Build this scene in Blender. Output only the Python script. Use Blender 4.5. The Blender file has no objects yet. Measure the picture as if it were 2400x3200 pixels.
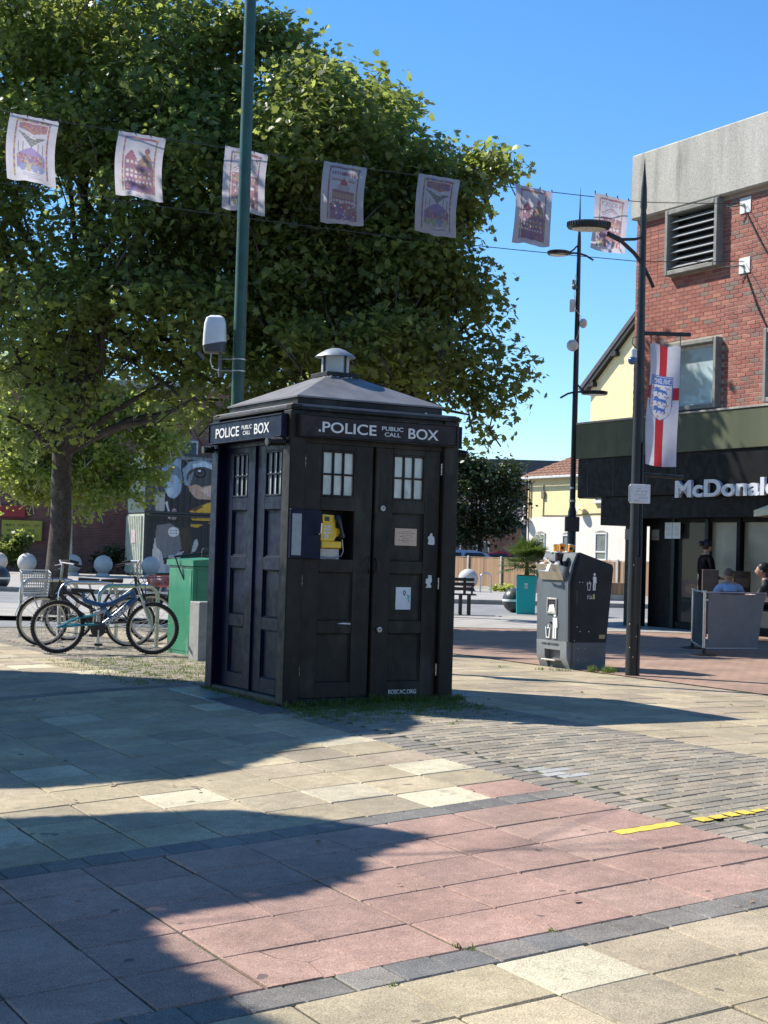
import bpy, bmesh, math, random
import numpy as np
from mathutils import Vector, Matrix

# ------------------------------------------------------------------ camera, sky, sun, exposure
SC = bpy.context.scene
COL = SC.collection
CAM_H = 1.2
PITCH, ROLL = 137 / 4800.0, 0.0293
_fwd = Vector((0, math.cos(PITCH), math.sin(PITCH)))
_r0 = Vector((1, 0, 0))
_u0 = _r0.cross(_fwd)
_R = _r0 * math.cos(ROLL) + _u0 * math.sin(ROLL)
_U = -_r0 * math.sin(ROLL) + _u0 * math.cos(ROLL)
cam_data = bpy.data.cameras.new('camera')
cam_data.sensor_fit = 'VERTICAL'
cam_data.sensor_height = 24.0
cam_data.lens = 24.0 * 4800.0 / 3200.0
cam_data.clip_end = 3000.0
cam = bpy.data.objects.new('camera', cam_data)
COL.objects.link(cam)
cam.matrix_world = Matrix(((_R.x, _U.x, -_fwd.x, 0), (_R.y, _U.y, -_fwd.y, 0), (_R.z, _U.z, -_fwd.z, CAM_H), (0, 0, 0, 1)))
SC.camera = cam

SUN_EL = math.radians(44.0)
SUN_AZ = math.atan2(-0.907, 0.421)          # measured from +Y towards +X
TO_SUN = Vector((math.sin(SUN_AZ) * math.cos(SUN_EL), math.cos(SUN_AZ) * math.cos(SUN_EL), math.sin(SUN_EL)))
world = bpy.data.worlds.new('World')
SC.world = world
world.use_nodes = True
wn = world.node_tree.nodes
sky = wn.new('ShaderNodeTexSky')
sky.sky_type = 'NISHITA'
sky.sun_disc = False
sky.sun_elevation = SUN_EL
sky.sun_rotation = SUN_AZ
sky.altitude = 0
sky.air_density = 1.0
sky.dust_density = 0.0
sky.ozone_density = 6.0
wn['Background'].inputs['Strength'].default_value = 0.108
grade = wn.new('ShaderNodeHueSaturation')          # clear late-summer blue, evenly over the whole sky
grade.inputs['Saturation'].default_value = 1.17
grade.inputs['Value'].default_value = 1.15
world.node_tree.links.new(sky.outputs['Color'], grade.inputs['Color'])
world.node_tree.links.new(grade.outputs['Color'], wn['Background'].inputs['Color'])
sun_d = bpy.data.lights.new('sun', 'SUN')
sun_d.energy = 5.0
sun_d.angle = math.radians(0.53)
sun_d.color = (1.0, 0.945, 0.86)
sun = bpy.data.objects.new('sun', sun_d)
COL.objects.link(sun)
sun.rotation_euler = TO_SUN.to_track_quat('Z', 'Y').to_euler()
sun.location = TO_SUN * 60
SC.view_settings.view_transform = 'Standard'
SC.view_settings.look = 'None'
SC.view_settings.exposure = 0.74
SC.view_settings.gamma = 1.0
SC.view_settings.use_curve_mapping = False
SC.render.engine = 'CYCLES'
SC.cycles.max_bounces = 6
SC.cycles.transparent_max_bounces = 8
SC.cycles.use_denoising = True

RNG = random.Random(7)
NPR = np.random.default_rng(11)

# the square is laid out on one grid: u runs along the fronts, v runs away from the viewer
YAW = math.radians(29.5)
E1 = (math.cos(YAW), math.sin(YAW))
E2 = (-E1[1], E1[0])


def XY(u, v):
    return (u * E1[0] + v * E2[0], u * E1[1] + v * E2[1])


def gz(x, y):
    """height of the paved ground: level behind the box, falling gently towards the viewer"""
    p = .0507 * x + .048 * (y - 12)
    k = .03
    t = -p / k
    return -k * (t if t > 40 else math.log1p(math.exp(t)))


# ------------------------------------------------------------------ materials
MATS = {}


def _nt(name):
    m = bpy.data.materials.new(name)
    m.use_nodes = True
    nt = m.node_tree
    return m, nt, nt.nodes['Principled BSDF']


def mixc(nt, a, b, fac, mode='MIX'):
    n = nt.nodes.new('ShaderNodeMix')
    n.data_type = 'RGBA'
    n.blend_type = mode
    for s, v in ((n.inputs[0], fac), (n.inputs[6], a), (n.inputs[7], b)):
        if isinstance(v, bpy.types.NodeSocket):
            nt.links.new(v, s)
        elif isinstance(v, (int, float)):
            s.default_value = v
        else:
            s.default_value = (*v, 1)
    return n.outputs[2]


def noise(nt, scale, detail=4, rough=.6, coord='pos', stretch=None, dist=0):
    n = nt.nodes.new('ShaderNodeTexNoise')
    n.inputs['Scale'].default_value = scale
    n.inputs['Detail'].default_value = detail
    n.inputs['Roughness'].default_value = rough
    n.inputs['Distortion'].default_value = dist
    if coord == 'pos':
        g = nt.nodes.new('ShaderNodeNewGeometry').outputs['Position']
    else:
        g = nt.nodes.new('ShaderNodeTexCoord').outputs['Object']
    if stretch:
        mp = nt.nodes.new('ShaderNodeMapping')
        mp.inputs['Scale'].default_value = stretch
        nt.links.new(g, mp.inputs['Vector'])
        g = mp.outputs['Vector']
    nt.links.new(g, n.inputs['Vector'])
    return n.outputs['Fac']


def ramp(nt, fac, lo, hi, a=0., b=1.):
    n = nt.nodes.new('ShaderNodeMapRange')
    n.inputs['From Min'].default_value = lo
    n.inputs['From Max'].default_value = hi
    n.inputs['To Min'].default_value = a
    n.inputs['To Max'].default_value = b
    nt.links.new(fac, n.inputs['Value'])
    return n.outputs['Result']


def bump(nt, bs, h, strength=.3, dist=.01):
    n = nt.nodes.new('ShaderNodeBump')
    n.inputs['Strength'].default_value = strength
    n.inputs['Distance'].default_value = dist
    nt.links.new(h, n.inputs['Height'])
    nt.links.new(n.outputs['Normal'], bs.inputs['Normal'])


def mat(name, col, rough=.6, metal=0., var=.18, scale=6., fine=0., fscale=90., bmp=0., stain=None, stain_lo=.55,
        stain_scale=3., stretch=None, spec=.5, coat=0., chips=None):
    """one procedural material: base colour broken up by soft noise, optional stains, fine grain and relief"""
    if name in MATS:
        return MATS[name]
    m, nt, bs = _nt(name)
    n1 = noise(nt, scale, 5, .6, stretch=stretch)
    c = mixc(nt, tuple(x * (1 - var) for x in col), tuple(min(1, x * (1 + var)) for x in col), ramp(nt, n1, .3, .7))
    if stain:
        n2 = noise(nt, stain_scale, 6, .65, stretch=stretch)
        c = mixc(nt, c, stain, ramp(nt, n2, stain_lo, stain_lo + .12, 0, .75))
    if chips:
        n4 = noise(nt, chips[1], 4, .7)
        c = mixc(nt, c, chips[0], ramp(nt, n4, chips[2], chips[2] + .02, 0, .8))
    if fine:
        n3 = noise(nt, fscale, 2, .5)
        v = ramp(nt, n3, .3, .7, 1 - fine, 1 + fine)
        c = mixc(nt, c, v, 1.0, 'MULTIPLY')
    nt.links.new(c, bs.inputs['Base Color'])
    r = noise(nt, scale * 2.3, 4, .6)
    nt.links.new(ramp(nt, r, .3, .7, max(.03, rough - .12), min(1, rough + .12)), bs.inputs['Roughness'])
    bs.inputs['Metallic'].default_value = metal
    bs.inputs['Specular IOR Level'].default_value = spec
    bs.inputs['Coat Weight'].default_value = coat
    if bmp:
        bump(nt, bs, noise(nt, fscale, 3, .6), bmp, .004)
    MATS[name] = m
    return m


def speckle_paving(name, source):
    """concrete paving with exposed aggregate; colour of the piece from the object or the colour attribute"""
    m, nt, bs = _nt(name)
    if source == 'object':
        c = nt.nodes.new('ShaderNodeObjectInfo').outputs['Color']
    else:
        a = nt.nodes.new('ShaderNodeVertexColor')
        a.layer_name = 'Col'
        c = a.outputs['Color']
    big = ramp(nt, noise(nt, 1.7, 7, .7), .3, .72, .66, 1.18)
    c = mixc(nt, c, big, 1., 'MULTIPLY')
    mid = ramp(nt, noise(nt, 14, 4, .7), .3, .7, .86, 1.12)
    c = mixc(nt, c, mid, 1., 'MULTIPLY')
    g = noise(nt, 160, 2, .7)
    c = mixc(nt, c, ramp(nt, g, .34, .66, .62, 1.36), 1., 'MULTIPLY')
    light = ramp(nt, noise(nt, 230, 1, .5), .66, .72)
    c = mixc(nt, c, (.62, .58, .52), mulf(nt, light, .55))
    stn = ramp(nt, noise(nt, 5.5, 5, .72), .6, .72)
    c = mixc(nt, c, (.12, .105, .085), mulf(nt, stn, .45))
    spot = ramp(nt, noise(nt, 8, 1, .4), .765, .775)
    c = mixc(nt, c, (.06, .055, .055), mulf(nt, spot, .7))
    nt.links.new(c, bs.inputs['Base Color'])
    bs.inputs['Roughness'].default_value = .82
    bs.inputs['Specular IOR Level'].default_value = .3
    bump(nt, bs, g, .55, .004)
    MATS[name] = m
    return m


def mulf(nt, a, k):
    n = nt.nodes.new('ShaderNodeMath')
    n.operation = 'MULTIPLY'
    nt.links.new(a, n.inputs[0])
    if isinstance(k, (int, float)):
        n.inputs[1].default_value = k
    else:
        nt.links.new(k, n.inputs[1])
    return n.outputs[0]


def print_mat(name, rough=.6, translucent=0., metal=0.):
    """flat print: colours stored with the mesh"""
    if name in MATS:
        return MATS[name]
    m, nt, bs = _nt(name)
    a = nt.nodes.new('ShaderNodeVertexColor')
    a.layer_name = 'Col'
    c = mixc(nt, a.outputs['Color'], ramp(nt, noise(nt, 7, 4), .3, .7, .9, 1.08), 1., 'MULTIPLY')
    nt.links.new(c, bs.inputs['Base Color'])
    bs.inputs['Roughness'].default_value = rough
    bs.inputs['Metallic'].default_value = metal
    if translucent:
        t = nt.nodes.new('ShaderNodeBsdfTranslucent')
        nt.links.new(c, t.inputs['Color'])
        mx = nt.nodes.new('ShaderNodeMixShader')
        mx.inputs[0].default_value = translucent
        nt.links.new(bs.outputs[0], mx.inputs[1])
        nt.links.new(t.outputs[0], mx.inputs[2])
        nt.links.new(mx.outputs[0], nt.nodes['Material Output'].inputs['Surface'])
    MATS[name] = m
    return m


def leaf_mat(name, dark, mid, light, trans=.45, tcol=(.32, .42, .05)):
    m, nt, bs = _nt(name)
    g = nt.nodes.new('ShaderNodeNewGeometry')
    ri = g.outputs['Random Per Island']
    c = mixc(nt, dark, mid, ramp(nt, ri, 0, .7))
    c = mixc(nt, c, light, ramp(nt, ri, .82, 1.))
    c = mixc(nt, c, ramp(nt, noise(nt, .8, 3), .3, .7, .7, 1.25), 1., 'MULTIPLY')
    nt.links.new(c, bs.inputs['Base Color'])
    bs.inputs['Roughness'].default_value = .42
    bs.inputs['Specular IOR Level'].default_value = .45
    t = nt.nodes.new('ShaderNodeBsdfTranslucent')
    tc = mixc(nt, tcol, tuple(x * .55 for x in tcol), ri)
    nt.links.new(tc, t.inputs['Color'])
    mx = nt.nodes.new('ShaderNodeMixShader')
    mx.inputs[0].default_value = trans
    nt.links.new(bs.outputs[0], mx.inputs[1])
    nt.links.new(t.outputs[0], mx.inputs[2])
    nt.links.new(mx.outputs[0], nt.nodes['Material Output'].inputs['Surface'])
    MATS[name] = m
    return m


def glass_mat(name, tint=(.9, .95, .93), alpha=.25, rough=.03):
    """thin pane: mostly clear, with a mirror-like surface"""
    if name in MATS:
        return MATS[name]
    m, nt, bs = _nt(name)
    bs.inputs['Base Color'].default_value = (*tint, 1)
    bs.inputs['Roughness'].default_value = rough
    bs.inputs['Specular IOR Level'].default_value = .8
    tr = nt.nodes.new('ShaderNodeBsdfTransparent')
    tr.inputs['Color'].default_value = (*tint, 1)
    mx = nt.nodes.new('ShaderNodeMixShader')
    mx.inputs[0].default_value = alpha
    nt.links.new(tr.outputs[0], mx.inputs[1])
    nt.links.new(bs.outputs[0], mx.inputs[2])
    nt.links.new(mx.outputs[0], nt.nodes['Material Output'].inputs['Surface'])
    MATS[name] = m
    return m


def brick_mat(name, c1, c2, mortar, bw=.225, bh=.075, ms=.012, axis='front', uaxis=None, rough=.85, bmp=.5):
    """brick courses in the plane of a wall; uaxis = horizontal direction of the wall"""
    m, nt, bs = _nt(name)
    g = nt.nodes.new('ShaderNodeNewGeometry').outputs['Position']
    d = nt.nodes.new('ShaderNodeVectorMath')
    d.operation = 'DOT_PRODUCT'
    nt.links.new(g, d.inputs[0])
    d.inputs[1].default_value = (uaxis[0], uaxis[1], 0)
    sx = nt.nodes.new('ShaderNodeSeparateXYZ')
    nt.links.new(g, sx.inputs[0])
    cb = nt.nodes.new('ShaderNodeCombineXYZ')
    nt.links.new(d.outputs['Value'], cb.inputs[0])
    nt.links.new(sx.outputs['Z'], cb.inputs[1])
    if axis == 'ground':
        d2 = nt.nodes.new('ShaderNodeVectorMath')
        d2.operation = 'DOT_PRODUCT'
        nt.links.new(g, d2.inputs[0])
        d2.inputs[1].default_value = (-uaxis[1], uaxis[0], 0)
        nt.links.new(d2.outputs['Value'], cb.inputs[1])
    b = nt.nodes.new('ShaderNodeTexBrick')
    b.inputs['Scale'].default_value = 1
    b.inputs['Brick Width'].default_value = bw
    b.inputs['Row Height'].default_value = bh
    b.inputs['Mortar Size'].default_value = ms
    b.inputs['Color1'].default_value = (*c1, 1)
    b.inputs['Color2'].default_value = (*c2, 1)
    b.inputs['Mortar'].default_value = (*mortar, 1)
    nt.links.new(cb.outputs[0], b.inputs['Vector'])
    c = mixc(nt, b.outputs['Color'], ramp(nt, noise(nt, 1.5, 5), .3, .7, .75, 1.2), 1., 'MULTIPLY')
    c = mixc(nt, c, ramp(nt, noise(nt, 60, 2), .3, .7, .82, 1.15), 1., 'MULTIPLY')
    nt.links.new(c, bs.inputs['Base Color'])
    bs.inputs['Roughness'].default_value = rough
    inv = nt.nodes.new('ShaderNodeMath')
    inv.operation = 'SUBTRACT'
    inv.inputs[0].default_value = 1
    nt.links.new(b.outputs['Fac'], inv.inputs[1])
    bump(nt, bs, inv.outputs[0], bmp, .008)
    MATS[name] = m
    return m


# ------------------------------------------------------------------ mesh helpers
def tag(o, label=None, cat=None, group=None, kind=None):
    for k, v in (('label', label), ('category', cat), ('group', group), ('kind', kind)):
        if v:
            o[k] = v
    return o


def link(name, data, parent=None):
    o = bpy.data.objects.new(name, data)
    COL.objects.link(o)
    if parent is not None:
        o.parent = parent
    return o


def thing(name, label, cat, loc=(0, 0, 0), rotz=0., group=None):
    o = link(name, None)
    o.empty_display_size = .2
    o.location = loc
    o.rotation_euler = (0, 0, rotz)
    return tag(o, label, cat, group)


class B:
    """collects shapes; ob() links them as one mesh object"""

    def __init__(self):
        self.v, self.f, self.c = [], [], []

    def add(self, vs, fs, col=None):
        o = len(self.v)
        self.v += [tuple(p) for p in vs]
        self.f += [tuple(i + o for i in f) for f in fs]
        self.c += [col] * len(fs)
        return self

    def box(self, x0, x1, y0, y1, z0, z1, ch=0., col=None):
        if x0 > x1: x0, x1 = x1, x0
        if y0 > y1: y0, y1 = y1, y0
        if z0 > z1: z0, z1 = z1, z0
        if ch <= 0:
            vs = [(x, y, z) for z in (z0, z1) for y in (y0, y1) for x in (x0, x1)]
            return self.add(vs, [(0, 2, 3, 1), (4, 5, 7, 6), (0, 1, 5, 4), (2, 6, 7, 3), (0, 4, 6, 2), (1, 3, 7, 5)], col)
        ch = min(ch, (x1 - x0) * .49, (y1 - y0) * .49, (z1 - z0) * .49)
        X, Y, Z = (x0, x1), (y0, y1), (z0, z1)
        vs, idx = [], {}
        for i in (0, 1):
            for j in (0, 1):
                for k in (0, 1):
                    s = (1 if i == 0 else -1, 1 if j == 0 else -1, 1 if k == 0 else -1)
                    p = (X[i], Y[j], Z[k])
                    for a in range(3):
                        q = [p[b] + (0 if b == a else s[b] * ch) for b in range(3)]
                        idx[(i, j, k, a)] = len(vs)
                        vs.append(q)
        fs = []
        for a in range(3):
            b, c = (a + 1) % 3, (a + 2) % 3
            for s in (0, 1):
                def g(bb, cc):
                    t = [0, 0, 0]
                    t[a], t[b], t[c] = s, bb, cc
                    return idx[(*t, a)]
                q = [g(0, 0), g(1, 0), g(1, 1), g(0, 1)]
                fs.append(q if s else q[::-1])
        for a in range(3):      # edges running along axis a
            b, c = (a + 1) % 3, (a + 2) % 3
            for sb in (0, 1):
                for sc_ in (0, 1):
                    def g(sa, ax):
                        t = [0, 0, 0]
                        t[a], t[b], t[c] = sa, sb, sc_
                        return idx[(*t, ax)]
                    q = [g(0, b), g(1, b), g(1, c), g(0, c)]
                    fs.append(q if (sb ^ sc_) else q[::-1])
        for i in (0, 1):
            for j in (0, 1):
                for k in (0, 1):
                    q = [idx[(i, j, k, a)] for a in range(3)]
                    fs.append(q if (i + j + k) % 2 else q[::-1])
        return self.add(vs, fs, col)

    def ring(self, rings, closed_ends=True, col=None):
        n = len(rings[0])
        vs = [p for r in rings for p in r]
        fs = []
        for i in range(len(rings) - 1):
            for j in range(n):
                a, b = i * n + j, i * n + (j + 1) % n
                fs.append((a, b, b + n, a + n))
        if closed_ends:
            fs.append(tuple(range(n))[::-1])
            fs.append(tuple(range((len(rings) - 1) * n, len(rings) * n)))
        return self.add(vs, fs, col)

    def tube(self, pts, r, n=8, col=None, caps=True):
        pts = [Vector(p) for p in pts]
        rs = r if isinstance(r, (list, tuple)) else [r] * len(pts)
        rings, ref = [], None
        for i, p in enumerate(pts):
            d = (pts[min(i + 1, len(pts) - 1)] - pts[max(i - 1, 0)])
            d = d.normalized() if d.length > 1e-9 else Vector((0, 0, 1))
            if ref is None:
                ref = Vector((0, 0, 1)) if abs(d.z) < .9 else Vector((1, 0, 0))
            a = d.cross(ref)
            a = a.normalized() if a.length > 1e-6 else d.orthogonal().normalized()
            b = d.cross(a).normalized()
            ref = a.cross(d)
            rings.append([p + (a * math.cos(t) - b * math.sin(t)) * rs[i] for t in [2 * math.pi * k / n for k in range(n)]])
        return self.ring(rings, caps, col)

    def lathe(self, prof, c=(0, 0, 0), n=24, axis='z', col=None, caps=True):
        rings = []
        for r, z in prof:
            rg = []
            for k in range(n):
                t = 2 * math.pi * k / n
                x, y = r * math.cos(t), r * math.sin(t)
                if axis == 'z':
                    rg.append((c[0] + x, c[1] + y, c[2] + z))
                elif axis == 'x':
                    rg.append((c[0] + z, c[1] + x, c[2] + y))
                else:
                    rg.append((c[0] + y, c[1] + z, c[2] + x))
            rings.append(rg)
        return self.ring(rings, caps, col)

    def prism(self, poly, a0, a1, axis='y', col=None):
        """extrude a 2-D polygon: axis y -> poly is (x,z), axis x -> (y,z), axis z -> (x,y)"""
        n = len(poly)
        area = sum(poly[i][0] * poly[(i + 1) % n][1] - poly[(i + 1) % n][0] * poly[i][1] for i in range(n))
        if area < 0:
            poly = poly[::-1]

        def P(p, a):
            return (p[0], a, p[1]) if axis == 'y' else ((a, p[0], p[1]) if axis == 'x' else (p[0], p[1], a))
        vs = [P(p, a0) for p in poly] + [P(p, a1) for p in poly]
        fs = [tuple(range(n))[::-1], tuple(range(n, 2 * n))] + [(i, (i + 1) % n, (i + 1) % n + n, i + n) for i in range(n)]
        if axis == 'y':
            fs = [f[::-1] for f in fs]
        return self.add(vs, fs, col)

    def sphere(self, c, r, n=20, m=12, sx=1, sy=1, sz=1, col=None):
        pr = [(max(1e-4, math.sin(math.pi * i / m)) * r, -math.cos(math.pi * i / m) * r) for i in range(m + 1)]
        o = len(self.v)
        self.lathe(pr, (0, 0, 0), n, col=col)
        for i in range(o, len(self.v)):
            p = self.v[i]
            self.v[i] = (c[0] + p[0] * sx, c[1] + p[1] * sy, c[2] + p[2] * sz)
        return self

    def xf(self, M, start=0):
        for i in range(start, len(self.v)):
            self.v[i] = tuple(M @ Vector(self.v[i]))
        return self

    def mesh(self, name, m=None, smooth=35):
        me = bpy.data.meshes.new(name)
        me.from_pydata(self.v, [], self.f)
        if m:
            me.materials.append(m)
        if any(c is not None for c in self.c):
            at = me.color_attributes.new('Col', 'FLOAT_COLOR', 'CORNER')
            arr = []
            for f, c in zip(self.f, self.c):
                arr += [*(c or (.5, .5, .5)), 1.] * len(f)
            at.data.foreach_set('color', arr)
        if len(self.f) < 30000:
            bm = bmesh.new()
            bm.from_mesh(me)
            bmesh.ops.recalc_face_normals(bm, faces=bm.faces)
            bm.to_mesh(me)
            bm.free()
        if smooth:
            me.shade_smooth()
            me.set_sharp_from_angle(angle=math.radians(smooth))
        me.update()
        return me

    def ob(self, name, m, parent=None, smooth=35):
        return link(name, self.mesh(name, m, smooth), parent)


def text_mesh(s, size, m, name, extrude=.004, align='LEFT', bold=0., space=1.):
    cu = bpy.data.curves.new(name, 'FONT')
    cu.body = s
    cu.size = size
    cu.extrude = extrude
    cu.align_x = align
    cu.offset = bold
    cu.space_character = space
    o = bpy.data.objects.new(name, cu)
    COL.objects.link(o)
    dg = bpy.context.evaluated_depsgraph_get()
    me = bpy.data.meshes.new_from_object(o.evaluated_get(dg))
    bpy.data.objects.remove(o)
    bpy.data.curves.remove(cu)
    me.materials.clear()
    me.materials.append(m)
    me.name = name
    return me


def text_fit(s, m, name, x0, x1, z0, z1, y, parent, extrude=.004, bold=0., face='front', space=1.):
    """lettering fitted to a box on a face: front = local -y, left = local -x (x0..x1 then run along y, far to near)"""
    me = text_mesh(s, 1., m, name, 0.02, 'LEFT', bold, space)
    co = np.empty(len(me.vertices) * 3)
    me.vertices.foreach_get('co', co)
    co = co.reshape(-1, 3)
    lo, hi = co.min(0), co.max(0)
    t = (co - lo) / np.maximum(hi - lo, 1e-9)
    out = np.empty_like(co)
    if face == 'front':
        out[:, 0] = x0 + t[:, 0] * (x1 - x0)
        out[:, 1] = y - t[:, 2] * extrude
    else:
        out[:, 1] = x0 + t[:, 0] * (x1 - x0)
        out[:, 0] = y - t[:, 2] * extrude
    out[:, 2] = z0 + t[:, 1] * (z1 - z0)
    me.vertices.foreach_set('co', out.ravel())
    me.update()
    return link(name, me, parent)


# ------------------------------------------------------------------ painted prints
FONT5 = {}
for _l in '''A 01110 10001 10001 11111 10001 10001 10001
B 11110 10001 11110 10001 10001 10001 11110
C 01111 10000 10000 10000 10000 10000 01111
D 11110 10001 10001 10001 10001 10001 11110
E 11111 10000 11110 10000 10000 10000 11111
F 11111 10000 11110 10000 10000 10000 10000
G 01111 10000 10000 10011 10001 10001 01111
H 10001 10001 11111 10001 10001 10001 10001
I 01110 00100 00100 00100 00100 00100 01110
K 10001 10010 11100 10010 10010 10001 10001
L 10000 10000 10000 10000 10000 10000 11111
M 10001 11011 10101 10101 10001 10001 10001
N 10001 11001 10101 10101 10011 10001 10001
O 01110 10001 10001 10001 10001 10001 01110
P 11110 10001 10001 11110 10000 10000 10000
R 11110 10001 10001 11110 10100 10010 10001
S 01111 10000 01110 00001 00001 00001 11110
T 11111 00100 00100 00100 00100 00100 00100
U 10001 10001 10001 10001 10001 10001 01110
W 10001 10001 10001 10101 10101 11011 10001
Y 10001 01010 00100 00100 00100 00100 00100'''.split('\n'):
    _p = _l.split()
    FONT5[_p[0]] = [[int(b) for b in r] for r in _p[1:]]


class Canvas:
    """a small colour raster that becomes the print of a cloth, a board or a wall"""

    def __init__(self, w, h, bg):
        self.w, self.h = w, h
        self.a = np.empty((h, w, 3))
        self.a[:] = bg
        self.yy, self.xx = np.mgrid[0:h, 0:w] + .5

    def rect(self, x0, y0, x1, y1, c):
        self.a[(self.xx >= x0) & (self.xx < x1) & (self.yy >= y0) & (self.yy < y1)] = c

    def ell(self, cx, cy, rx, ry, c, w=None):
        d = ((self.xx - cx) / rx) ** 2 + ((self.yy - cy) / ry) ** 2
        m = d <= 1
        if w:
            m &= d >= (1 - w / max(rx, ry)) ** 2
        self.a[m] = c

    def poly(self, pts, c):
        m = np.zeros((self.h, self.w), bool)
        n = len(pts)
        for i in range(n):
            (x0, y0), (x1, y1) = pts[i], pts[(i + 1) % n]
            if y0 == y1:
                continue
            cond = ((y0 <= self.yy) & (self.yy < y1)) | ((y1 <= self.yy) & (self.yy < y0))
            m ^= cond & (self.xx < (x1 - x0) * (self.yy - y0) / (y1 - y0) + x0)
        self.a[m] = c

    def line(self, x0, y0, x1, y1, w, c):
        dx, dy = x1 - x0, y1 - y0
        L = math.hypot(dx, dy) or 1
        t = np.clip(((self.xx - x0) * dx + (self.yy - y0) * dy) / L ** 2, 0, 1)
        self.a[np.hypot(self.xx - x0 - t * dx, self.yy - y0 - t * dy) <= w / 2] = c

    def text(self, s, x0, y0, x1, y1, c):
        n = len(s)
        cw = (x1 - x0) / (n * 6 - 1)
        chh = (y1 - y0) / 7
        for i, ch in enumerate(s):
            g = FONT5.get(ch)
            if g:
                for r in range(7):
                    for q in range(5):
                        if g[r][q]:
                            self.rect(x0 + (i * 6 + q) * cw, y0 + r * chh, x0 + (i * 6 + q + 1) * cw, y0 + (r + 1) * chh, c)


def print_mesh(name, cv, m, pos):
    """mesh of cv.w x cv.h cells placed by pos(s,t), s,t in 0..1 from the top left corner"""
    w, h = cv.w, cv.h
    vs = [pos(i / w, j / h) for j in range(h + 1) for i in range(w + 1)]
    fs = [(j * (w + 1) + i, (j + 1) * (w + 1) + i, (j + 1) * (w + 1) + i + 1, j * (w + 1) + i + 1) for j in range(h) for i in range(w)]
    me = bpy.data.meshes.new(name)
    me.from_pydata(vs, [], fs)
    me.materials.append(m)
    at = me.color_attributes.new('Col', 'FLOAT_COLOR', 'CORNER')
    c = np.ones((h * w, 4, 4))
    c[:, :, :3] = cv.a.reshape(-1, 1, 3)
    at.data.foreach_set('color', c.ravel())
    me.shade_smooth()
    me.update()
    return me

# ------------------------------------------------------------------ the ground and its paving
SLAB_OBJ = speckle_paving('paving_slab_concrete', 'object')
SLAB_VC = speckle_paving('paving_far_concrete', 'attr')
MOSS = mat('mossy_joint_soil', (.065, .07, .03), .95, var=.5, scale=5, fine=.5, fscale=60, stain=(.05, .045, .04), stain_lo=.48)
ASPH = mat('pale_worn_asphalt', (.2, .2, .2), .9, var=.2, scale=1.2, fine=.35, fscale=70, bmp=.3, stain=(.3, .29, .27), stain_lo=.55, stain_scale=.8)
CONC = mat('pale_pavement_concrete', (.33, .31, .28), .9, var=.2, scale=1.5, fine=.25, fscale=50, bmp=.2)


def sheet(name, xs, ys, m, dz, kind='structure', fn=None):
    vs = [(x, y, (fn or gz)(x, y) + dz) for y in ys for x in xs]
    n = len(xs)
    fs = [(j * n + i, j * n + i + 1, (j + 1) * n + i + 1, (j + 1) * n + i) for j in range(len(ys) - 1) for i in range(n - 1)]
    b = B()
    b.add(vs, fs)
    o = b.ob(name, m)
    return tag(o, kind=kind)


def lin(a, b, n):
    return [a + (b - a) * i / n for i in range(n + 1)]


xs = [-900, -300, -120, -60, -30] + lin(-20, 20, 60) + [30, 60, 120, 300, 900]
ys = [-300, -100, -40, -15] + lin(-8, 34, 90) + [40, 60, 90, 150, 300, 700, 1800]
tag(sheet('ground', xs, ys, ASPH, -.075), 'pale worn asphalt ground of the square and beyond')

# beds of moss and sand under the three paved fields
GRID_V0 = 4.92


def uvsheet(name, u0, u1, v0, v1, m, dz, nu, nv):
    vs = []
    for v in lin(v0, v1, nv):
        for u in lin(u0, u1, nu):
            x, y = XY(u, v)
            vs.append((x, y, gz(x, y) + dz))
    n = nu + 1
    fs = [(j * n + i, j * n + i + 1, (j + 1) * n + i + 1, (j + 1) * n + i) for j in range(nv) for i in range(nu)]
    b = B()
    b.add(vs, fs)
    return tag(b.ob(name, m), kind='structure')


slab_bed = uvsheet('slab_pavement', -8, 5.228, 1.0, 22.5, MOSS, -.008, 40, 60)
slab_bed['label'] = 'field of square beige and pink paving slabs in front of the box'
block_bed = uvsheet('block_pavement', 5.228, 6.99, 2.0, 22.5, MOSS, -.007, 8, 60)
block_bed['label'] = 'strip of small grey paving blocks the box stands on'
far_bed = uvsheet('side_pavement', 6.99, 10.35, 3.0, 22.5, MOSS, -.008, 12, 60)
far_bed['label'] = 'beige slab pavement right of the box'


def surf(u, v):
    x, y = XY(u, v)
    h = .05
    xa, ya = XY(u + h, v)
    xb, yb = XY(u, v + h)
    z = gz(x, y)
    ex = Vector((xa - x, ya - y, gz(xa, ya) - z)).normalized()
    ey = Vector((xb - x, yb - y, gz(xb, yb) - z))
    n = ex.cross(ey).normalized()
    ey = n.cross(ex)
    return Vector((x, y, z)), ex, ey, n


SLAB_S = .4085
slab_me = B().box(-.5 * SLAB_S + .0035, .5 * SLAB_S - .0035, -.5 * SLAB_S + .0035, .5 * SLAB_S - .0035, -.05, 0, .006).mesh('slab', SLAB_OBJ)
block_me = B().box(-.0975, .0975, -.0475, .0475, -.05, 0, .005).mesh('block', SLAB_OBJ)
kerb_me = B().box(-.0975, .0975, -.0975, .0975, -.05, 0, .006).mesh('band_block', SLAB_OBJ)

BEIGE = [(.41, .34, .215), (.38, .315, .205), (.44, .365, .235), (.35, .295, .2), (.40, .325, .22)]
PINK = [(.36, .225, .175), (.38, .24, .185), (.33, .21, .165), (.37, .245, .19)]
CREAM = [(.55, .49, .34), (.5, .44, .31)]
GREYB = [(.165, .155, .14), (.185, .17, .15), (.145, .14, .13), (.2, .18, .155)]
DUSK = [(.35, .28, .205), (.33, .275, .195), (.37, .295, .21)]


def jit(c, k=.08):
    f = 1 + RNG.uniform(-k, k)
    return tuple(x * f for x in c)


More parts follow.
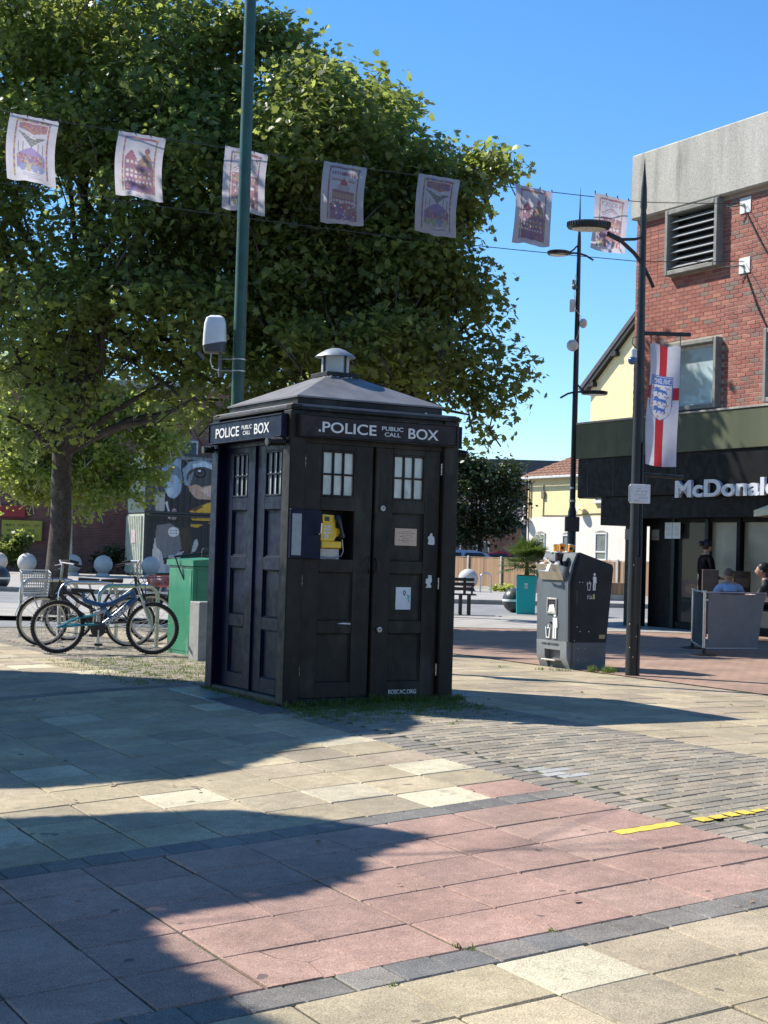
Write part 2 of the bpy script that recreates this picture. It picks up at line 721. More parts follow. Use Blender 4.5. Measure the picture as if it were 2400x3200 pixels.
pieces = []      # (distance, kind, u, v, colour, su, sv)
CAMXY = (0., 0.)


def want(u, v):
    x, y = XY(u, v)
    return y > 4.2 and abs(x) < .275 * y + .35


def band_of(v):
    """rows of the slab field, counted along v"""
    if v < 4.72: return 'beige'
    if v < 4.92: return 'band'
    if v < 6.9625: return 'pink'
    if v < 7.1625: return 'band'
    if v < 12.88: return 'beige'
    if v < 13.08: return 'band'
    return 'beige'


def rows():
    out = []
    v = 4.72
    while v > 1.2:
        out.append((v - SLAB_S / 2, SLAB_S, 'beige'))
        v -= SLAB_S
    out.append((4.82, .2, 'band'))
    for k in range(5):
        out.append((4.92 + (k + .5) * SLAB_S, SLAB_S, 'pink'))
    out.append((7.0625, .2, 'band'))
    for k in range(14):
        out.append((7.1625 + (k + .5) * SLAB_S, SLAB_S, 'beige'))
    out.append((12.982, .2, 'band'))
    for k in range(18):
        out.append((13.082 + (k + .5) * SLAB_S, SLAB_S, 'dusk' if k < 3 else 'beige'))
    return out


for vc, dv, kind in rows():
    if kind == 'band':
        u = 5.228 - .1
        while u > -6:
            if want(u, vc):
                pieces.append((XY(u, vc)[1], 'band', u, vc, jit(RNG.choice(GREYB), .15)))
            u -= .2
    else:
        off = 0 if kind == 'pink' else RNG.uniform(-.02, .02)
        u = 5.228 - SLAB_S / 2
        i = 0
        while u > -6:
            if want(u, vc):
                c = RNG.choice({'beige': BEIGE, 'pink': PINK, 'dusk': DUSK}[kind])
                r = RNG.random()
                if kind == 'beige' and r < .07: c = RNG.choice(CREAM)
                elif kind == 'beige' and r < .2 and vc > 8: c = RNG.choice(DUSK)
                if abs(vc - (7.1625 + .5 * SLAB_S)) < .01 and i == 0: c = PINK[1]
                if abs(vc - (7.1625 + .5 * SLAB_S)) < .01 and i == 1: c = CREAM[0]
                if abs(vc - (7.1625 + 1.5 * SLAB_S)) < .01 and i in (2, 7): c = CREAM[1]
                pieces.append((XY(u, vc)[1], 'slab', u, vc, jit(c)))
            u -= SLAB_S
            i += 1
# block strip, running bond, with two courses laid lengthwise along each edge
for k in range(int((22 - 2) / .1)):
    v = 2 + (k + .5) * .1
    u = 5.428 + (.05 if k % 2 else .15)
    while u < 6.79:
        if want(u, v):
            c = RNG.choice(GREYB)
            c = (c[0] * 1.75, c[1] * 1.62, c[2] * 1.36)
            if 7.42 < v < 7.85 and u < 5.62: c = (.42, .42, .38)
            pieces.append((XY(u, v)[1], 'block', u, v, jit(c, .14)))
        u += .2
for edge in (5.328, 6.89):
    for k in range(int(20 / .1)):
        v = 2 + (k + .5) * .1
        if want(edge, v):
            c = RNG.choice(GREYB)
            pieces.append((XY(edge, v)[1], 'block', edge, v, jit((c[0] * 1.5, c[1] * 1.4, c[2] * 1.25), .14)))


def put(me, name, u, v, c, parent, tilt=.007, dz=0.):
    p, ex, ey, n = surf(u, v)
    a, b_ = RNG.uniform(-tilt, tilt), RNG.uniform(-tilt, tilt)
    n2 = (n + ex * a + ey * b_).normalized()
    ex2 = (ex - n2 * ex.dot(n2)).normalized()
    ex2 = (ex2 + n2.cross(ex2) * RNG.uniform(-.006, .006)).normalized()
    ey2 = n2.cross(ex2)
    p = p + ex * RNG.uniform(-.0025, .0025) + ey * RNG.uniform(-.0025, .0025) + n * (RNG.uniform(-.002, .002) + dz)
    o = link(name, me, parent)
    o.matrix_world = Matrix(((ex2.x, ey2.x, n2.x, p.x), (ex2.y, ey2.y, n2.y, p.y), (ex2.z, ey2.z, n2.z, p.z), (0, 0, 0, 1)))
    o.color = (*c, 1)
    return o


def joined(name, items, dims, parent):
    b = B()
    for d, kind, u, v, c in items:
        su, sv = dims[kind]
        p, ex, ey, n = surf(u, v)
        p = p + n * RNG.uniform(-.0015, .0015)
        h = .004
        lo = [p + ex * (sx * su / 2) + ey * (sy * sv / 2) - n * .03 for sx, sy in ((-1, -1), (1, -1), (1, 1), (-1, 1))]
        hi0 = [p + ex * (sx * su / 2) + ey * (sy * sv / 2) - n * h for sx, sy in ((-1, -1), (1, -1), (1, 1), (-1, 1))]
        hi = [p + ex * (sx * (su / 2 - h)) + ey * (sy * (sv / 2 - h)) for sx, sy in ((-1, -1), (1, -1), (1, 1), (-1, 1))]
        vs = lo + hi0 + hi
        fs = [(8, 9, 10, 11)]
        for q in range(4):
            r = (q + 1) % 4
            fs += [(q, r, 4 + r, 4 + q), (4 + q, 4 + r, 8 + r, 8 + q)]
        b.add(vs, fs, c)
    o = b.ob(name, SLAB_VC, parent, 0)
    o['kind'] = 'stuff'
    return o


DIMS = {'slab': (SLAB_S - .006, SLAB_S - .006), 'band': (.195, .195), 'block': (.195, .095)}
sl = sorted([p for p in pieces if p[1] == 'slab'])
bd = sorted([p for p in pieces if p[1] == 'band'])
bl = sorted([p for p in pieces if p[1] == 'block'])
crack = min(range(min(300, len(sl))), key=lambda i: (sl[i][2] - 2.57) ** 2 + (sl[i][3] - 5.12) ** 2)
for i, (d, kind, u, v, c) in enumerate(sl[:300]):
    if i == crack:          # one slab broken into three
        h = SLAB_S / 2 - .004
        for poly in ([(-h, -h), (.02, -h), (.05, -.02), (-.03, .09), (-.05, h), (-h, h)], [(.026, -h), (h, -h), (h, .03), (.054, -.018)], [(-.044, h), (-.024, .092), (.055, -.012), (h, .036), (h, h)]):
            put(B().prism(poly, -.05, 0, 'z').mesh('slab_fragment', SLAB_OBJ, 0), 'slab_fragment', u, v, c, slab_bed, .006)
        continue
    put(slab_me, 'slab', u, v, c, slab_bed)
for d, kind, u, v, c in bd[:120]:
    put(kerb_me, 'band_block', u, v, c, slab_bed)
joined('far_slabs', sl[300:] + bd[120:], DIMS, slab_bed)
for d, kind, u, v, c in bl[:300]:
    put(block_me, 'block', u, v, c, block_bed, .012)
joined('far_blocks', bl[300:], DIMS, block_bed)
rp = []
v = 3.2
k = 0
while v < 22:
    u = 6.99 + SLAB_S / 2
    while u < 10.35:
        if want(u, v):
            rp.append((XY(u, v)[1], 'slab', u, v, jit(RNG.choice(BEIGE if RNG.random() < .8 else DUSK), .1)))
        u += SLAB_S
    v += SLAB_S
rp.sort()
for d, kind, u, v, c in rp[:60]:
    put(slab_me, 'slab', u, v, c, far_bed, .006)
joined('far_slabs', rp[60:], DIMS, far_bed)

# red block paving outside the restaurant
REDP = brick_mat('red_block_paving', (.36, .225, .155), (.3, .19, .135), (.15, .115, .085), .2, .1, .006, 'ground', E2)
b = B()
pts = [XY(10.35, 6), XY(30, 6), XY(30, 27), XY(10.35, 27)]
b.add([(x, y, -.001) for x, y in pts], [(0, 1, 2, 3)])
tag(b.ob('red_pavement', REDP), 'red block paving in front of the dark restaurant', kind='structure')
# pale back lane, its kerb and the pavement beyond
KD = (math.cos(math.radians(5)), math.sin(math.radians(5)))


def KP(a, w):
    return (a * KD[0] - w * KD[1], 30 + a * KD[1] + w * KD[0])


def strip(name, w0, w1, z, m, h=None, label=None):
    b = B()
    p = [KP(-60, w0), KP(60, w0), KP(60, w1), KP(-60, w1)]
    if h is None:
        b.add([(x, y, z) for x, y in p], [(0, 1, 2, 3)])
    else:
        b.prism(p, z, h, 'z')
    return tag(b.ob(name, m), label, kind='structure')


strip('road', 2.4, 10.2, .003, ASPH, label='pale asphalt back lane behind the square')
strip('kerb', 10.2, 10.35, -.05, mat('grey_kerb_stone', (.27, .26, .245), .85, fine=.2), .12, 'grey kerb along the far side of the lane')
strip('pavement', 10.35, 34, -.05, CONC, .105, 'pale concrete pavement beyond the lane')
strip('near_pavement', -3.5, 2.4, .006, CONC, label='pale concrete pavement on the near side of the lane')

# yellow painted line across slabs and blocks
YEL = mat('yellow_road_paint', (.68, .48, .06), .7, var=.18, stain=(.3, .25, .16), stain_lo=.54, stain_scale=38, fine=.25, fscale=140, bmp=.4)
yl = thing('painted_line', 'worn yellow painted line crossing pink slabs and grey blocks', 'line', (*XY(5.3, 6.09), gz(*XY(5.3, 6.09)) + .003))


def paint_quad(u0, u1, v0, v1, lift):
    b = B()
    n = 8
    vs = []
    for i in range(n + 1):
        u = u0 + (u1 - u0) * i / n
        for v, s in ((v0, -1), (v1, 1)):
            vv = v + RNG.uniform(-.006, .006)
            p, ex, ey, nn = surf(u, vv)
            vs.append(p + nn * lift - yl.location)
    b.add(vs, [(2 * i, 2 * i + 2, 2 * i + 3, 2 * i + 1) for i in range(n)])
    return b.ob('paint_dash', YEL, yl, 0)


paint_quad(4.83, 5.22, 6.05, 6.135, .0045)
for a, c in ((5.34, 5.42), (5.435, 5.52), (5.54, 5.61), (5.63, 5.7), (5.715, 5.79), (5.82, 5.9), (5.915, 5.99), (6.02, 6.1), (6.13, 6.18), (6.22, 6.37)):
    paint_quad(a, c, 6.045 + RNG.uniform(-.01, .01), 6.125 + RNG.uniform(-.02, .01), .0055)

# stone covers at the foot of the box
SLATE = mat('dark_slate_cover', (.1, .105, .11), .45, var=.25, scale=9, fine=.2, stain=(.2, .2, .19), stain_lo=.6)
SLATE_G = mat('pale_green_slate_cover', (.2, .25, .23), .4, var=.2, scale=7, fine=.15)
for nm, lab, (u0, u1, v0, v1), m in (
        ('stone_cover', 'dark slate cover slab along the lit side of the box', (5.07, 5.37, 10.82, 11.9), SLATE),
        ('stone_cover', 'pale greenish slate cover slab near the cabinet', (5.08, 5.38, 11.92, 12.75), SLATE_G),
        ('stone_cover', 'pale grey stone cover slab at the far right foot of the box', (7.02, 7.45, 11.3, 11.85), mat('grey_granite_cover', (.3, .3, .3), .7, fine=.2))):
    p, ex, ey, n = surf((u0 + u1) / 2, (v0 + v1) / 2)
    o = tag(B().box(-(u1 - u0) / 2, (u1 - u0) / 2, -(v1 - v0) / 2, (v1 - v0) / 2, -.03, .006, .004).ob(nm, m), lab, 'cover')
    o.matrix_world = Matrix(((ex.x, ey.x, n.x, p.x), (ex.y, ey.y, n.y, p.y), (ex.z, ey.z, n.z, p.z), (0, 0, 0, 1)))

# ------------------------------------------------------------------ police call box
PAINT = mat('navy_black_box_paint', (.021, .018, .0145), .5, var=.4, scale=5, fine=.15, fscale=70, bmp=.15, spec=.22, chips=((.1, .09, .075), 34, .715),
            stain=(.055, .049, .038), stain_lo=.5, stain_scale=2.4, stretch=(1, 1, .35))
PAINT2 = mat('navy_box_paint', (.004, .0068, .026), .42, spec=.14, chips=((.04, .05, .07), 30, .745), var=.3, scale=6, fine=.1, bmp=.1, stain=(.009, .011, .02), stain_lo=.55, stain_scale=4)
ROOFP = mat('dusty_sheen_roof_paint', (.14, .14, .147), .55, var=.25, scale=4, fine=.1, stain=(.33, .33, .33), stain_lo=.66, stain_scale=7)  # pale grey holds dust plus the sky and sun sheen of dark paint
WHITE_P = mat('white_lettering', (.72, .72, .7), .5, var=.05)
BLACK = mat('black_painted_steel', (.012, .012, .014), .38, var=.3, scale=8)
STEEL = mat('bare_steel', (.45, .45, .46), .35, 1., var=.15, scale=20)
CHROME = mat('bright_hinge_steel', (.62, .62, .62), .3, 1., var=.2, scale=60)
FROST = mat('frosted_window_glass', (.4, .42, .4), .14, var=.3, stain=(.2, .23, .24), stain_lo=.52, stain_scale=7, scale=5, stretch=(1, 1, .4), spec=.9)  # patchy tone puts window reflections and curtains into the glass colour
DARKIN = mat('dark_box_interior', (.006, .007, .012), .6)
PAPER = mat('white_paper', (.68, .68, .66), .75, var=.08, scale=25)

BOXC = (6.2, 11.9)
box = thing('police_box', 'dark navy wooden police call box with lantern roof and open telephone hatch', 'police box', (*XY(*BOXC), 0), YAW)
HW = .8
for sx in (-1, 1):
    for sy in (-1, 1):
        x0, x1 = sorted((sx * .655, sx * HW))
        y0, y1 = sorted((sy * .655, sy * HW))
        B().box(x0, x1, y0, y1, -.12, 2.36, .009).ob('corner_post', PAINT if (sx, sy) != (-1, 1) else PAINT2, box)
        B().box(sx * .7, sx * .8, sy * .7, sy * .8, 2.361, 2.405, .006).ob('post_cap', PAINT, box)
B().box(-.79, .79, -.79, .79, -.13, .028, .01).ob('plinth', PAINT, box)


def R4(k):
    return Matrix.Rotation(-math.pi / 2 * k, 4, 'Z')


PZ = ((.155, .555), (.66, 1.055), (1.16, 1.56), (1.67, 2.05))


def make_door(k, side, yd, special=None):
    """one door leaf of face k (0 front, 1 left, 2 back, 3 right): stiles and rails, sunk panels, a six-pane window"""
    M = R4(k)
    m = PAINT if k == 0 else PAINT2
    xa, xb = (-.645, -.012) if side < 0 else (.012, .645)
    pa, pb = (-.49, -.175) if side < 0 else (.18, .495)
    z0, z1 = .03, 2.1
    t = .04
    b = B()
    b.box(xa, pa, yd, yd + t, z0, z1, .003).box(pb, xb, yd, yd + t, z0, z1, .003)
    zs = [z0] + [z for p in PZ for z in p] + [z1]
    for i in range(0, len(zs), 2):
        b.box(pa, pb, yd + .0005, yd + t, zs[i], zs[i + 1], .003)
    b.xf(M)
    d = b.ob('door', m, box)
    for i in range(3):
        if special == 'hatch' and i == 2:
            continue
        pz0, pz1 = PZ[i]
        p = B().box(pa, pb, yd + .024, yd + .036, pz0, pz1)
        for q in ((pa, pa + .012, pz0, pz1), (pb - .012, pb, pz0, pz1)):       # bead round the sunk panel
            p.box(q[0], q[1], yd + .012, yd + .024, q[2], q[3], .004)
        p.box(pa + .012, pb - .012, yd + .012, yd + .024, pz0, pz0 + .012, .004).box(pa + .012, pb - .012, yd + .012, yd + .024, pz1 - .012, pz1, .004)
        p.xf(M).ob('panel', m, d)
    wz0, wz1 = PZ[3]
    fr = B()
    e = .017
    fr.box(pa, pa + e, yd - .004, yd + .03, wz0, wz1, .003).box(pb - e, pb, yd - .004, yd + .03, wz0, wz1, .003)
    fr.box(pa + e, pb - e, yd - .0035, yd + .03, wz0, wz0 + e, .003).box(pa + e, pb - e, yd - .0035, yd + .03, wz1 - e, wz1, .003)
    w = (pb - pa - 2 * e)
    for i in (1, 2):
        x = pa + e + w * i / 3
        fr.box(x - .008, x + .008, yd + .002, yd + .03, wz0 + e, wz1 - e, .003)
    zm = (wz0 + wz1) / 2 - .005
    fr.box(pa + e, pb - e, yd + .0035, yd + .029, zm - .008, zm + .008, .003)
    fr.xf(M).ob('window_frame', m, d)
    for i in range(3):
        for (a, c) in ((wz0 + e, zm - .008), (zm + .008, wz1 - e)):
            x0 = pa + e + w * i / 3 + (.008 if i else 0)
            x1 = pa + e + w * (i + 1) / 3 - (.008 if i < 2 else 0)
            B().box(x0, x1, yd + .02, yd + .026, a, c).xf(M).ob('pane', FROST, d)
    return d


faces = {}
for k, yd in ((0, -.757), (1, -.722), (2, -.722), (3, -.722)):
    faces[k] = (make_door(k, -1, yd, 'hatch' if k == 0 else None), make_door(k, 1, yd))
    M = R4(k)
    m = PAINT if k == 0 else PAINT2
    B().box(-.655, .655, yd - .012, yd + .06, 2.1, 2.36, .002).xf(M).ob('head_rail', m, box)
    B().box(-.654, .654, yd + .045, yd + .05, .03, 2.1).xf(M).ob('back_board', DARKIN if k else mat('dark_lining', (.008, .008, .01), .7), box) if k else None
    if k:
        B().box(-.02, .012, yd - .02, yd + .01, .03, 2.099, .004).xf(M).ob('meeting_strip', m, box)
    else:
        B().box(.012, .05, yd - .012, yd + .001, .035, 2.09, .004).xf(M).ob('meeting_strip', m, box)
    # sign box under the cornice
    sm = PAINT2 if k else mat('faded_sign_front', (.021, .0105, .0125), .4, var=.4, scale=3, spec=.25)
    s = B()
    s.box(-.735, .735, -.853, -.801, 2.15, 2.315, .004)
    sg = s.xf(M).ob('sign_board', sm, box)
    fr = B()
    for q in ((-.735, .735, 2.315, 2.327), (-.735, .735, 2.139, 2.15)):
        fr.box(q[0], q[1], -.862, -.802, q[2], q[3], .003)
    for q in ((-.747, -.735), (.735, .747)):
        fr.box(q[0], q[1], -.862, -.802, 2.139, 2.327, .003)
    fr.xf(M).ob('sign_frame', m, sg)
    if k in (0, 1):
        dx = 0 if k == 0 else -.05
        for s_, x0, x1, z0, z1, bold in (('POLICE', -.545 + dx, -.045 + dx, 2.186, 2.272, .012), ('PUBLIC', .008 + dx, .21 + dx, 2.236, 2.27, .008),
                                         ('CALL', .035 + dx, .185 + dx, 2.188, 2.222, .008), ('BOX', .262 + dx, .555 + dx, 2.183, 2.27, .012)):
            o = text_fit(s_, WHITE_P, 'lettering', x0, x1, z0, z1, -.8535, sg, .003, bold)
            if k:
                o.data.transform(M)
        if k == 0:
            B().box(-.578, -.56, -.8565, -.8535, 2.188, 2.206).ob('lettering', WHITE_P, sg)
            # maroon fade at the left end of the front sign
            B().box(-.735, -.59, -.8545, -.853, 2.151, 2.314).ob('faded_end', mat('maroon_fade', (.026, .0115, .014), .4, var=.4, scale=9, spec=.25), sg)

# back boards in the front doors (two, so that the hatch stays open)
for (x0, x1, z0, z1) in ((-.655, .655, .03, 1.13), (-.655, .655, 1.6, 2.1), (.0, .655, 1.13, 1.6), (-.655, -.5, 1.13, 1.6), (-.165, 0, 1.13, 1.6)):
    B().box(x0, x1, -.712, -.706, z0, z1).ob('back_board', DARKIN, box)
rc = B()
rc.box(-.5, -.165, -.55, -.54, 1.13, 1.6).box(-.505, -.495, -.715, -.55, 1.13, 1.6).box(-.17, -.16, -.715, -.55, 1.13, 1.6)
rc.box(-.5, -.165, -.715, -.55, 1.13, 1.158).box(-.5, -.165, -.715, -.55, 1.562, 1.6)
rc.ob('hatch_recess', mat('hatch_lining', (.012, .013, .018), .5), box)
# open hatch flap, folded back over the stile
Mh = Matrix.Translation((-.492, -.77, 0)) @ Matrix.Rotation(math.pi + math.radians(11), 4, 'Z')
flap = B().box(0, .312, -.012, .012, 1.158, 1.556, .003).xf(Mh).ob('hatch_flap', PAINT2, box)
B().box(.205, .3, .0125, .0145, 1.185, 1.52).xf(Mh).ob('notice', mat('grey_notice', (.3, .31, .31), .5, var=.15, scale=20), flap)
hb = B()
hb.tube([(.045, .012, 1.36), (.045, .04, 1.36), (.035, .05, 1.37), (.03, .05, 1.45)], .006, 8)
hb.xf(Mh).ob('handle', CHROME, flap)
# hinges, pull ring, knobs
for z in (1.95, .98, .25):
    for x, d in ((-.65, faces[0][0]), (.65, faces[0][1])):
        h = B()
        for i in range(5):
            h.tube([(x, -.766, z - .05 + i * .02), (x, -.766, z - .032 + i * .02)], .0085 if i % 2 else .0075, 8)
        h.ob('hinge', CHROME, d)
ring = [(.012 + .035 * math.sin(t), -.775 - .012 * math.sin(t), 1.12 - .066 * math.cos(t)) for t in [math.pi * i / 14 for i in range(15)]]
B().tube(ring, .007, 8).ob('pull_handle', BLACK, faces[0][1])
ring = [(-.03 - .02 * math.sin(t), -.775 - .03 * math.sin(t), 1.12 - .066 * math.cos(t)) for t in [math.pi * i / 14 for i in range(15)]]
B().tube(ring, .007, 8).ob('pull_handle', BLACK, faces[0][0])
for z in (1.595, .586):
    kb = B().lathe([(.0, 0), (.023, 0), (.024, .006), (.02, .012), (.0, .014)], (0, 0, 0), 20)
    kb.xf(Matrix.Translation((.085, -.769, z)) @ Matrix.Rotation(math.pi / 2, 4, 'X'))
    o = kb.ob('lock_disc', mat('cream_lock_disc', (.62, .58, .5), .35), faces[0][1])
    B().box(.077, .093, -.7845, -.7835, z - .003, z + .008).ob('keyhole', BLACK, o)
# things fixed to the right-hand door
cv = Canvas(40, 28, (.62, .43, .3))
for j, (a, c_) in enumerate(((12, 30), (4, 37), (12, 30), (8, 33), (14, 27), (6, 34), (14, 26))):
    for x in range(a, c_):
        if RNG.random() < .7:
            cv.rect(x, 4 + j * 3, x + 1, 5 + j * 3, (.2, .12, .08))
pm = print_mesh('plaque', cv, print_mat('copper_plaque_print', .35), lambda s, t: (.228 + s * .207, -.742, 1.432 - t * .138))
pl = link('plaque', pm, faces[0][1])
B().box(.224, .439, -.7415, -.734, 1.29, 1.436, .002).ob('plaque_plate', mat('copper_plate', (.55, .36, .25), .35, .4), pl)
cv = Canvas(30, 38, (.72, .73, .72))
cv.ell(17, 9, 3, 4, (.03, .03, .03), 2)
cv.line(15, 12, 19, 15, 1.2, (.05, .05, .05))
cv.poly([(22, 12), (29, 14), (27, 20), (29, 27), (24, 22)], (.2, .5, .4))
for j in range(3):
    cv.line(6, 26 + j * 3, 18, 26 + j * 3, .7, (.5, .55, .53))
link('poster', print_mesh('poster', cv, print_mat('poster_print', .5), lambda s, t: (.253 + s * .146, -.7355, .941 - t * .187)), faces[0][1])
for poly in ([(.54, 1.31), (.585, 1.303), (.605, 1.31), (.604, 1.352), (.596, 1.38), (.585, 1.372), (.58, 1.402), (.566, 1.404), (.553, 1.38), (.537, 1.37), (.545, 1.345)],
             [(.53, .94), (.585, .943), (.583, .965), (.572, .97), (.59, .995), (.585, 1.047), (.552, 1.047), (.553, 1.02), (.533, 1.018), (.528, .985), (.545, .965)]):
    B().prism(poly, -.7585, -.7573, 'y').ob('torn_sticker', PAPER, faces[0][1])
text_fit('Boscac.org'.upper(), WHITE_P, 'lettering', .195, .464, .05, .086, -.7575, faces[0][1], .0012, .012)
# scuffs of bare wood on the left door
B().prism([(-.31, .632), (-.18, .628), (-.182, .637), (-.25, .642)], -.7578, -.7571, 'y').ob('scratch', PAPER, faces[0][0])
# cornice, ledge, tier, pyramid roof
B().box(-.8, .8, -.8, .8, 2.36, 2.386, .005).ob('cornice', PAINT, box)
B().box(-.782, .782, -.782, .782, 2.386, 2.412, .006).ob('ledge', mat('worn_ledge_paint', (.09, .092, .1), .5, stain=(.3, .3, .3), stain_lo=.6, stain_scale=12), box)
B().box(-.69, .69, -.69, .69, 2.412, 2.474, .006).ob('roof_tier', PAINT, box)
r = B()
a, c = .705, .15
r.add([(-a, -a, 2.474), (a, -a, 2.474), (a, a, 2.474), (-a, a, 2.474), (-a, -a, 2.488), (a, -a, 2.488), (a, a, 2.488), (-a, a, 2.488),
       (-c, -c, 2.737), (c, -c, 2.737), (c, c, 2.737), (-c, c, 2.737)],
      [(3, 2, 1, 0), (0, 1, 5, 4), (1, 2, 6, 5), (2, 3, 7, 6), (3, 0, 4, 7), (4, 5, 9, 8), (5, 6, 10, 9), (6, 7, 11, 10), (7, 4, 8, 11), (8, 9, 10, 11)])
roof = r.ob('roof', ROOFP, box, 10)
dr = B()
for i in range(26):
    dr.sphere((RNG.uniform(-.16, .16), -.155 - RNG.random() ** 2 * .05, 2.735 - RNG.random() ** 2 * .02), RNG.uniform(.004, .011), 6, 4, sz=.5)
for i in range(10):
    dr.sphere((-.155 - RNG.random() * .03, RNG.uniform(-.15, .15), 2.73), RNG.uniform(.004, .009), 6, 4, sz=.5)
dr.sphere((.52, -.6955, 2.42), .014, 8, 6, sz=.8)
o = dr.ob('bird_droppings', PAPER, roof)
o['kind'] = 'stuff'
lamp = B().box(-.16, .16, -.16, .16, 2.737, 2.778, .005).ob('lamp_base', PAINT, box)
B().lathe([(.122, 2.778), (.122, 2.93)], n=28, caps=False).ob('lamp_glass', glass_mat('lantern_glass', (.8, .84, .82), .5, .2), lamp)
cp = B().lathe([(.0, 3.006), (.04, 3.002), (.09, 2.984), (.14, 2.955), (.178, 2.926), (.18, 2.922), (.135, 2.945), (.05, 2.955), (0., 2.957)], n=28)
cp.ob('lamp_cap', mat('galvanised_cap', (.3, .32, .34), .5, .5, var=.25, scale=12, stain=(.62, .65, .62), stain_lo=.56), lamp)
for i in range(4):
    t = math.radians(15 + 90 * i)
    B().box(-.009, .009, -.006, .006, 2.778, 2.935).xf(Matrix.Rotation(t, 4, 'Z') @ Matrix.Translation((.131, 0, 0))).ob('lamp_bar', BLACK, lamp)
B().lathe([(.0, 2.93), (.04, 2.93), (.05, 2.915), (.03, 2.9), (0, 2.9)], n=16).lathe([(.0, 2.9), (.02, 2.89), (.035, 2.85), (.028, 2.815), (0, 2.81)], n=16).ob('lamp_bulb', mat('pale_bulb', (.6, .6, .58), .3), lamp)
# bullet floodlights on the side posts
for sx in (-1, 1):
    for sy in (-1, 1):
        f = B()
        nr = 9 if (sx, sy) == (-1, -1) else 5
        prof = [(.0, .015), (.03, .015)]
        for i in range(nr):
            z = .02 + i * .016
            prof += [(.036, z), (.027, z + .003), (.027, z + .009), (.036, z + .012)]
        prof += [(.033, .026 + nr * .016), (.033, .036 + nr * .016), (.0, .037 + nr * .016)]
        f.lathe(prof, n=18)
        f.tube([(0, 0, -.01), (0, 0, .03)], .012, 8)
        f.xf(Matrix.Translation((sx * .8, sy * .73, 2.1)) @ Matrix.Rotation(sx * math.radians(94), 4, 'Y'))
        f.ob('floodlight', BLACK, box)

# yellow telephone in the hatch
YP = mat('yellow_telephone_plastic', (.85, .52, .015), .35, var=.1, scale=9)
DKP = mat('black_handset_plastic', (.015, .016, .018), .35)
ph = thing('telephone', 'yellow coin telephone with black handset inside the open hatch', 'telephone', (*XY(BOXC[0] - .36, BOXC[1] - .7), 1.25), YAW)
# local: x right, -y out of the hatch, z up; body about .18 wide
b = B()
b.box(-.1, .09, -.03, .07, 0, .058, .006)
bodyo = b.ob('coin_tray', YP, ph)
b = B()
b.prism([(-.1, .06), (.02, .06), (.045, .1), (.075, .1), (.08, .155), (.03, .17), (.03, .21), (.025, .27), (-.09, .275), (-.085, .205), (-.1, .19)], -.018, .07, 'y')
body = b.ob('body', YP, ph)
B().box(-.07, -.025, -.0205, -.018, .222, .258, .002).ob('instruction_label', DKP, body)
for i in range(3):
    z = .178 - i * .025
    B().box(-.052, -.012, -.0205, -.018, z - .008, z + .008).ob('price_label', PAPER, body)
    B().lathe([(.0, 0), (.008, 0), (.008, .004), (0, .004)], (0, 0, 0), 12).xf(Matrix.Translation((-.068, -.018, z)) @ Matrix.Rotation(math.pi / 2, 4, 'X')).ob('button', STEEL, body)
B().lathe([(.0, 0), (.02, 0), (.02, .003), (0, .003)], (0, 0, 0), 20).xf(Matrix.Translation((-.05, -.018, .095)) @ Matrix.Rotation(math.pi / 2, 4, 'X')).ob('round_sticker', PAPER, body)
hs = B()
hs.tube([(.04, -.03, .262), (.045, -.045, .235), (.06, -.05, .19), (.078, -.048, .13), (.085, -.04, .1)], [.022, .024, .015, .016, .026], 12)
hs.sphere((.043, -.025, .255), .028, 12, 8).sphere((.084, -.035, .1), .028, 12, 8)
hs.ob('handset', DKP, ph)
B().tube([(.088, -.035, .08), (.095, -.035, .03), (.102, -.035, -.02), (.085, -.035, -.06), (.04, -.035, -.075), (-.02, -.036, -.08), (-.1, -.036, -.07)], .0035, 8).ob('cord', STEEL, ph)
B().box(-.1, .075, -.012, .07, -.092, -.004, .002).ob('back_plate', mat('scratched_back_plate', (.42, .37, .32), .45, .3, var=.2, scale=14), ph)

# clumps of grass and moss round the box and along the joints
GRASS = leaf_mat('grass_blades', (.07, .12, .025), (.12, .18, .04), (.26, .27, .08), .35, (.26, .36, .06))
gb = B()


def tuft(u, v, n, h, r):
    for _ in range(n):
        a = RNG.uniform(0, 6.283)
        rr = r * RNG.random() ** .6
        x, y = XY(u, v)
        x += rr * math.cos(a)
        y += rr * math.sin(a)
        z = gz(x, y) - .006
        hh = h * RNG.uniform(.5, 1.3)
        d = RNG.uniform(0, 6.283)
        lx, ly = math.cos(d), math.sin(d)
        w = RNG.uniform(.0018, .0045)
        bend = hh * RNG.uniform(.2, 1.1)
        gb.add([(x - ly * w, y + lx * w, z), (x + ly * w, y - lx * w, z), (x + ly * w * .7 + lx * bend * .35, y - lx * w * .7 + ly * bend * .35, z + hh * .6),
                (x - ly * w * .7 + lx * bend * .35, y + lx * w * .7 + ly * bend * .35, z + hh * .6), (x + lx * bend, y + ly * bend, z + hh)],
               [(0, 1, 2, 3), (3, 2, 4)])


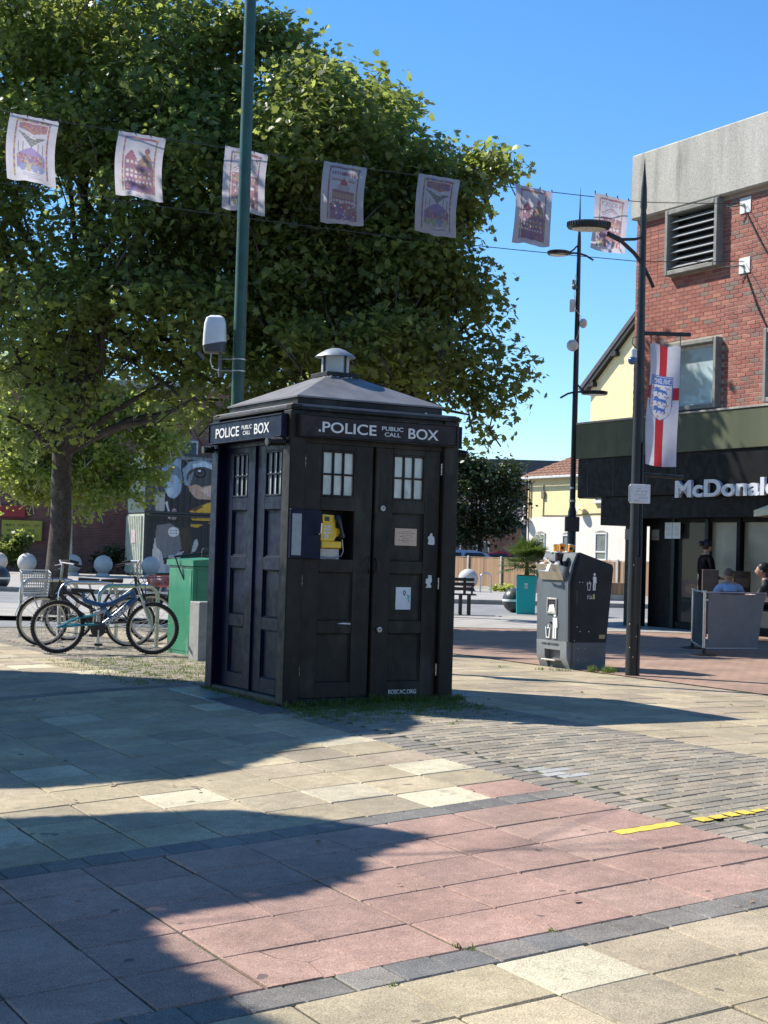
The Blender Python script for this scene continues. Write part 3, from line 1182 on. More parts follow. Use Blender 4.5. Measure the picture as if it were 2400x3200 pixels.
for i in range(260):                      # foot of the front face
    t = RNG.random()
    tuft(5.4 + t * 1.65, 11.08 - abs(RNG.gauss(0, .07)), RNG.randint(10, 24), .04 * RNG.uniform(.5, 1.5), .035)
for i in range(12):
    tuft(5.4 + RNG.choice((.85, .95, 1.1, .8)) + RNG.uniform(-.06, .06), 11.03 + RNG.uniform(-.05, .02), 26, .075, .03)
for i in range(90):
    tuft(5.38 - abs(RNG.gauss(0, .02)), 11.1 + RNG.random() * 1.6, 8, .035, .02)
for i in range(1100):                      # mossy grass in the block joints before and behind the box
    u, v = RNG.uniform(5.3, 6.9), 11.0 - abs(RNG.gauss(0, .42))
    v = round(v / .1) * .1
    tuft(u + RNG.uniform(-.1, .1), v, RNG.randint(6, 14), .02, .05)
for i in range(800):
    u, v = RNG.uniform(4.9, 6.95), 13.2 + RNG.random() ** 1.3 * 2.8
    v = round(v / .1) * .1
    tuft(u, v, RNG.randint(5, 12), .024, .06)
for (u, v, n, h) in ((10.3, 13.55, 60, .07), (10.42, 13.35, 60, .08), (10.0, 13.7, 40, .04), (10.6, 13.5, 50, .06), (9.9, 13.8, 30, .04), (9.6, 14.2, 20, .03)):
    for q in range(4):
        tuft(u + RNG.uniform(-.08, .08), v + RNG.uniform(-.05, .05), n // 3, h, .05)
for (u, v) in ((3.2, 4.9), (3.6, 4.93), (2.75, 4.7), (3.18, 4.96)):
    tuft(u, v, 14, .025, .02)
for i in range(260):                      # sparse growth along slab joints
    k = RNG.randint(0, 12)
    if RNG.random() < .5:
        u, v = 5.228 - k * SLAB_S, RNG.uniform(4.0, 11)
    else:
        u, v = RNG.uniform(1.5, 5.2), RNG.choice([4.72, 4.92, 6.96, 7.16] + [4.92 + q * SLAB_S for q in range(6)])
    if RNG.random() < .6:
        tuft(u, v, RNG.randint(2, 6), .008, .02)
tag(gb.ob('grass', GRASS, None, 0), 'short grass and moss growing round the box and in the paving joints', 'grass', kind='stuff')

# ------------------------------------------------------------------ green cabinet, stone pillar, tall green pole
GREENC = mat('green_cabinet_paint', (.02, .2, .1), .4, var=.15, scale=4, stain=(.22, .38, .28), stain_lo=.63, stain_scale=3, stretch=(1, 1, .45))
cab = thing('utility_cabinet', 'green steel street cabinet with a black lock bar behind the box', 'cabinet', (*XY(6.74, 16.27), 0), YAW)
b = B()
b.box(0, .75, 0, .74, -.03, 1.02, .008)
cbody = b.ob('body', GREENC, cab)
b = B()
b.prism([(-.02, 1.02), (.77, 1.02), (.77, 1.075), (.4, 1.115), (-.02, 1.085)], -.035, .775, 'y')
b.ob('lid', GREENC, cab, 20)
B().box(-.006, .0, .04, .7, .04, .98, .002).ob('door', GREENC, cab)
B().box(.05, .7, -.006, 0, .04, .98, .002).ob('door', GREENC, cab)
lb = B()
lb.tube([(-.13, .44, 1.11), (.1, .36, 1.15), (.42, .26, 1.2)], .014, 10)
lb.ob('lock_bar', BLACK, cab)
B().tube([(-.13, .44, 1.11), (-.07, .42, 1.12)], .019, 10).ob('lock_sleeve', STEEL, cab)
B().tube([(-.06, .42, 1.12), (-.05, .4, 1.08), (-.035, .36, 1.0), (-.008, .26, .86)], .008, 8).ob('bar_hinge', BLACK, cab)
pad = B().lathe([(0, 0), (.045, 0), (.045, .02), (0, .02)], (0, 0, 0), 16)
pad.box(-.045, .045, -.06, 0, 0, .02)
pad.xf(Matrix.Translation((.26, .3, 1.19)) @ Matrix.Rotation(math.pi / 2, 4, 'X')).ob('lock_hood', BLACK, cab)

STONE = mat('grey_stone_pillar', (.25, .25, .24), .8, var=.2, scale=7, fine=.2)
pil = tag(B().box(0, .3, 0, .28, -.03, .64, .01).ob('feeder_pillar', STONE), 'low pale grey feeder pillar between green cabinet and box', 'pillar')
pil.location = (*XY(6.51, 15.51), 0)
pil.rotation_euler = (0, 0, YAW)

PGREEN = mat('dark_green_pole_paint', (.02, .075, .055), .45, var=.2, scale=6, fine=.08)
POLE = (-1.66, 17.0)
pole = thing('mast_pole', 'tall dark green steel mast rising behind the box', 'pole', (*POLE, -.01))
B().tube([(0, 0, 0), (0, 0, 9.2)], [.075, .062], 20).ob('shaft', PGREEN, pole)
B().lathe([(.14, 0), (.14, .02), (.09, .03), (.085, .5), (.076, .52)], n=20).ob('base', PGREEN, pole)
# white radio housing strapped to the mast
an = thing('radio_housing', 'rounded white radio housing strapped to the green mast', 'antenna', (POLE[0], POLE[1], 3.0))
secs = []
for z, w, d, dx in ((.39, .06, .05, -.005), (.40, .115, .1, 0), (.47, .128, .11, 0), (.6, .125, .108, 0), (.72, .118, .1, 0), (.785, .1, .085, .002), (.81, .06, .05, .004)):
    rg = []
    for k in range(24):
        t = 2 * math.pi * k / 24
        cx, sx_ = math.cos(t), math.sin(t)
        q = .5
        rg.append((dx + w * math.copysign(abs(cx) ** q, cx), d * math.copysign(abs(sx_) ** q, sx_), z))
    secs.append(rg)


def slanted(rings, f):
    return [[(x, y, f(x, y, z)) for x, y, z in r] for r in rings]


AX = -.275
up = [r for r in secs[2:]]
lowr = [secs[0], secs[1], secs[2]]
Mx = Matrix.Translation((AX, 0, 0))
B().ring(slanted(lowr, lambda x, y, z: z + (x + .12) * .2 if z > .45 else z)).xf(Mx).ob('grey_skirt', mat('grey_plastic_skirt', (.07, .075, .085), .5), an)
B().ring(slanted(up, lambda x, y, z: z + (x + .12) * .2 if z < .5 else z)).xf(Mx).ob('cover', mat('white_plastic_cover', (.74, .74, .72), .4, var=.06), an)
B().tube([(AX + .07, 0, .4), (AX + .07, 0, .13)], .02, 10).ob('mount_tube', mat('grey_mount', (.12, .12, .13), .5), an)
for z in (.33, .2):
    s = B()
    s.tube([(AX + .05, -.02, z), (AX + .1, -.025, z), (-.07, -.03, z)], .006, 6)
    s.lathe([(.077, z - .008), (.08, z - .006), (.08, z + .006), (.077, z + .008)], n=20, caps=False)
    s.ob('strap', STEEL, an)
B().tube([(AX - .03, -.03, .4), (AX - .035, -.04, .3), (AX - .01, -.045, .22), (AX + .04, -.04, .2), (AX + .06, -.03, .21)], .006, 8).ob('cable', mat('white_cable', (.6, .6, .57), .5), an)
B().box(-.05, .05, -.004, .004, -.02, .02).xf(Matrix.Translation((AX - .14, -.04, .36)) @ Matrix.Rotation(math.radians(50), 4, 'Y')).ob('flap', mat('grey_mount', (.12, .12, .13), .5), an)

# ------------------------------------------------------------------ large litter bin
DGREY = mat('shaded_bin_steel', (.019, .02, .022), .5, var=.15, scale=3, spec=.2)
LGREY = mat('sunlit_bin_front', (.085, .1, .11), .5, var=.14, scale=5, stretch=(1, 1, .3), stain=(.14, .15, .15), stain_lo=.62)  # paler front and darker side: sun and shade put into the greys
BASEG = mat('pale_grey_bin_base', (.2, .22, .23), .55, var=.15, scale=8)
HOPS = mat('brushed_hopper_steel', (.5, .47, .42), .42, .85, var=.12, scale=14)
bn = thing('litter_bin', 'tall dark grey compactor litter bin with overfull steel hopper', 'litter bin', (2.1, 17.12, 0), math.radians(27))
# local: front face is -x (lit), right side is -y (towards the viewer), w along y, d along x
W, D = .66, .5
prof = [(.0, .3), (-.015, .95), (.03, 1.16), (.085, 1.285), (.12, 1.302), (.56, 1.175), (.575, 1.13), (D, .3)]   # (x,z) outline of the side
bd_ = B()
bd_.prism(prof, .03, W, 'y')
bd_.ob('housing', LGREY, bn, 25)
sp = B()
sp.prism([(x + (.055 if x < .1 else 0), z) for x, z in prof], .0, .029, 'y')
sp.ob('side_panel', DGREY, bn, 25)
ch = B()
for (x0, z0), (x1, z1) in zip(prof[:3], prof[1:4]):
    ch.add([(x0 - .0015, .06, z0), (x1 - .0015, .06, z1), (x1 + .056, -.001, z1), (x0 + .056, -.001, z0), (x0 + .07, .05, z0), (x1 + .07, .05, z1)], [(0, 1, 2, 3), (0, 4, 5, 1)])
ch.ob('corner_chamfer', DGREY, bn, 0)
# base
bs_ = B()
bs_.prism([(.06, -.02), (.0, .12), (-.006, .3), (.06, .3)], .045, .17, 'y').prism([(.06, -.02), (.0, .12), (-.006, .3), (.06, .3)], .49, W - .005, 'y')
bs_.prism([(-.003, .2), (-.006, .3), (.06, .3), (.06, .2)], .17, .49, 'y')
bs_.ob('base_front', BASEG, bn, 25)
B().box(.06, D, .002, W - .01, -.02, .299, .004).ob('base', mat('grey_bin_base', (.09, .095, .1), .5, var=.15, scale=6), bn)
B().box(-.06, .07, .19, .47, .075, .09, .003).ob('pedal', HOPS, bn)
text_fit('PUSH ME DOWN', mat('black_print', (.02, .02, .02), .6), 'lettering', .54, .2, .245, .272, -.0058, bn, .002, .004, 'left')
# hopper drawer tilted open
hp = B()
hp.prism([(-.03, .985), (-.105, 1.16), (-.09, 1.165), (-.018, .995)], .11, .56, 'y')
hop = hp.ob('hopper', HOPS, bn, 10)
for y in (.1, .56):
    B().prism([(-.03, .985), (-.105, 1.16), (.06, 1.13), (.03, 1.0)], y, y + .01, 'y').ob('hopper_cheek', HOPS, hop, 0)
B().tube([(-.075, .2, 1.09), (-.115, .22, 1.085), (-.125, .335, 1.08), (-.115, .45, 1.085), (-.075, .47, 1.09)], .011, 10).ob('hopper_handle', CHROME, hop)
B().box(-.02, .06, .11, .56, .98, 1.2).ob('hopper_mouth', DARKIN, bn)
# card window
fr = B()
for (y0, y1, z0, z1) in ((.24, .26, .6, .78), (.42, .44, .6, .78), (.26, .42, .6, .625), (.26, .42, .76, .78)):
    fr.box(-.022, -.004, y0, y1, z0, z1, .003)
cw = fr.ob('window_frame', HOPS, bn)
B().box(-.0145, -.0115, .26, .42, .625, .76).ob('window', DARKIN, cw)
B().prism([(.27, .63), (.41, .63), (.39, .7), (.3, .71)], -.018, -.0148, 'x').ob('card', PAPER, cw)


def pictogram(M, parent):
    """figure dropping litter into a basket; unit: 1 high, x to the right"""
    b = B()
    b.lathe([(0, 0), (.085, 0), (.085, .01), (0, .01)], (.62, 0, .9), 20, axis='y')
    b.prism([(.5, .78), (.74, .78), (.78, .72), (.8, .42), (.75, .4), (.73, .55), (.73, .0), (.64, .0), (.63, .4), (.6, .4), (.6, .0), (.5, .0), (.51, .6), (.3, .62), (.29, .57), (.48, .53)], 0, .01, 'y')
    b.prism([(.0, .42), (.045, .42), (.1, .04), (.24, .04), (.29, .4), (.335, .4), (.28, .0), (.07, .0)], 0, .01, 'y')
    for (x, z) in ((.2, .47), (.15, .38), (.22, .4)):
        b.lathe([(0, 0), (.035, 0), (.035, .01), (0, .01)], (x, 0, z), 10, axis='y')
    b.xf(M)
    return b.ob('pictogram', WHITE_P, parent)


# front pictogram: x of drawing -> -y of the bin, thickness outwards
Mf = Matrix(((0, -.25, 0, -.0115), (-.31, 0, 0, .47), (0, 0, .3, .325), (0, 0, 0, 1)))
pictogram(Mf, bn)
Ms = Matrix(((.16, 0, 0, .22), (0, .12, 0, -.0022), (0, 0, .2, .88), (0, 0, 0, 1)))
pictogram(Ms, bn)
cv = Canvas(22, 12, (.028, .03, .034))
cv.text('FILL', 1, 4, 15, 11, (.7, .7, .7))
cv.rect(16, 0, 21, 11, (.4, .42, .08))
link('fill_sticker', print_mesh('fill_sticker', cv, print_mat('sticker_print', .5), lambda s, t: (.225 + s * .11, -.0015, .84 - t * .06)), bn)
B().box(.4, .48, -.0025, -.0005, .34, .385, .001).ob('label', mat('tan_label', (.4, .28, .14), .5), bn)
for (x, z) in ((.12, .97), (.16, .968), (.22, .966), (.27, .964), (.1, .47), (.14, .42), (.26, .42), (.07, .32), (.12, .23), (.22, .23), (.12, .1), (.22, .1)):
    B().lathe([(0, 0), (.006, 0), (.005, .004), (0, .004)], (0, 0, 0), 8).xf(Matrix.Translation((x, -.001, z)) @ Matrix.Rotation(math.pi / 2, 4, 'X')).ob('rivet', STEEL, bn)
B().box(.082, .1, -.002, .001, .72, .88, .001).ob('key_slot', BLACK, bn)


def bin_pt(x, y, z):
    c, s = math.cos(math.radians(27)), math.sin(math.radians(27))
    return (2.1 + x * c - y * s, 17.12 + x * s + y * c, z)


def cup(loc, h, r, m, label, tilt=(0, 0), logo=None):
    t = thing('paper_cup', label, 'cup', loc)
    M = Matrix.Rotation(tilt[0], 4, 'X') @ Matrix.Rotation(tilt[1], 4, 'Y')
    B().lathe([(0, 0), (r * .72, 0), (r, h), (r * .95, h), (r * .68, .006), (0, .006)], n=20).xf(M).ob('cup', m, t)
    B().lathe([(r * .97, h - .004), (r * 1.05, h - .004), (r * 1.05, h + .004), (r * .97, h + .004)], n=20, caps=False).xf(M).ob('rim', PAPER, t)
    if logo:
        lg = B().lathe([(0, 0), (.02, 0), (.02, .003), (0, .003)], (0, 0, 0), 16).xf(M @ Matrix.Translation((.0, -r * .87, h * .5)) @ Matrix.Rotation(math.radians(90 - 8), 4, 'X'))
        lg.ob('logo', logo, t)
    return t


ORG = mat('orange_paper_cup', (.75, .3, .03), .5, var=.15, scale=30)
YLC = mat('yellow_paper_cup', (.8, .48, .06), .5, var=.15, scale=30)
cup(bin_pt(.1, .46, 1.303), .085, .04, YLC, 'yellow paper cup, leftmost of three on the bin')
cup(bin_pt(.11, .36, 1.302), .095, .043, ORG, 'taller yellow and orange paper cup, middle of three on the bin', (0, .06), DKP)
cup(bin_pt(.13, .22, 1.299), .085, .041, ORG, 'tilted orange paper cup, rightmost of three on the bin', (-.1, .2), DKP)
BLUEC = mat('dark_blue_drink_cup', (.012, .014, .03), .35)
dc = cup(bin_pt(-.03, .22, 1.13), .17, .05, BLUEC, 'dark blue drink cup with red round logo in the hopper', (.1, .1))
B().lathe([(0, 0), (.025, 0), (.025, .003), (0, .003)], (0, 0, 0), 18).xf(Matrix.Translation((.0, -.046, .115)) @ Matrix.Rotation(math.radians(84), 4, 'X')).ob('logo', mat('red_logo', (.5, .02, .04), .4), dc)
B().prism([(-.02, -.004), (.0, .007), (.02, .003), (.0, -.006)], 0, .001, 'y').xf(Matrix.Translation((.0, -.05, .118))).ob('logo_wave', WHITE_P, dc)
B().tube([(0, 0, .16), (-.01, 0, .26)], .004, 6).ob('straw', PAPER, dc)


def crumpled(name, label, loc, size, m, seed):
    r_ = random.Random(seed)
    b = B().sphere((0, 0, 0), 1, 14, 9)
    b.v = [(x * size[0] * (1 + r_.uniform(-.25, .25)), y * size[1] * (1 + r_.uniform(-.25, .25)), z * size[2] * (1 + r_.uniform(-.25, .25)) + size[2]) for x, y, z in b.v]
    o = tag(b.ob(name, m, None, 20), label, name.replace('_', ' '))
    o.location = loc
    return o


KRAFT = mat('brown_kraft_paper', (.38, .24, .12), .8, var=.25, scale=30)
crumpled('paper_bag', 'crumpled brown paper bag stuffed in the bin hopper', bin_pt(-.03, .42, 1.1), (.05, .06, .06), KRAFT, 3)
crumpled('paper_napkin', 'crumpled white napkin at the left of the hopper', bin_pt(-.04, .51, 1.12), (.04, .04, .03), PAPER, 4)
crumpled('food_wrapper', 'greyish food wrapper hanging over the hopper edge', bin_pt(-.05, .19, 1.1), (.04, .05, .05), mat('grey_wrapper', (.45, .45, .47), .5), 5)
o = tag(B().box(-.09, .09, -.012, .012, -.004, .004, .002).ob('paper_strip', PAPER), 'white folded paper lying across the hopper', 'paper')
o.location = bin_pt(-.06, .36, 1.19)
o.rotation_euler = (.1, .5, math.radians(-55))
o = tag(B().box(-.002, .002, -.03, .03, -.09, .0).ob('receipt', PAPER), 'white receipt hanging over the front of the hopper', 'paper')
o.location = bin_pt(-.109, .27, 1.165)
o.rotation_euler = (0, .38, math.radians(27))
for i, (x, y) in enumerate(((.09, .52), (.06, .4), (.1, .3))):
    crumpled('paper_scrap', ('small white paper scrap beside the leftmost cup', 'white paper scrap before the middle cup', 'white paper scrap by the tilted cup')[i], bin_pt(x, y, 1.29), (.02, .022, .008), PAPER, 10 + i)

# ------------------------------------------------------------------ street lamps
LAMPB = mat('black_lamp_paint', (.014, .015, .016), .38, var=.25, scale=9, fine=.1, stain=(.06, .06, .06), stain_lo=.72, stain_scale=18)
LENS = mat('lamp_lens_glass', (.55, .52, .45), .3, var=.15, scale=12)


def lamp_head(M, parent, r=.225):
    h = B()
    h.lathe([(0, .055), (r * .9, .05), (r, .03), (r, -.005), (r * .97, -.02), (r * .86, -.028), (r * .84, -.02), (0, -.02)], n=40)
    for k in range(40):
        t = 2 * math.pi * k / 40
        i0 = len(h.v)
        h.box(r * .97, r * 1.03, -.006, .006, -.002, .044)
        h.xf(Matrix.Rotation(t, 4, 'Z'), i0)
    h.xf(M)
    o = h.ob('lamp_head', LAMPB, parent)
    B().lathe([(0, -.03), (r * .8, -.03), (r * .82, -.021), (0, -.021)], n=36).xf(M).ob('lens', LENS, o)
    return o


LX, LY = 2.71, 16.5
lp = thing('street_lamp', 'black street lamp with pointed tip and banner beside the bin', 'street lamp', (LX, LY, 0))
B().lathe([(0, -.03), (.078, -.03), (.076, 1.0), (.072, 1.45), (.066, 1.5), (.062, 2.6), (.05, 3.4), (.042, 3.9), (.034, 4.9), (.034, 4.98), (.0, 4.98)], n=20).ob('column', LAMPB, lp)
B().lathe([(.03, 4.98), (.03, 5.02), (.037, 5.05), (.03, 5.25), (.012, 5.45), (.002, 5.58)], n=14).ob('spire', LAMPB, lp)
B().box(-.008, .05, -.082, -.06, .55, 1.28, .01).ob('service_door', LAMPB, lp)
B().tube([(.045, -.07, .0), (.05, -.07, 1.4), (.046, -.06, 2.5)], .012, 8).ob('cable_duct', LAMPB, lp)
# curved arms towards the viewer's left
B().tube([(-.42, -.28, 4.7), (-.26, -.19, 4.65), (-.1, -.08, 4.68), (0, -.02, 4.72)], [.016, .018, .016, .014], 10).ob('upper_arm', LAMPB, lp)
B().tube([(-.42, -.28, 4.68), (-.26, -.19, 4.63), (-.1, -.07, 4.53), (.0, .0, 4.43), (.09, .04, 4.28), (.135, .06, 4.19)], [.02, .022, .022, .022, .021, .02], 10).ob('lower_arm', LAMPB, lp)
lamp_head(Matrix.Translation((-.64, -.4, 4.73)) @ Matrix.Rotation(math.radians(4), 4, 'X'), lp)
# banner arms
B().box(.03, .54, -.02, .02, 3.66, 3.7, .004).ob('banner_arm', LAMPB, lp)
B().tube([(.06, -.0, 2.155), (.47, -.0, 2.135), (.5, 0, 2.132)], .024, 12).ob('banner_arm', LAMPB, lp)
for z in (2.02, 1.86):
    B().lathe([(.068, z - .012), (.071, z - .01), (.071, z + .01), (.068, z + .012)], n=20, caps=False).ob('clamp_band', STEEL, lp)
cm = B()
cm.box(-.11, -.05, -.1, -.04, 3.4, 3.5, .01)
cmo = cm.ob('camera_mount', mat('white_camera_plastic', (.6, .6, .6), .4), lp)
B().sphere((-.1, -.09, 3.37), .045, 14, 8).ob('camera_dome', mat('blue_glass_dome', (.06, .12, .25), .15), cmo)
B().tube([(-.06, -.06, 3.5), (-.1, -.08, 3.56), (-.09, -.07, 3.62), (-.05, -.05, 3.63)], .005, 6).ob('camera_cable', BLACK, cmo)
# sticker flecks
for (z, a) in ((1.18, -1.9), (.42, -1.3), (.3, -2.2), (.7, -1.0), (.2, -1.7), (.55, -2.3)):
    B().prism([(-.006, -.006), (.006, -.004), (.004, .006), (-.004, .005)], 0, .001, 'y').xf(Matrix.Rotation(a + math.pi / 2, 4, 'Z') @ Matrix.Translation((0, -.0785, z))).ob('sticker_fleck', PAPER, lp)

# hand-written board strapped to the lamp
cv = Canvas(48, 44, (.66, .66, .66))
r_ = random.Random(5)
for j, (y, n, x0) in enumerate(((8, 4, 16), (14, 11, 12), (22, 10, 10), (30, 8, 22), (37, 5, 8))):
    x = x0
    for i in range(n):
        h = r_.uniform(2.5, 5)
        cv.line(x, y, x + r_.uniform(-1, 2), y + h, .8, (.3, .3, .33))
        cv.line(x, y + r_.uniform(0, h), x + 2.2, y + r_.uniform(0, h), .8, (.38, .38, .4))
        x += 2.9
brd = thing('notice_board', 'small white hand-lettered board strapped to the black lamp', 'sign', (LX, LY, 1.94))
B().box(-.088, .128, -.105, -.085, -.1, .105, .003).ob('board', PAPER, brd)
link('writing', print_mesh('writing', cv, print_mat('board_print', .5), lambda s, t: (-.08 + s * .2, -.1058, .098 - t * .19)), brd)
B().box(-.1, -.088, -.1, -.06, -.08, .09, .002).ob('bracket', STEEL, brd)

# banner with the red cross and the crest
cv = Canvas(66, 250, (.62, .62, .68))
RED = (.48, .035, .045)
BLU = (.09, .17, .45)
cv.rect(20, 0, 37, 250, RED)
cv.rect(0, 86, 66, 112, RED)
cv.poly([(5, 64), (52, 64), (52, 126), (49, 138), (42, 148), (29, 155), (16, 148), (9, 138), (5, 126)], (.64, .64, .68))
cv.poly([(7, 66), (50, 66), (50, 82), (7, 82)], BLU)
cv.text('ENGLAND', 9, 69.5, 48.5, 79.5, (.72, .72, .75))
for pts in ([(5, 64), (52, 64)], [(52, 64), (52, 126)], [(52, 126), (49, 138)], [(49, 138), (42, 148)], [(42, 148), (29, 155)], [(29, 155), (16, 148)], [(16, 148), (9, 138)], [(9, 138), (5, 126)], [(5, 126), (5, 64)]):
    cv.line(*pts[0], *pts[1], 1.2, BLU)
for k, y in enumerate((94, 113, 132)):           # three walking lions, facing left
    s = 1 if k < 2 else .86
    cx = 28
    cv.ell(cx - 10 * s, y - 3, 5 * s, 4.6, BLU)                     # head and mane
    cv.poly([(cx - 8 * s, y - 4), (cx + 8 * s, y - 2), (cx + 13 * s, y + 1), (cx + 10 * s, y + 5), (cx - 2, y + 3), (cx - 9 * s, y + 4)], BLU)
    for q, (dx, ex) in enumerate(((-12, -17), (-6, -8), (5, 3), (10, 13))):
        cv.line(cx + dx * s, y + 1, cx + ex * s, y + (7 if q else 2), 2.4, BLU)
    cv.line(cx + 11 * s, y, cx + 13 * s, y - 6, 1.8, BLU)
    cv.line(cx + 13 * s, y - 6, cx + 8 * s, y - 8, 1.8, BLU)
    cv.line(cx - 15 * s, y - 4, cx - 18 * s, y - 2, 1.6, BLU)
for (x, y) in ((10, 88), (24, 88), (44, 89), (10, 106), (23, 104), (44, 106), (11, 122), (24, 123), (42, 124), (24, 147), (36, 140)):
    cv.ell(x, y, 2.4, 2.4, (.55, .2, .1))
    cv.ell(x, y, 1., 1., (.6, .5, .3))
bnr = thing('banner_flag', 'white banner with red cross and blue three-lions crest on the lamp', 'banner', (LX, LY, 2.9))


def bpos(s, t):
    x = .105 + s * .335 - t * .03 + .012 * math.sin(t * 7) * (1 - s)
    y = -.004 - .02 * math.sin(s * 5 + t * 3) - .016 * math.sin(t * 9 + s * 4) * (.3 + t)
    z = .66 - t * 1.3 + (.05 * (s - .5) ** 2 - .025 * s) * 1.0 + .012 * math.sin(s * 9) * (t < .02)
    return (x, y, z)


link('cloth', print_mesh('cloth', cv, print_mat('banner_cloth', .75, .3), bpos), bnr)
for (s, t, z1) in ((.02, 0, .78), (.98, 0, .78), (.02, 1, -.72), (.98, 1, -.735)):
    p = bpos(s, t)
    B().tube([p, (p[0] + .004, p[1], z1)], .005, 6).ob('tie', BLACK, bnr)

FX, FY = 3.8, 31.0
fl = thing('street_lamp', 'tall slim black street lamp with two heads behind the bin', 'street lamp', (FX, FY, 0))
B().lathe([(0, -.03), (.09, -.03), (.085, 2.2), (.06, 2.3), (.055, 5.2), (.04, 7.6), (.038, 7.7), (0, 7.7)], n=16).ob('column', LAMPB, fl)
B().lathe([(.036, 7.7), (.036, 7.76), (.026, 7.9), (.014, 8.35), (.002, 8.8)], n=12).ob('spire', LAMPB, fl)


def far_arm(z, sx):
    B().tube([(sx * .02, 0, z + .2), (sx * .12, -.01, z + .09), (sx * .24, -.02, z + .01)], .018, 8).ob('stay', LAMPB, fl)
    B().tube([(-sx * .3, .02, z - .1), (-sx * .15, .02, z - .01), (0, 0, z + .03), (sx * .12, -.01, z + .03), (sx * .26, -.02, z)], .02, 8).ob('arm', LAMPB, fl)
    lamp_head(Matrix.Translation((sx * .42, -.05, z - .0)), fl, .22)


far_arm(7.42, -1)
far_arm(4.6, 1)
dv = B()
dv.box(-.16, -.06, -.06, .04, 6.25, 6.5, .01)
dv.ob('radio_box', mat('white_camera_plastic', (.6, .6, .6), .4), fl)
B().sphere((.12, -.04, 6.02), .1, 14, 8, sx=.8).ob('radio_dish', mat('white_camera_plastic', (.6, .6, .6), .4), fl)
B().sphere((-.09, -.06, 5.56), .12, 16, 10).ob('globe_sensor', mat('white_camera_plastic', (.6, .6, .6), .4), fl)
B().sphere((-.08, -.06, 6.75), .06, 10, 8).box(-.12, -.06, -.05, .0, 6.8, 6.9).ob('camera', mat('grey_mount', (.12, .12, .13), .5), fl)
B().tube([(-.06, -.06, 7.0), (-.1, -.06, 6.8), (-.05, -.07, 6.3), (.07, -.07, 6.15), (.02, -.07, 5.8), (-.06, -.07, 5.6)], .006, 6).ob('cable', PAPER, fl)
B().box(-.14, .14, -.11, .08, 1.8, 2.1, .01).ob('control_box', LAMPB, fl)
B().box(.12, .48, -.06, -.03, 2.47, 2.66, .003).xf(Matrix.Identity(4)).ob('street_sign', mat('blue_sign_face', (.03, .05, .2), .4, var=.4, scale=6), fl)
for z in (2.42, 2.68):
    B().lathe([(.062, z - .02), (.07, z - .02), (.07, z + .02), (.062, z + .02)], n=14, caps=False).ob('clamp_band', STEEL, fl)

# ------------------------------------------------------------------ bunting across the square
flag_x = [(-5.16, 21.83), (-3.71, 22.44), (-2.23, 23.06), (-.75, 23.69), (.73, 24.31), (2.3, 24.97), (3.66, 25.55)]
BDIR = Vector((.921, .389, 0)).normalized()
EDGE = [(.35, .08, .07), (.5, .35, .1), (.2, .12, .3), (.45, .14, .1), (.3, .28, .12)]
WHITEC = (.62, .6, .63)


def border(cv, r_, x0=8, x1=None, top=True, bottom=False):
    x1 = x1 or cv.w - 8
    for y in range(5, cv.h - 6, 2):
        cv.rect(x0, y, x0 + 2.4, y + 2, r_.choice(EDGE))
        cv.rect(x1 - 2.4, y, x1, y + 2, r_.choice(EDGE))
    if top:
        for x in range(int(x0), int(x1), 3):
            cv.rect(x, 4, x + 3, 7, r_.choice(EDGE))


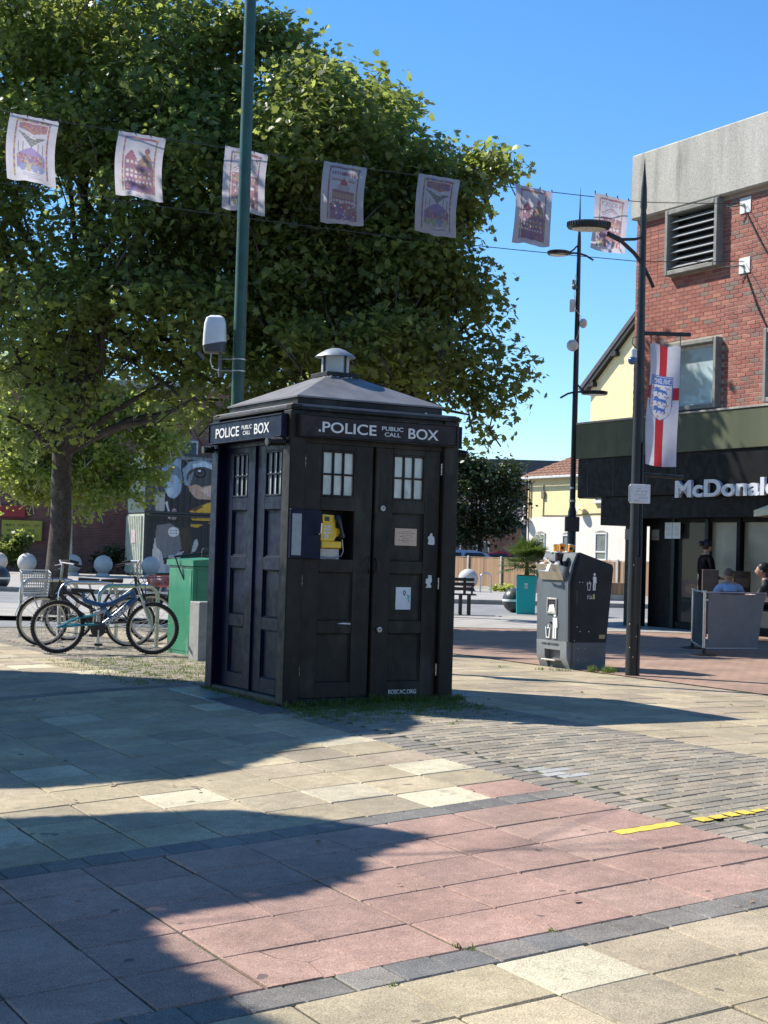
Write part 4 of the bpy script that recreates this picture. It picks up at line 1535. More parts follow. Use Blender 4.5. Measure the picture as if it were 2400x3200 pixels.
def art(kind, seed):
    """stitched street scenes in reds, violets and greens"""
    r_ = random.Random(seed)
    cv = Canvas(54, 72, WHITEC)
    cols = [(.3, .07, .07), (.4, .13, .09), (.22, .1, .22), (.42, .22, .1), (.16, .14, .3), (.3, .26, .1), (.35, .1, .16)]
    border(cv, r_)
    if kind == 0:      # boat hull over a pier roof
        cv.poly([(12, 8), (43, 8), (43, 17), (30, 20), (12, 15)], (.42, .18, .08))
        for i in range(60):
            cv.rect(x := r_.uniform(12, 41), y := r_.uniform(8, 15), x + 2, y + 2, r_.choice(cols))
        cv.poly([(12, 18), (28, 25), (43, 23), (28, 34)], (.13, .14, .1))
        for j in range(4):
            cv.line(14 + j * 3, 20 + j * 3, 40 - j * 3, 24 + j * 2.4, .6, (.36, .36, .28))
        for x in (14, 19, 36, 41):
            cv.line(x, 27, x - .5, 42, .8, (.2, .17, .2))
        cv.poly([(28, 34), (12, 44), (12, 58), (43, 58), (43, 44)], (.27, .19, .4))
        for i in range(90):
            cv.rect(x := r_.uniform(13, 41), y := r_.uniform(43, 56), x + 2.4, y + 2.4, r_.choice(cols + [(.25, .35, .2), (.5, .4, .15)]))
        for x in (18, 25, 32, 39):
            cv.ell(x, 57, 3.4, 4, r_.choice([(.2, .26, .45), (.3, .36, .2), (.45, .42, .25)]))
        for j in range(4):
            cv.line(14, 61 + j * 2, 40, 62 + j * 2 + r_.uniform(-1, 1), .7, (.35, .33, .4))
    elif kind == 1:    # two gabled houses
        cv.poly([(11, 40), (11, 30), (15, 24), (18, 20), (21, 24), (25, 30), (25, 40)], (.3, .07, .09))
        cv.poly([(27, 40), (27, 32), (31, 27), (34, 24), (39, 24), (42, 30), (44, 40)], (.36, .2, .07))
        cv.ell(36, 20, 3, 3.6, (.32, .1, .1))
        cv.rect(11, 38, 44, 66, (.22, .09, .16))
        for i in range(150):
            cv.rect(x := r_.uniform(11, 42), y := r_.uniform(30, 65), x + 2, y + 1.8, r_.choice(cols))
        for y in (33, 43, 48):
            for x in range(13, 42, 5):
                if y > 40 or x not in (26, 27, 28):
                    cv.rect(x, y, x + 3, y + 3.4, (.6, .56, .52) if x < 26 else (.45, .38, .16))
        for x in range(12, 43, 4):
            cv.rect(x, 54, x + 2.4, 56, (.62, .6, .6))
        cv.rect(18, 60, 25, 66, (.24, .14, .4))
    elif kind == 2:    # shop front with name and rafters
        cv.text('POKESDOWN', 12, 9, 43, 15, (.25, .14, .15))
        cv.line(12, 26, 27, 17, 1.2, (.28, .14, .12)); cv.line(42, 26, 27, 17, 1.2, (.28, .14, .12))
        cv.line(14, 28, 27, 20, .8, (.28, .14, .12)); cv.line(40, 28, 27, 20, .8, (.28, .14, .12))
        for x in (18, 24, 30, 36):
            cv.line(x, 24, x, 30, .8, (.28, .14, .12))
        cv.rect(11, 30, 44, 60, (.3, .13, .12))
        for i in range(200):
            cv.rect(x := r_.uniform(11, 42), y := r_.uniform(30, 60), x + 1.8, y + 1.8, r_.choice(cols + [WHITEC]))
        for x in range(13, 42, 6):
            cv.rect(x, 36, x + 4, 40, (.5, .3, .12)); cv.rect(x, 43, x + 4, 46, WHITEC)
        for i, x in enumerate(range(13, 42, 5)):
            cv.poly([(x, 61), (x + 2, 59.5), (x + 4, 61), (x + 4, 66), (x, 66)], [(.42, .4, .1), (.45, .05, .07), (.16, .2, .42), (.2, .26, .45), (.4, .38, .12), (.45, .05, .07)][i % 6])
    else:              # domed hall
        for y in (11, 13):
            for x in range(12, 42, 3):
                cv.rect(x, y, x + 2, y + 2, r_.choice(cols))
        cv.ell(28, 12, 2.4, 2.4, (.3, .07, .08))
        cv.rect(12, 20, 42, 23, (.4, .3, .2))
        cv.poly([(23, 28), (24, 22), (28, 18), (32, 22), (33, 28)], (.46, .06, .06))
        cv.rect(20, 27, 36, 36, (.5, .42, .42))
        cv.rect(14, 34, 42, 50, (.32, .12, .12))
        for x in range(15, 41, 4):
            cv.rect(x, 37, x + 2.6, 43, (.45, .3, .16)); cv.rect(x, 45, x + 2.6, 48, WHITEC)
        cv.rect(11, 50, 44, 67, (.25, .16, .3))
        for i in range(150):
            cv.rect(x := r_.uniform(11, 42), y := r_.uniform(49, 66), x + 2.2, y + 2, r_.choice(cols + [(.18, .2, .45), WHITEC]))
        cv.ell(29, 53, 2.5, 2.5, (.5, .06, .05))
        for x in (13, 41, 37):
            cv.line(x, 28, x, 50, .7, (.25, .2, .25))
    cv.a = cv.a * .72 + np.array((.46, .42, .56)) * .28
    return cv


kinds = [0, 1, 2, 3, 0, 1, 2]
FLABEL = ['leftmost bunting flag with a boat hull above a violet pier roof', 'bunting flag of two gabled houses at the left, before the tree',
          'bunting flag of a lettered shop front crossed by the green mast', 'bunting flag of a red domed hall above the box',
          'bunting flag with a boat hull at the right edge of the big tree', 'bunting flag of two gabled houses half against the sky',
          'rightmost bunting flag of a lettered shop front behind the lamp head']


def cable_z(s, low=False):
    z = 7.41 + .16 * max(0, (s - .86) / .14) ** 1.0 - .15 * math.sin(min(1, max(0, s)) * math.pi)
    return z - (1.02 if low else 0)


BA = Vector((-7.6, 20.8, 0))
BZ = Vector((6.2, 26.9, 0))
BL = (BZ - BA).length
for i, (x, y) in enumerate(flag_x):
    s = (Vector((x, y, 0)) - BA).dot((BZ - BA).normalized()) / BL
    zt = cable_z(s)
    t = thing('bunting_flag', FLABEL[i], 'flag', (x, y, zt), math.atan2(BDIR.y, BDIR.x), 'printed flags strung across the square')
    ph_ = RNG.uniform(0, 6)
    am = RNG.uniform(.05, .15)
    t.rotation_euler.z += RNG.uniform(-.16, .16)
    cu = RNG.uniform(-.06, .1)
    sk = -.03 - .012 * i

    def fpos(s_, t_, ph_=ph_, am=am, sk=sk, cu=cu):
        xx = (s_ - .5) * .69 - .05 * math.sin(t_ * math.pi) + (sk if t_ > 0 else sk) * t_ * .5
        yy = -am * math.sin(t_ * math.pi) * (1.1 - .5 * s_) + .025 * math.sin(s_ * 6 + ph_) * t_ - .012 * math.sin(s_ * 11 + ph_) * t_
        zz = -t_ * .94 + cu * t_ ** 5 * max(0, abs(s_ - .5) * 2 - .5) * (1 if s_ > .5 else -.3) - .008 * math.sin(s_ * math.pi * 3) ** 2 + .018 * math.sin(s_ * 7 + ph_) * t_ ** 4 - .05 * (s_ - .5) * 1.0
        return (xx, yy, zz)
    link('cloth', print_mesh('cloth', art(kinds[i], 20 + i), print_mat('flag_cloth', .8, .5), fpos), t)
    for q in (.02, .34, .66, .98):
        p = fpos(q, 0)
        B().box(p[0] - .006, p[0] + .006, -.008, .008, p[2] - .015, p[2] + .03).ob('clip', BLACK, t)
for low in (False, True):
    pts = []
    for k in range(41):
        s = k / 40
        p = BA + (BZ - BA) * s
        pts.append((p.x, p.y, cable_z(s, low) + .012))
    nm = 'lower' if low else 'upper'
    o = tag(B().tube(pts, .007, 6).ob('bunting_cable', mat('dark_cable', (.04, .045, .05), .5)), nm + ' steel cable of the flag bunting', 'cable', 'bunting cables')

# ------------------------------------------------------------------ restaurant building on the right
# local axes of the building: x into the building, y along the front (away from the viewer), origin at its front
U0, V0 = 18.69, 21.0
rest = thing('restaurant_building', 'red brick restaurant with concrete parapet and black shopfront', 'building', (*XY(U0, V0), 0), YAW)
MORTAR = mat('pale_pink_mortar', (.42, .33, .26), .9, var=.15, fine=.15)
PCONC = mat('weathered_parapet_concrete', (.4, .385, .34), .9, var=.22, scale=2.5, fine=.22, fscale=40, bmp=.4, stain=(.2, .195, .17), stain_lo=.56, stain_scale=3.2, stretch=(1, 1, .14), chips=((.14, .135, .12), 11, .7))
OLIVE = mat('olive_green_fascia', (.085, .097, .06), .6, var=.18, scale=2, spec=.15, stain=(.055, .062, .042), stain_lo=.6, stain_scale=1.5, stretch=(1, 1, .2))
BLK = mat('black_shopfront_cladding', (.0055, .006, .007), .55, var=.35, scale=4, spec=.12)
DGRN = mat('dark_green_metal', (.008, .014, .013), .5, var=.25, scale=6, spec=.2)
SURR = mat('grey_window_surround', (.2, .2, .18), .75, var=.25, scale=7, stain=(.32, .31, .28), stain_lo=.58)
BWALL = brick_mat('red_brick_far_wall', (.3, .085, .055), (.2, .06, .045), (.36, .27, .2), uaxis=E2)

VL = 23.4 - V0           # left corner
OPEN = [(20.95 - V0, 22.4 - V0, 6.58, 7.81), (20.92 - V0, 22.4 - V0, 4.02, 5.3), (17.9 - V0, 19.74 - V0, 4.02, 5.3)]
# backing wall with openings cut out of strips
wall = B()


def wall_strips(b, y0, y1, z0, z1, x0, x1):
    ys_ = sorted({y0, y1, *[v for o_ in OPEN for v in o_[:2] if y0 < v < y1]})
    zs_ = sorted({z0, z1, *[v for o_ in OPEN for v in o_[2:] if z0 < v < z1]})
    for a, c in zip(ys_, ys_[1:]):
        for e, f in zip(zs_, zs_[1:]):
            m = ((a + c) / 2, (e + f) / 2)
            if any(o_[0] < m[0] < o_[1] and o_[2] < m[1] < o_[3] for o_ in OPEN):
                continue
            b.box(x0, x1, a, c, e, f)


wall_strips(wall, 19.4 - V0, VL - .004, 3.2, 7.84, .0, .3)
wall.ob('wall', MORTAR, rest, 0)
wb = B()
wall_strips(wb, 11 - V0, 19.4 - V0, 3.2, 7.84, -.004, .3)
wb.box(-.002, 9, VL - .003, VL, 3.2, 7.84)
wb.ob('side_wall', BWALL, rest, 0)
BRM = [mat('brick_%s' % n, c, .85, var=.2, scale=30, fine=.2, fscale=120, bmp=.3, stain=tuple(q * .62 for q in c), stain_lo=.56, stain_scale=1.1) for n, c in
       (('red', (.285, .095, .07)), ('rust', (.32, .12, .09)), ('plum', (.24, .09, .075)), ('brown', (.21, .125, .1)), ('salmon', (.37, .15, .105)), ('grey', (.19, .14, .115)))]
BW_ = [.38, .27, .15, .07, .09, .04]
brick_mes = []
for m in BRM:
    brick_mes.append(B().box(-.006, .03, 0, .215, 0, .065, .004).mesh('brick', m))
bricks = []
for k in range(int((7.81 - 3.93) / .075)):
    z = 3.935 + k * .075
    y = 19.4 - V0 + (.1125 if k % 2 else 0)
    while y < VL - .02:
        w = min(.215, VL - y)
        ok = True
        for o_ in OPEN:
            if z + .065 > o_[2] and z < o_[3] and y + w > o_[0] and y < o_[1]:
                if y < o_[0] - .06:
                    w = o_[0] - y - .005
                elif y + w > o_[1] + .06:
                    w = y + w - o_[1] - .005
                    y = o_[1] + .005
                else:
                    ok = False
        if ok and w > .04:
            bricks.append((y, z, w))
        y = y + w + .01 if ok else y + .225
vis = [q for q in bricks if q[0] + V0 > 19.55]
vis.sort()
near, rest_b = vis[:300], vis[300:] + [q for q in bricks if q[0] + V0 <= 19.55]
for y, z, w in near:
    i = RNG.choices(range(6), BW_)[0]
    o = link('brick', brick_mes[i], rest)
    o.location = (RNG.uniform(-.0025, .0015), y, z)
    o.scale = (1, w / .215, 1)
far_by = [[] for _ in BRM]
for q in rest_b:
    far_by[RNG.choices(range(6), BW_)[0]].append(q)
fb = B()
fidx = []
for i, qs in enumerate(far_by):
    for y, z, w in qs:
        d = RNG.uniform(-.0025, .0015)
        fb.box(-.006 + d, .0, y, y + w, z, z + .065)
        fidx += [i] * 6
fo = fb.ob('bricks', None, rest, 0)
for m in BRM:
    fo.data.materials.append(m)
fo.data.polygons.foreach_set('material_index', fidx)
fo['kind'] = 'stuff'
# concrete parapet
B().box(-.14, .5, 11 - V0, VL + .05, 7.82, 9.08, .03).ob('parapet', PCONC, rest)
B().box(.5, 9, VL - .4, VL + .05, 7.82, 9.08, .03).ob('parapet', PCONC, rest)
B().box(.5, 9, 11 - V0, VL - .4, 8.6, 8.7).ob('roof', CONC, rest)


def surround(y0, y1, z0, z1, proj, t, parent):
    b = B()
    b.box(-proj, .12, y0, y0 + t, z0, z1, .012).box(-proj, .12, y1 - t, y1, z0, z1, .012)
    b.box(-proj, .12, y0 + t, y1 - t, z0, z0 + t, .012).box(-proj, .12, y0 + t, y1 - t, z1 - t, z1, .012)
    return b.ob('window_surround', SURR, parent)


lw = surround(*OPEN[0], .16, .09, rest)
B().box(.1, .12, OPEN[0][0] + .09, OPEN[0][1] - .09, OPEN[0][2] + .09, OPEN[0][3] - .09).ob('dark_void', DARKIN, lw)
for i in range(7):
    z = 6.72 + i * .143
    sl_ = B().prism([(-.1, z), (-.09, z - .012), (.06, z + .085), (.05, z + .097)], OPEN[0][0] + .09, OPEN[0][1] - .09, 'y')
    sl_.ob('louvre_slat', mat('grey_louvre_paint', (.3, .31, .31), .55, var=.1), lw)
for o_ in OPEN[1:]:
    sw = surround(*o_, .14, .085, rest)
    fr = B()
    y0, y1, z0, z1 = o_[0] + .085, o_[1] - .085, o_[2] + .085, o_[3] - .085
    for q in ((y0, y0 + .05, z0, z1), (y1 - .05, y1, z0, z1), (y0 + .05, y1 - .05, z0, z0 + .05), (y0 + .05, y1 - .05, z1 - .05, z1)):
        fr.box(.02, .07, *q, .004)
    fr.ob('window_frame', mat('white_window_frame', (.5, .5, .48), .5), sw)
    B().box(.05, .056, y0 + .05, y1 - .05, z0 + .05, z1 - .05).ob('pane', glass_mat('window_glass', (.8, .88, .88), .35, .02), sw)
    B().box(.1, .11, y0 + .1, y1 - .05, z0 + .05, z1 - .3).ob('roller_blind', mat('pale_roller_blind', (.55, .58, .56), .8, var=.1), sw)
    B().box(.28, .3, y0 - .1, y1 + .1, z0 - .1, z1 + .1).ob('dark_room', DARKIN, sw)
# olive fascia band, black sign fascia, canopy beyond the corner
B().box(-.32, .1, 11 - V0, 24.76 - V0, 3.24, 3.93, .01).ob('olive_fascia', OLIVE, rest)
B().box(-.34, .1, 11 - V0, 24.76 - V0, 3.93, 3.965, .004).ob('fascia_trim', mat('worn_fascia_trim', (.3, .3, .26), .6, var=.4, scale=9), rest)
B().box(-.28, .25, 11 - V0, 24.74 - V0, 2.47, 3.239, .01).ob('sign_fascia', BLK, rest)
B().box(-.2, .25, 11 - V0, 23.0 - V0, 2.05, 2.47, .01).ob('door_head', BLK, rest)
B().box(-.26, .5, 23.0 - V0, 24.0 - V0, 1.92, 2.469, .01).ob('shutter_box', BLK, rest)
B().box(.1, 2.5, 23.0 - V0, 24.68 - V0, 2.5, 3.2).ob('canopy_core', BLK, rest)
text_fit("McDonald's", mat('white_fascia_letters', (.55, .57, .62), .45, var=.04), 'fascia_lettering', 21.7 - V0, 18.7 - V0, 2.41, 2.735, -.29, rest, .06, .03, 'left')
for a in (24.4, 23.6, 22.6, 19.0, 17.6):       # panel joints of the fascia
    B().box(-.2835, -.279, a - V0 - .008, a - V0 + .008, 2.48, 3.23).ob('panel_joint', DARKIN, rest)
B().tube([(.1, 21.5 - V0, .7), (.08, 21.5 - V0, .75), (.08, 21.5 - V0, 1.3), (.1, 21.5 - V0, 1.35)], .015, 8).ob('door_handle', STEEL, rest)
# shopfront
B().box(-.1, .15, 23.06 - V0, 23.42 - V0, -.02, 1.95, .01).ob('pillar', DGRN, rest)
B().box(.2, .35, 22.3 - V0, 23.06 - V0, -.02, 2.1, .005).ob('end_panel', BLK, rest)
mul = [22.3, 21.42, 21.3, 20.62, 20.42, 19.7, 19.6, 18.4, 18.3, 17]
for a in (22.28, 21.36, 20.52, 19.65, 18.35):
    B().box(.12, .32, a - V0 - .05, a - V0 + .05, -.02, 2.05, .005).ob('mullion', DGRN if a != 20.52 else BLK, rest)
B().box(.15, .3, 17 - V0, 22.3 - V0, 1.98, 2.06, .005).ob('head_frame', BLK, rest)
B().box(.15, .3, 17 - V0, 22.3 - V0, -.02, .14, .005).ob('cill', BLK, rest)
GL = glass_mat('shop_glass', (.2, .22, .22), .22, .02)
PANE_L = mat('pane_light_colour', (.2, .195, .145), .35, var=.18, scale=1.6, stretch=(1, 1, .4))  # light seen in the shop panes is put into this colour
for (a, c, m) in ((21.41, 22.23, GL), (20.57, 21.31, PANE_L), (19.7, 20.47, PANE_L), (18.4, 19.6, GL), (17.0, 18.3, GL)):
    B().box(.22, .23, a - V0, c - V0, .14, 1.98).ob('shop_pane', m, rest)
B().box(2.2, 2.3, 11 - V0, 23 - V0, -.02, 2.5).box(.3, 2.2, 22.9 - V0, 23 - V0, -.02, 2.5).ob('interior_wall', mat('dark_interior_wall', (.05, .045, .04), .7), rest)
B().box(.3, 2.2, 11 - V0, 22.9 - V0, -.02, .01).ob('interior_floor', mat('dark_floor_tile', (.06, .055, .05), .4), rest)
B().box(.3, 2.2, 11 - V0, 22.9 - V0, 2.06, 2.1).ob('interior_ceiling', DARKIN, rest)
cv = Canvas(24, 16, (.5, .55, .58))
cv.rect(11.5, 0, 12.5, 16, (.2, .22, .24))
for j in range(5):
    cv.line(2, 3 + j * 2.4, 10, 3 + j * 2.4, .8, (.38, .42, .45)); cv.line(14, 3 + j * 2.4, 22, 3 + j * 2.4, .8, (.38, .42, .45))
link('opening_hours_notice', print_mesh('opening_hours_notice', cv, print_mat('notice_print', .5), lambda s, t: (.11, 22.5 - V0 - s * .44, 1.98 - t * .3)), rest)
for y in (23.42, 22.98):
    cv = Canvas(20, 20, (.14, .135, .13))
    cv.text('GOT' if y > 23.2 else 'HOST', 3, 13, 17, 17, (.04, .04, .04))
    xx = -.105 if y > 23.2 else .19
    link('grey_plate', print_mesh('grey_plate', cv, print_mat('plate_print', .5), lambda s, t, y=y, xx=xx: (xx, y - V0 - s * .22, 1.85 - t * .2)), rest)
cv = Canvas(24, 18, (.08, .03, .02))
cv.ell(12, 9, 8, 5, (.16, .07, .03))
link('door_poster', print_mesh('door_poster', cv, print_mat('plate_print', .5), lambda s, t: (.215, 22.1 - V0 - s * .55, .92 - t * .32)), rest)
for y, z in ((20.38, 7.57), (20.37, 6.5)):
    pt = thing('anchor_plate', ('upper' if z > 7 else 'lower') + ' white bunting anchor plate on the brick wall', 'bracket', (*XY(U0 - .01, y), z), YAW, 'bunting anchor plates')
    B().box(-.012, 0, -.14, .14, -.14, .14, .003).ob('plate', mat('white_anchor_plate', (.7, .7, .68), .4), pt)
    B().lathe([(.02, 0), (.03, .01), (.03, .03), (.015, .04)], (0, 0, 0), 12).xf(Matrix.Translation((-.01, .03, 0)) @ Matrix.Rotation(-math.pi / 2, 4, 'Y')).ob('eye_bolt', STEEL, pt)
    B().tube([(-.04, .03, 0), (-.1, .12, -.01), (-.18, .3, .0)], .012, 6).ob('turnbuckle', mat('greenish_shackle', (.05, .09, .07), .4), pt)
tag(B().tube([(*XY(U0 - .02, 20.36), 7.45), (*XY(U0 - .03, 20.0), 6.9), (*XY(U0 - .02, 19.6), 6.35)], .012, 6).ob('wall_cable', BLACK), 'black cable drooping from the upper anchor plate', 'cable')
tag(B().tube([(*XY(U0 - .02, 20.35), 6.4), (*XY(U0 - .03, 20.0), 5.7), (*XY(U0 - .02, 19.5), 4.9)], .012, 6).ob('wall_cable', BLACK), 'black cable drooping from the lower anchor plate', 'cable')

# ------------------------------------------------------------------ terrace: barrier, boards, parasol, furniture
CANV = mat('grey_barrier_canvas', (.16, .165, .165), .8, var=.12, scale=3, fine=.1)
DCANV = mat('black_barrier_canvas', (.015, .017, .022), .8)


def barrier_post(x, y, label):
    t = thing('barrier_post', label, 'post', (x, y, 0), 0, 'cafe barrier posts')
    B().lathe([(0, 0), (.17, 0), (.17, .012), (.05, .03), (.024, .035), (.024, .1), (.0, .1)], n=24).ob('foot', BLACK, t)
    B().lathe([(0, .1), (.021, .1), (.021, .84), (.03, .845), (.03, .86), (0, .865)], n=16).ob('tube', STEEL, t)
    return t


barrier_post(4.31, 20.5, 'steel barrier post nearest the lamp')
barrier_post(4.5, 22.2, 'steel barrier post behind, nearer the restaurant door')


def canvas_panel(p0, p1, m, label, z0=.1, z1=.83, slant=0.):
    t = thing('canvas_barrier', label, 'barrier', (*p0, 0), math.atan2(p1[1] - p0[1], p1[0] - p0[0]), 'cafe barrier panels')
    L = math.hypot(p1[0] - p0[0], p1[1] - p0[1])
    b = B()
    n = 14
    vs = []
    for i in range(n + 1):
        for j in range(7):
            s, q = i / n, j / 6
            x = .06 + s * (L - .08) - slant * s * (1 - q)
            vs.append((x, -.01 + .02 * math.sin(s * 7 + q * 2) * (1 - abs(q - .5)), z0 + q * (z1 - z0) - .012 * math.sin(s * 3.14) * (q == 1) + .02 * (1 - q) * (1 - s)))
    b.add(vs, [(i * 7 + j, (i + 1) * 7 + j, (i + 1) * 7 + j + 1, i * 7 + j + 1) for i in range(n) for j in range(6)])
    b.ob('canvas', m, t, 60)
    B().tube([(0, 0, z1 + .01), (L, 0, z1 + .01)], .011, 8).ob('top_rail', STEEL, t)
    B().tube([(.02, 0, z0 - .01), (L - slant, 0, z0 - .01)], .011, 8).ob('bottom_rail', STEEL, t)


canvas_panel((4.31, 20.5), (5.24, 20.92), CANV, 'grey canvas barrier panel in front of the seated man', slant=.12)
canvas_panel((4.5, 22.2), (4.34, 20.6), DCANV, 'black canvas barrier panel seen end on by the door')
canvas_panel((5.3, 20.95), (6.6, 21.5), DCANV, 'dark canvas barrier panel at the right edge')


def slab_board(name, label, cat, loc, rz, w, h, m, legs=.04):
    t = thing(name, label, cat, loc, rz)
    B().box(-w / 2, w / 2, -.02, .02, legs, h, .006).ob('board', m, t)
    for sx in (-1, 1):
        B().box(sx * w / 2 - sx * .05 - .015, sx * w / 2 - sx * .05 + .015, -.12, .12, 0, legs + .02, .004).ob('foot', BLACK, t)
    return t


slab_board('menu_board', 'brown upright board before the pale restaurant pane', 'board', (5.55, 26.0, 0), math.radians(5), .28, 1.13, mat('brown_board', (.12, .085, .065), .6))
ab = slab_board('pavement_sign', 'black pavement sign with a yellow strip behind the seated man', 'sign', (5.98, 25.8, 0), math.radians(8), .42, 1.12, DKP)
B().box(-.2, -.09, -.0235, -.0205, .4, 1.08).ob('yellow_strip', mat('yellow_strip', (.55, .42, .04), .5), ab)
B().box(-.06, .18, -.0235, -.0205, .85, 1.0).ob('panel_print', mat('brown_print', (.1, .07, .05), .5), ab)

ps = thing('parasol', 'cream parasol over the restaurant terrace at the right edge', 'parasol', (7.15, 24.0, 0))
B().tube([(0, 0, 0), (0, 0, 2.65)], .022, 10).ob('pole', STEEL, ps)
pc = B()
n = 8
rim = [(1.35 * math.cos(2 * math.pi * k / n + .39), 1.35 * math.sin(2 * math.pi * k / n + .39), 2.1) for k in range(n)]
drop = [(x * 1.0, y * 1.0, 2.0) for x, y, z in rim]
pc.add([(0, 0, 2.62)] + rim + drop, [(0, 1 + k, 1 + (k + 1) % n) for k in range(n)] + [(1 + k, 1 + n + k, 1 + n + (k + 1) % n, 1 + (k + 1) % n) for k in range(n)])
pc.ob('canopy', mat('cream_parasol_canvas', (.62, .56, .36), .8), ps, 10)
for k in range(n):
    B().tube([(0, 0, 2.58), (rim[k][0] * .97, rim[k][1] * .97, 2.09)], .008, 6).ob('rib', STEEL, ps)
B().lathe([(0, 0), (.28, 0), (.28, .06), (.06, .09), (0, .09)], n=20).ob('base', CONC, ps)


def cafe_chair(loc, rz, label):
    t = thing('cafe_chair', label, 'chair', loc, rz, 'cafe chairs on the terrace')
    B().box(-.2, .2, -.2, .2, .42, .45, .01).ob('seat', BLACK, t)
    B().box(-.2, .2, -.21, -.19, .6, .82, .008).ob('backrest', BLACK, t)
    for sx in (-1, 1):
        B().tube([(sx * .18, -.2, .0), (sx * .18, -.2, .8)], .012, 8).ob('leg', BLACK, t)
        B().tube([(sx * .18, .18, .0), (sx * .18, .18, .42)], .012, 8).ob('leg', BLACK, t)


tb = thing('cafe_table', 'round cafe table before the seated man', 'table', (5.62, 25.15, 0))
B().lathe([(0, .62), (.33, .62), (.33, .64), (0, .64)], n=24).ob('table_top', mat('pale_table_top', (.3, .27, .22), .4), tb)
B().tube([(0, 0, .02), (0, 0, .62)], .03, 10).ob('stem', BLACK, tb)
B().lathe([(0, 0), (.22, 0), (.22, .015), (0, .03)], n=20).ob('foot', BLACK, tb)
crumpled('takeaway_box', 'small white takeaway carton on the cafe table', (5.8, 25.05, .64), (.06, .05, .035), PAPER, 31)


# ------------------------------------------------------------------ people
def person(name, label, loc, rz, joints, bones, mats_, regions, head, hair=None, extras=None):
    """joints: name -> (x,y,z,r); one skinned surface; regions(co) -> material slot"""
    names = list(joints)
    me = bpy.data.meshes.new('body')
    me.from_pydata([joints[n][:3] for n in names], [(names.index(a), names.index(c)) for a, c in bones], [])
    o = link('body_tmp', me)
    sk = o.modifiers.new('skin', 'SKIN')
    sk.use_smooth_shade = True
    for i, n in enumerate(names):
        v = me.skin_vertices[0].data[i]
        r = joints[n][3]
        v.radius = r if isinstance(r, tuple) else (r, r)
        v.use_root = (n == 'pelvis')
    o.modifiers.new('sub', 'SUBSURF').levels = 2
    dg = bpy.context.evaluated_depsgraph_get()
    bm = bmesh.new()
    bm.from_mesh(bpy.data.meshes.new_from_object(o.evaluated_get(dg)))
    bpy.data.objects.remove(o)
    # head joined to the same mesh
    hm = B().sphere((0, 0, 0), 1, 20, 14)
    hv = []
    hx, hy, hz, hr = head
    for x, y, z in hm.v:
        w = 1 - .18 * max(0, -z)
        fy = 1.12 * w + (.06 if y > 0 and z < 0 else 0)
        px_, py_, pz_ = x * .8 * w, y * fy, z * 1.22
        if y > .75 and abs(x) < .25 and -.35 < z < .1:
            py_ += .16
        hv.append((hx + px_ * hr, hy + py_ * hr, hz + pz_ * hr))
    for sx in (-1, 1):
        e = B().sphere((hx + sx * hr * .83, hy - hr * .05, hz - hr * .1), hr * .22, 8, 6, sx=.45, sz=1.4)
        k0 = len(hv)
        hv += e.v
        hm.f += [tuple(i + k0 for i in f) for f in e.f]
    vv = [bm.verts.new(p) for p in hv]
    for f in hm.f:
        try:
            bm.faces.new([vv[i] for i in f])
        except ValueError:
            pass
    out = bpy.data.meshes.new('body')
    bmesh.ops.recalc_face_normals(bm, faces=bm.faces)
    bm.to_mesh(out)
    bm.free()
    for m in mats_:
        out.materials.append(m)
    for p in out.polygons:
        c = p.center
        p.material_index = regions(c)
        p.use_smooth = True
    t = thing(name, label, 'person', loc, rz)
    link('body', out, t)
    if hair:
        hb_ = B()
        for (x, y, z, sx, sy, sz) in hair[1]:
            hb_.sphere((x, y, z), 1, 14, 10, sx, sy, sz)
        hb_.ob('hair', hair[0], t)
    return t


SKIN = mat('skin', (.42, .23, .16), .5, var=.1, scale=20)
BSHIRT = mat('light_blue_shirt', (.32, .41, .6), .8, var=.1, scale=14)
DCLOTH = mat('black_clothing', (.006, .006, .007), .9, spec=.1)
DHAIR = mat('dark_brown_hair', (.018, .013, .01), .5)


def hand_joints(J, Bn, side, wrist, d, spread):
    """palm, four unequal fingers and a thumb"""
    w = Vector(wrist)
    d = Vector(d).normalized()
    s = Vector(spread).normalized()
    palm = w + d * .07
    J['palm' + side] = (*palm, .026)
    Bn.append(('wrist' + side, 'palm' + side))
    for k, (off, ln) in enumerate(((-.03, .065), (-.01, .078), (.01, .072), (.03, .056))):
        a = palm + d * .03 + s * off
        c = a + d * ln * .55 + Vector((0, 0, -.008))
        e = c + d * ln * .4 + Vector((0, 0, -.025))
        for nm, p, r in (('a', a, .009), ('b', c, .0085), ('c', e, .007)):
            J['f%s%d%s' % (side, k, nm)] = (*p, r)
        Bn += [('palm' + side, 'f%s%da' % (side, k)), ('f%s%da' % (side, k), 'f%s%db' % (side, k)), ('f%s%db' % (side, k), 'f%s%dc' % (side, k))]
    a = w + d * .04 - s * .04
    c = a + d * .045 - s * .012
    J['t' + side + 'a'] = (*a, .011)
    J['t' + side + 'b'] = (*c, .009)
    Bn += [('palm' + side, 't' + side + 'a'), ('t' + side + 'a', 't' + side + 'b')]


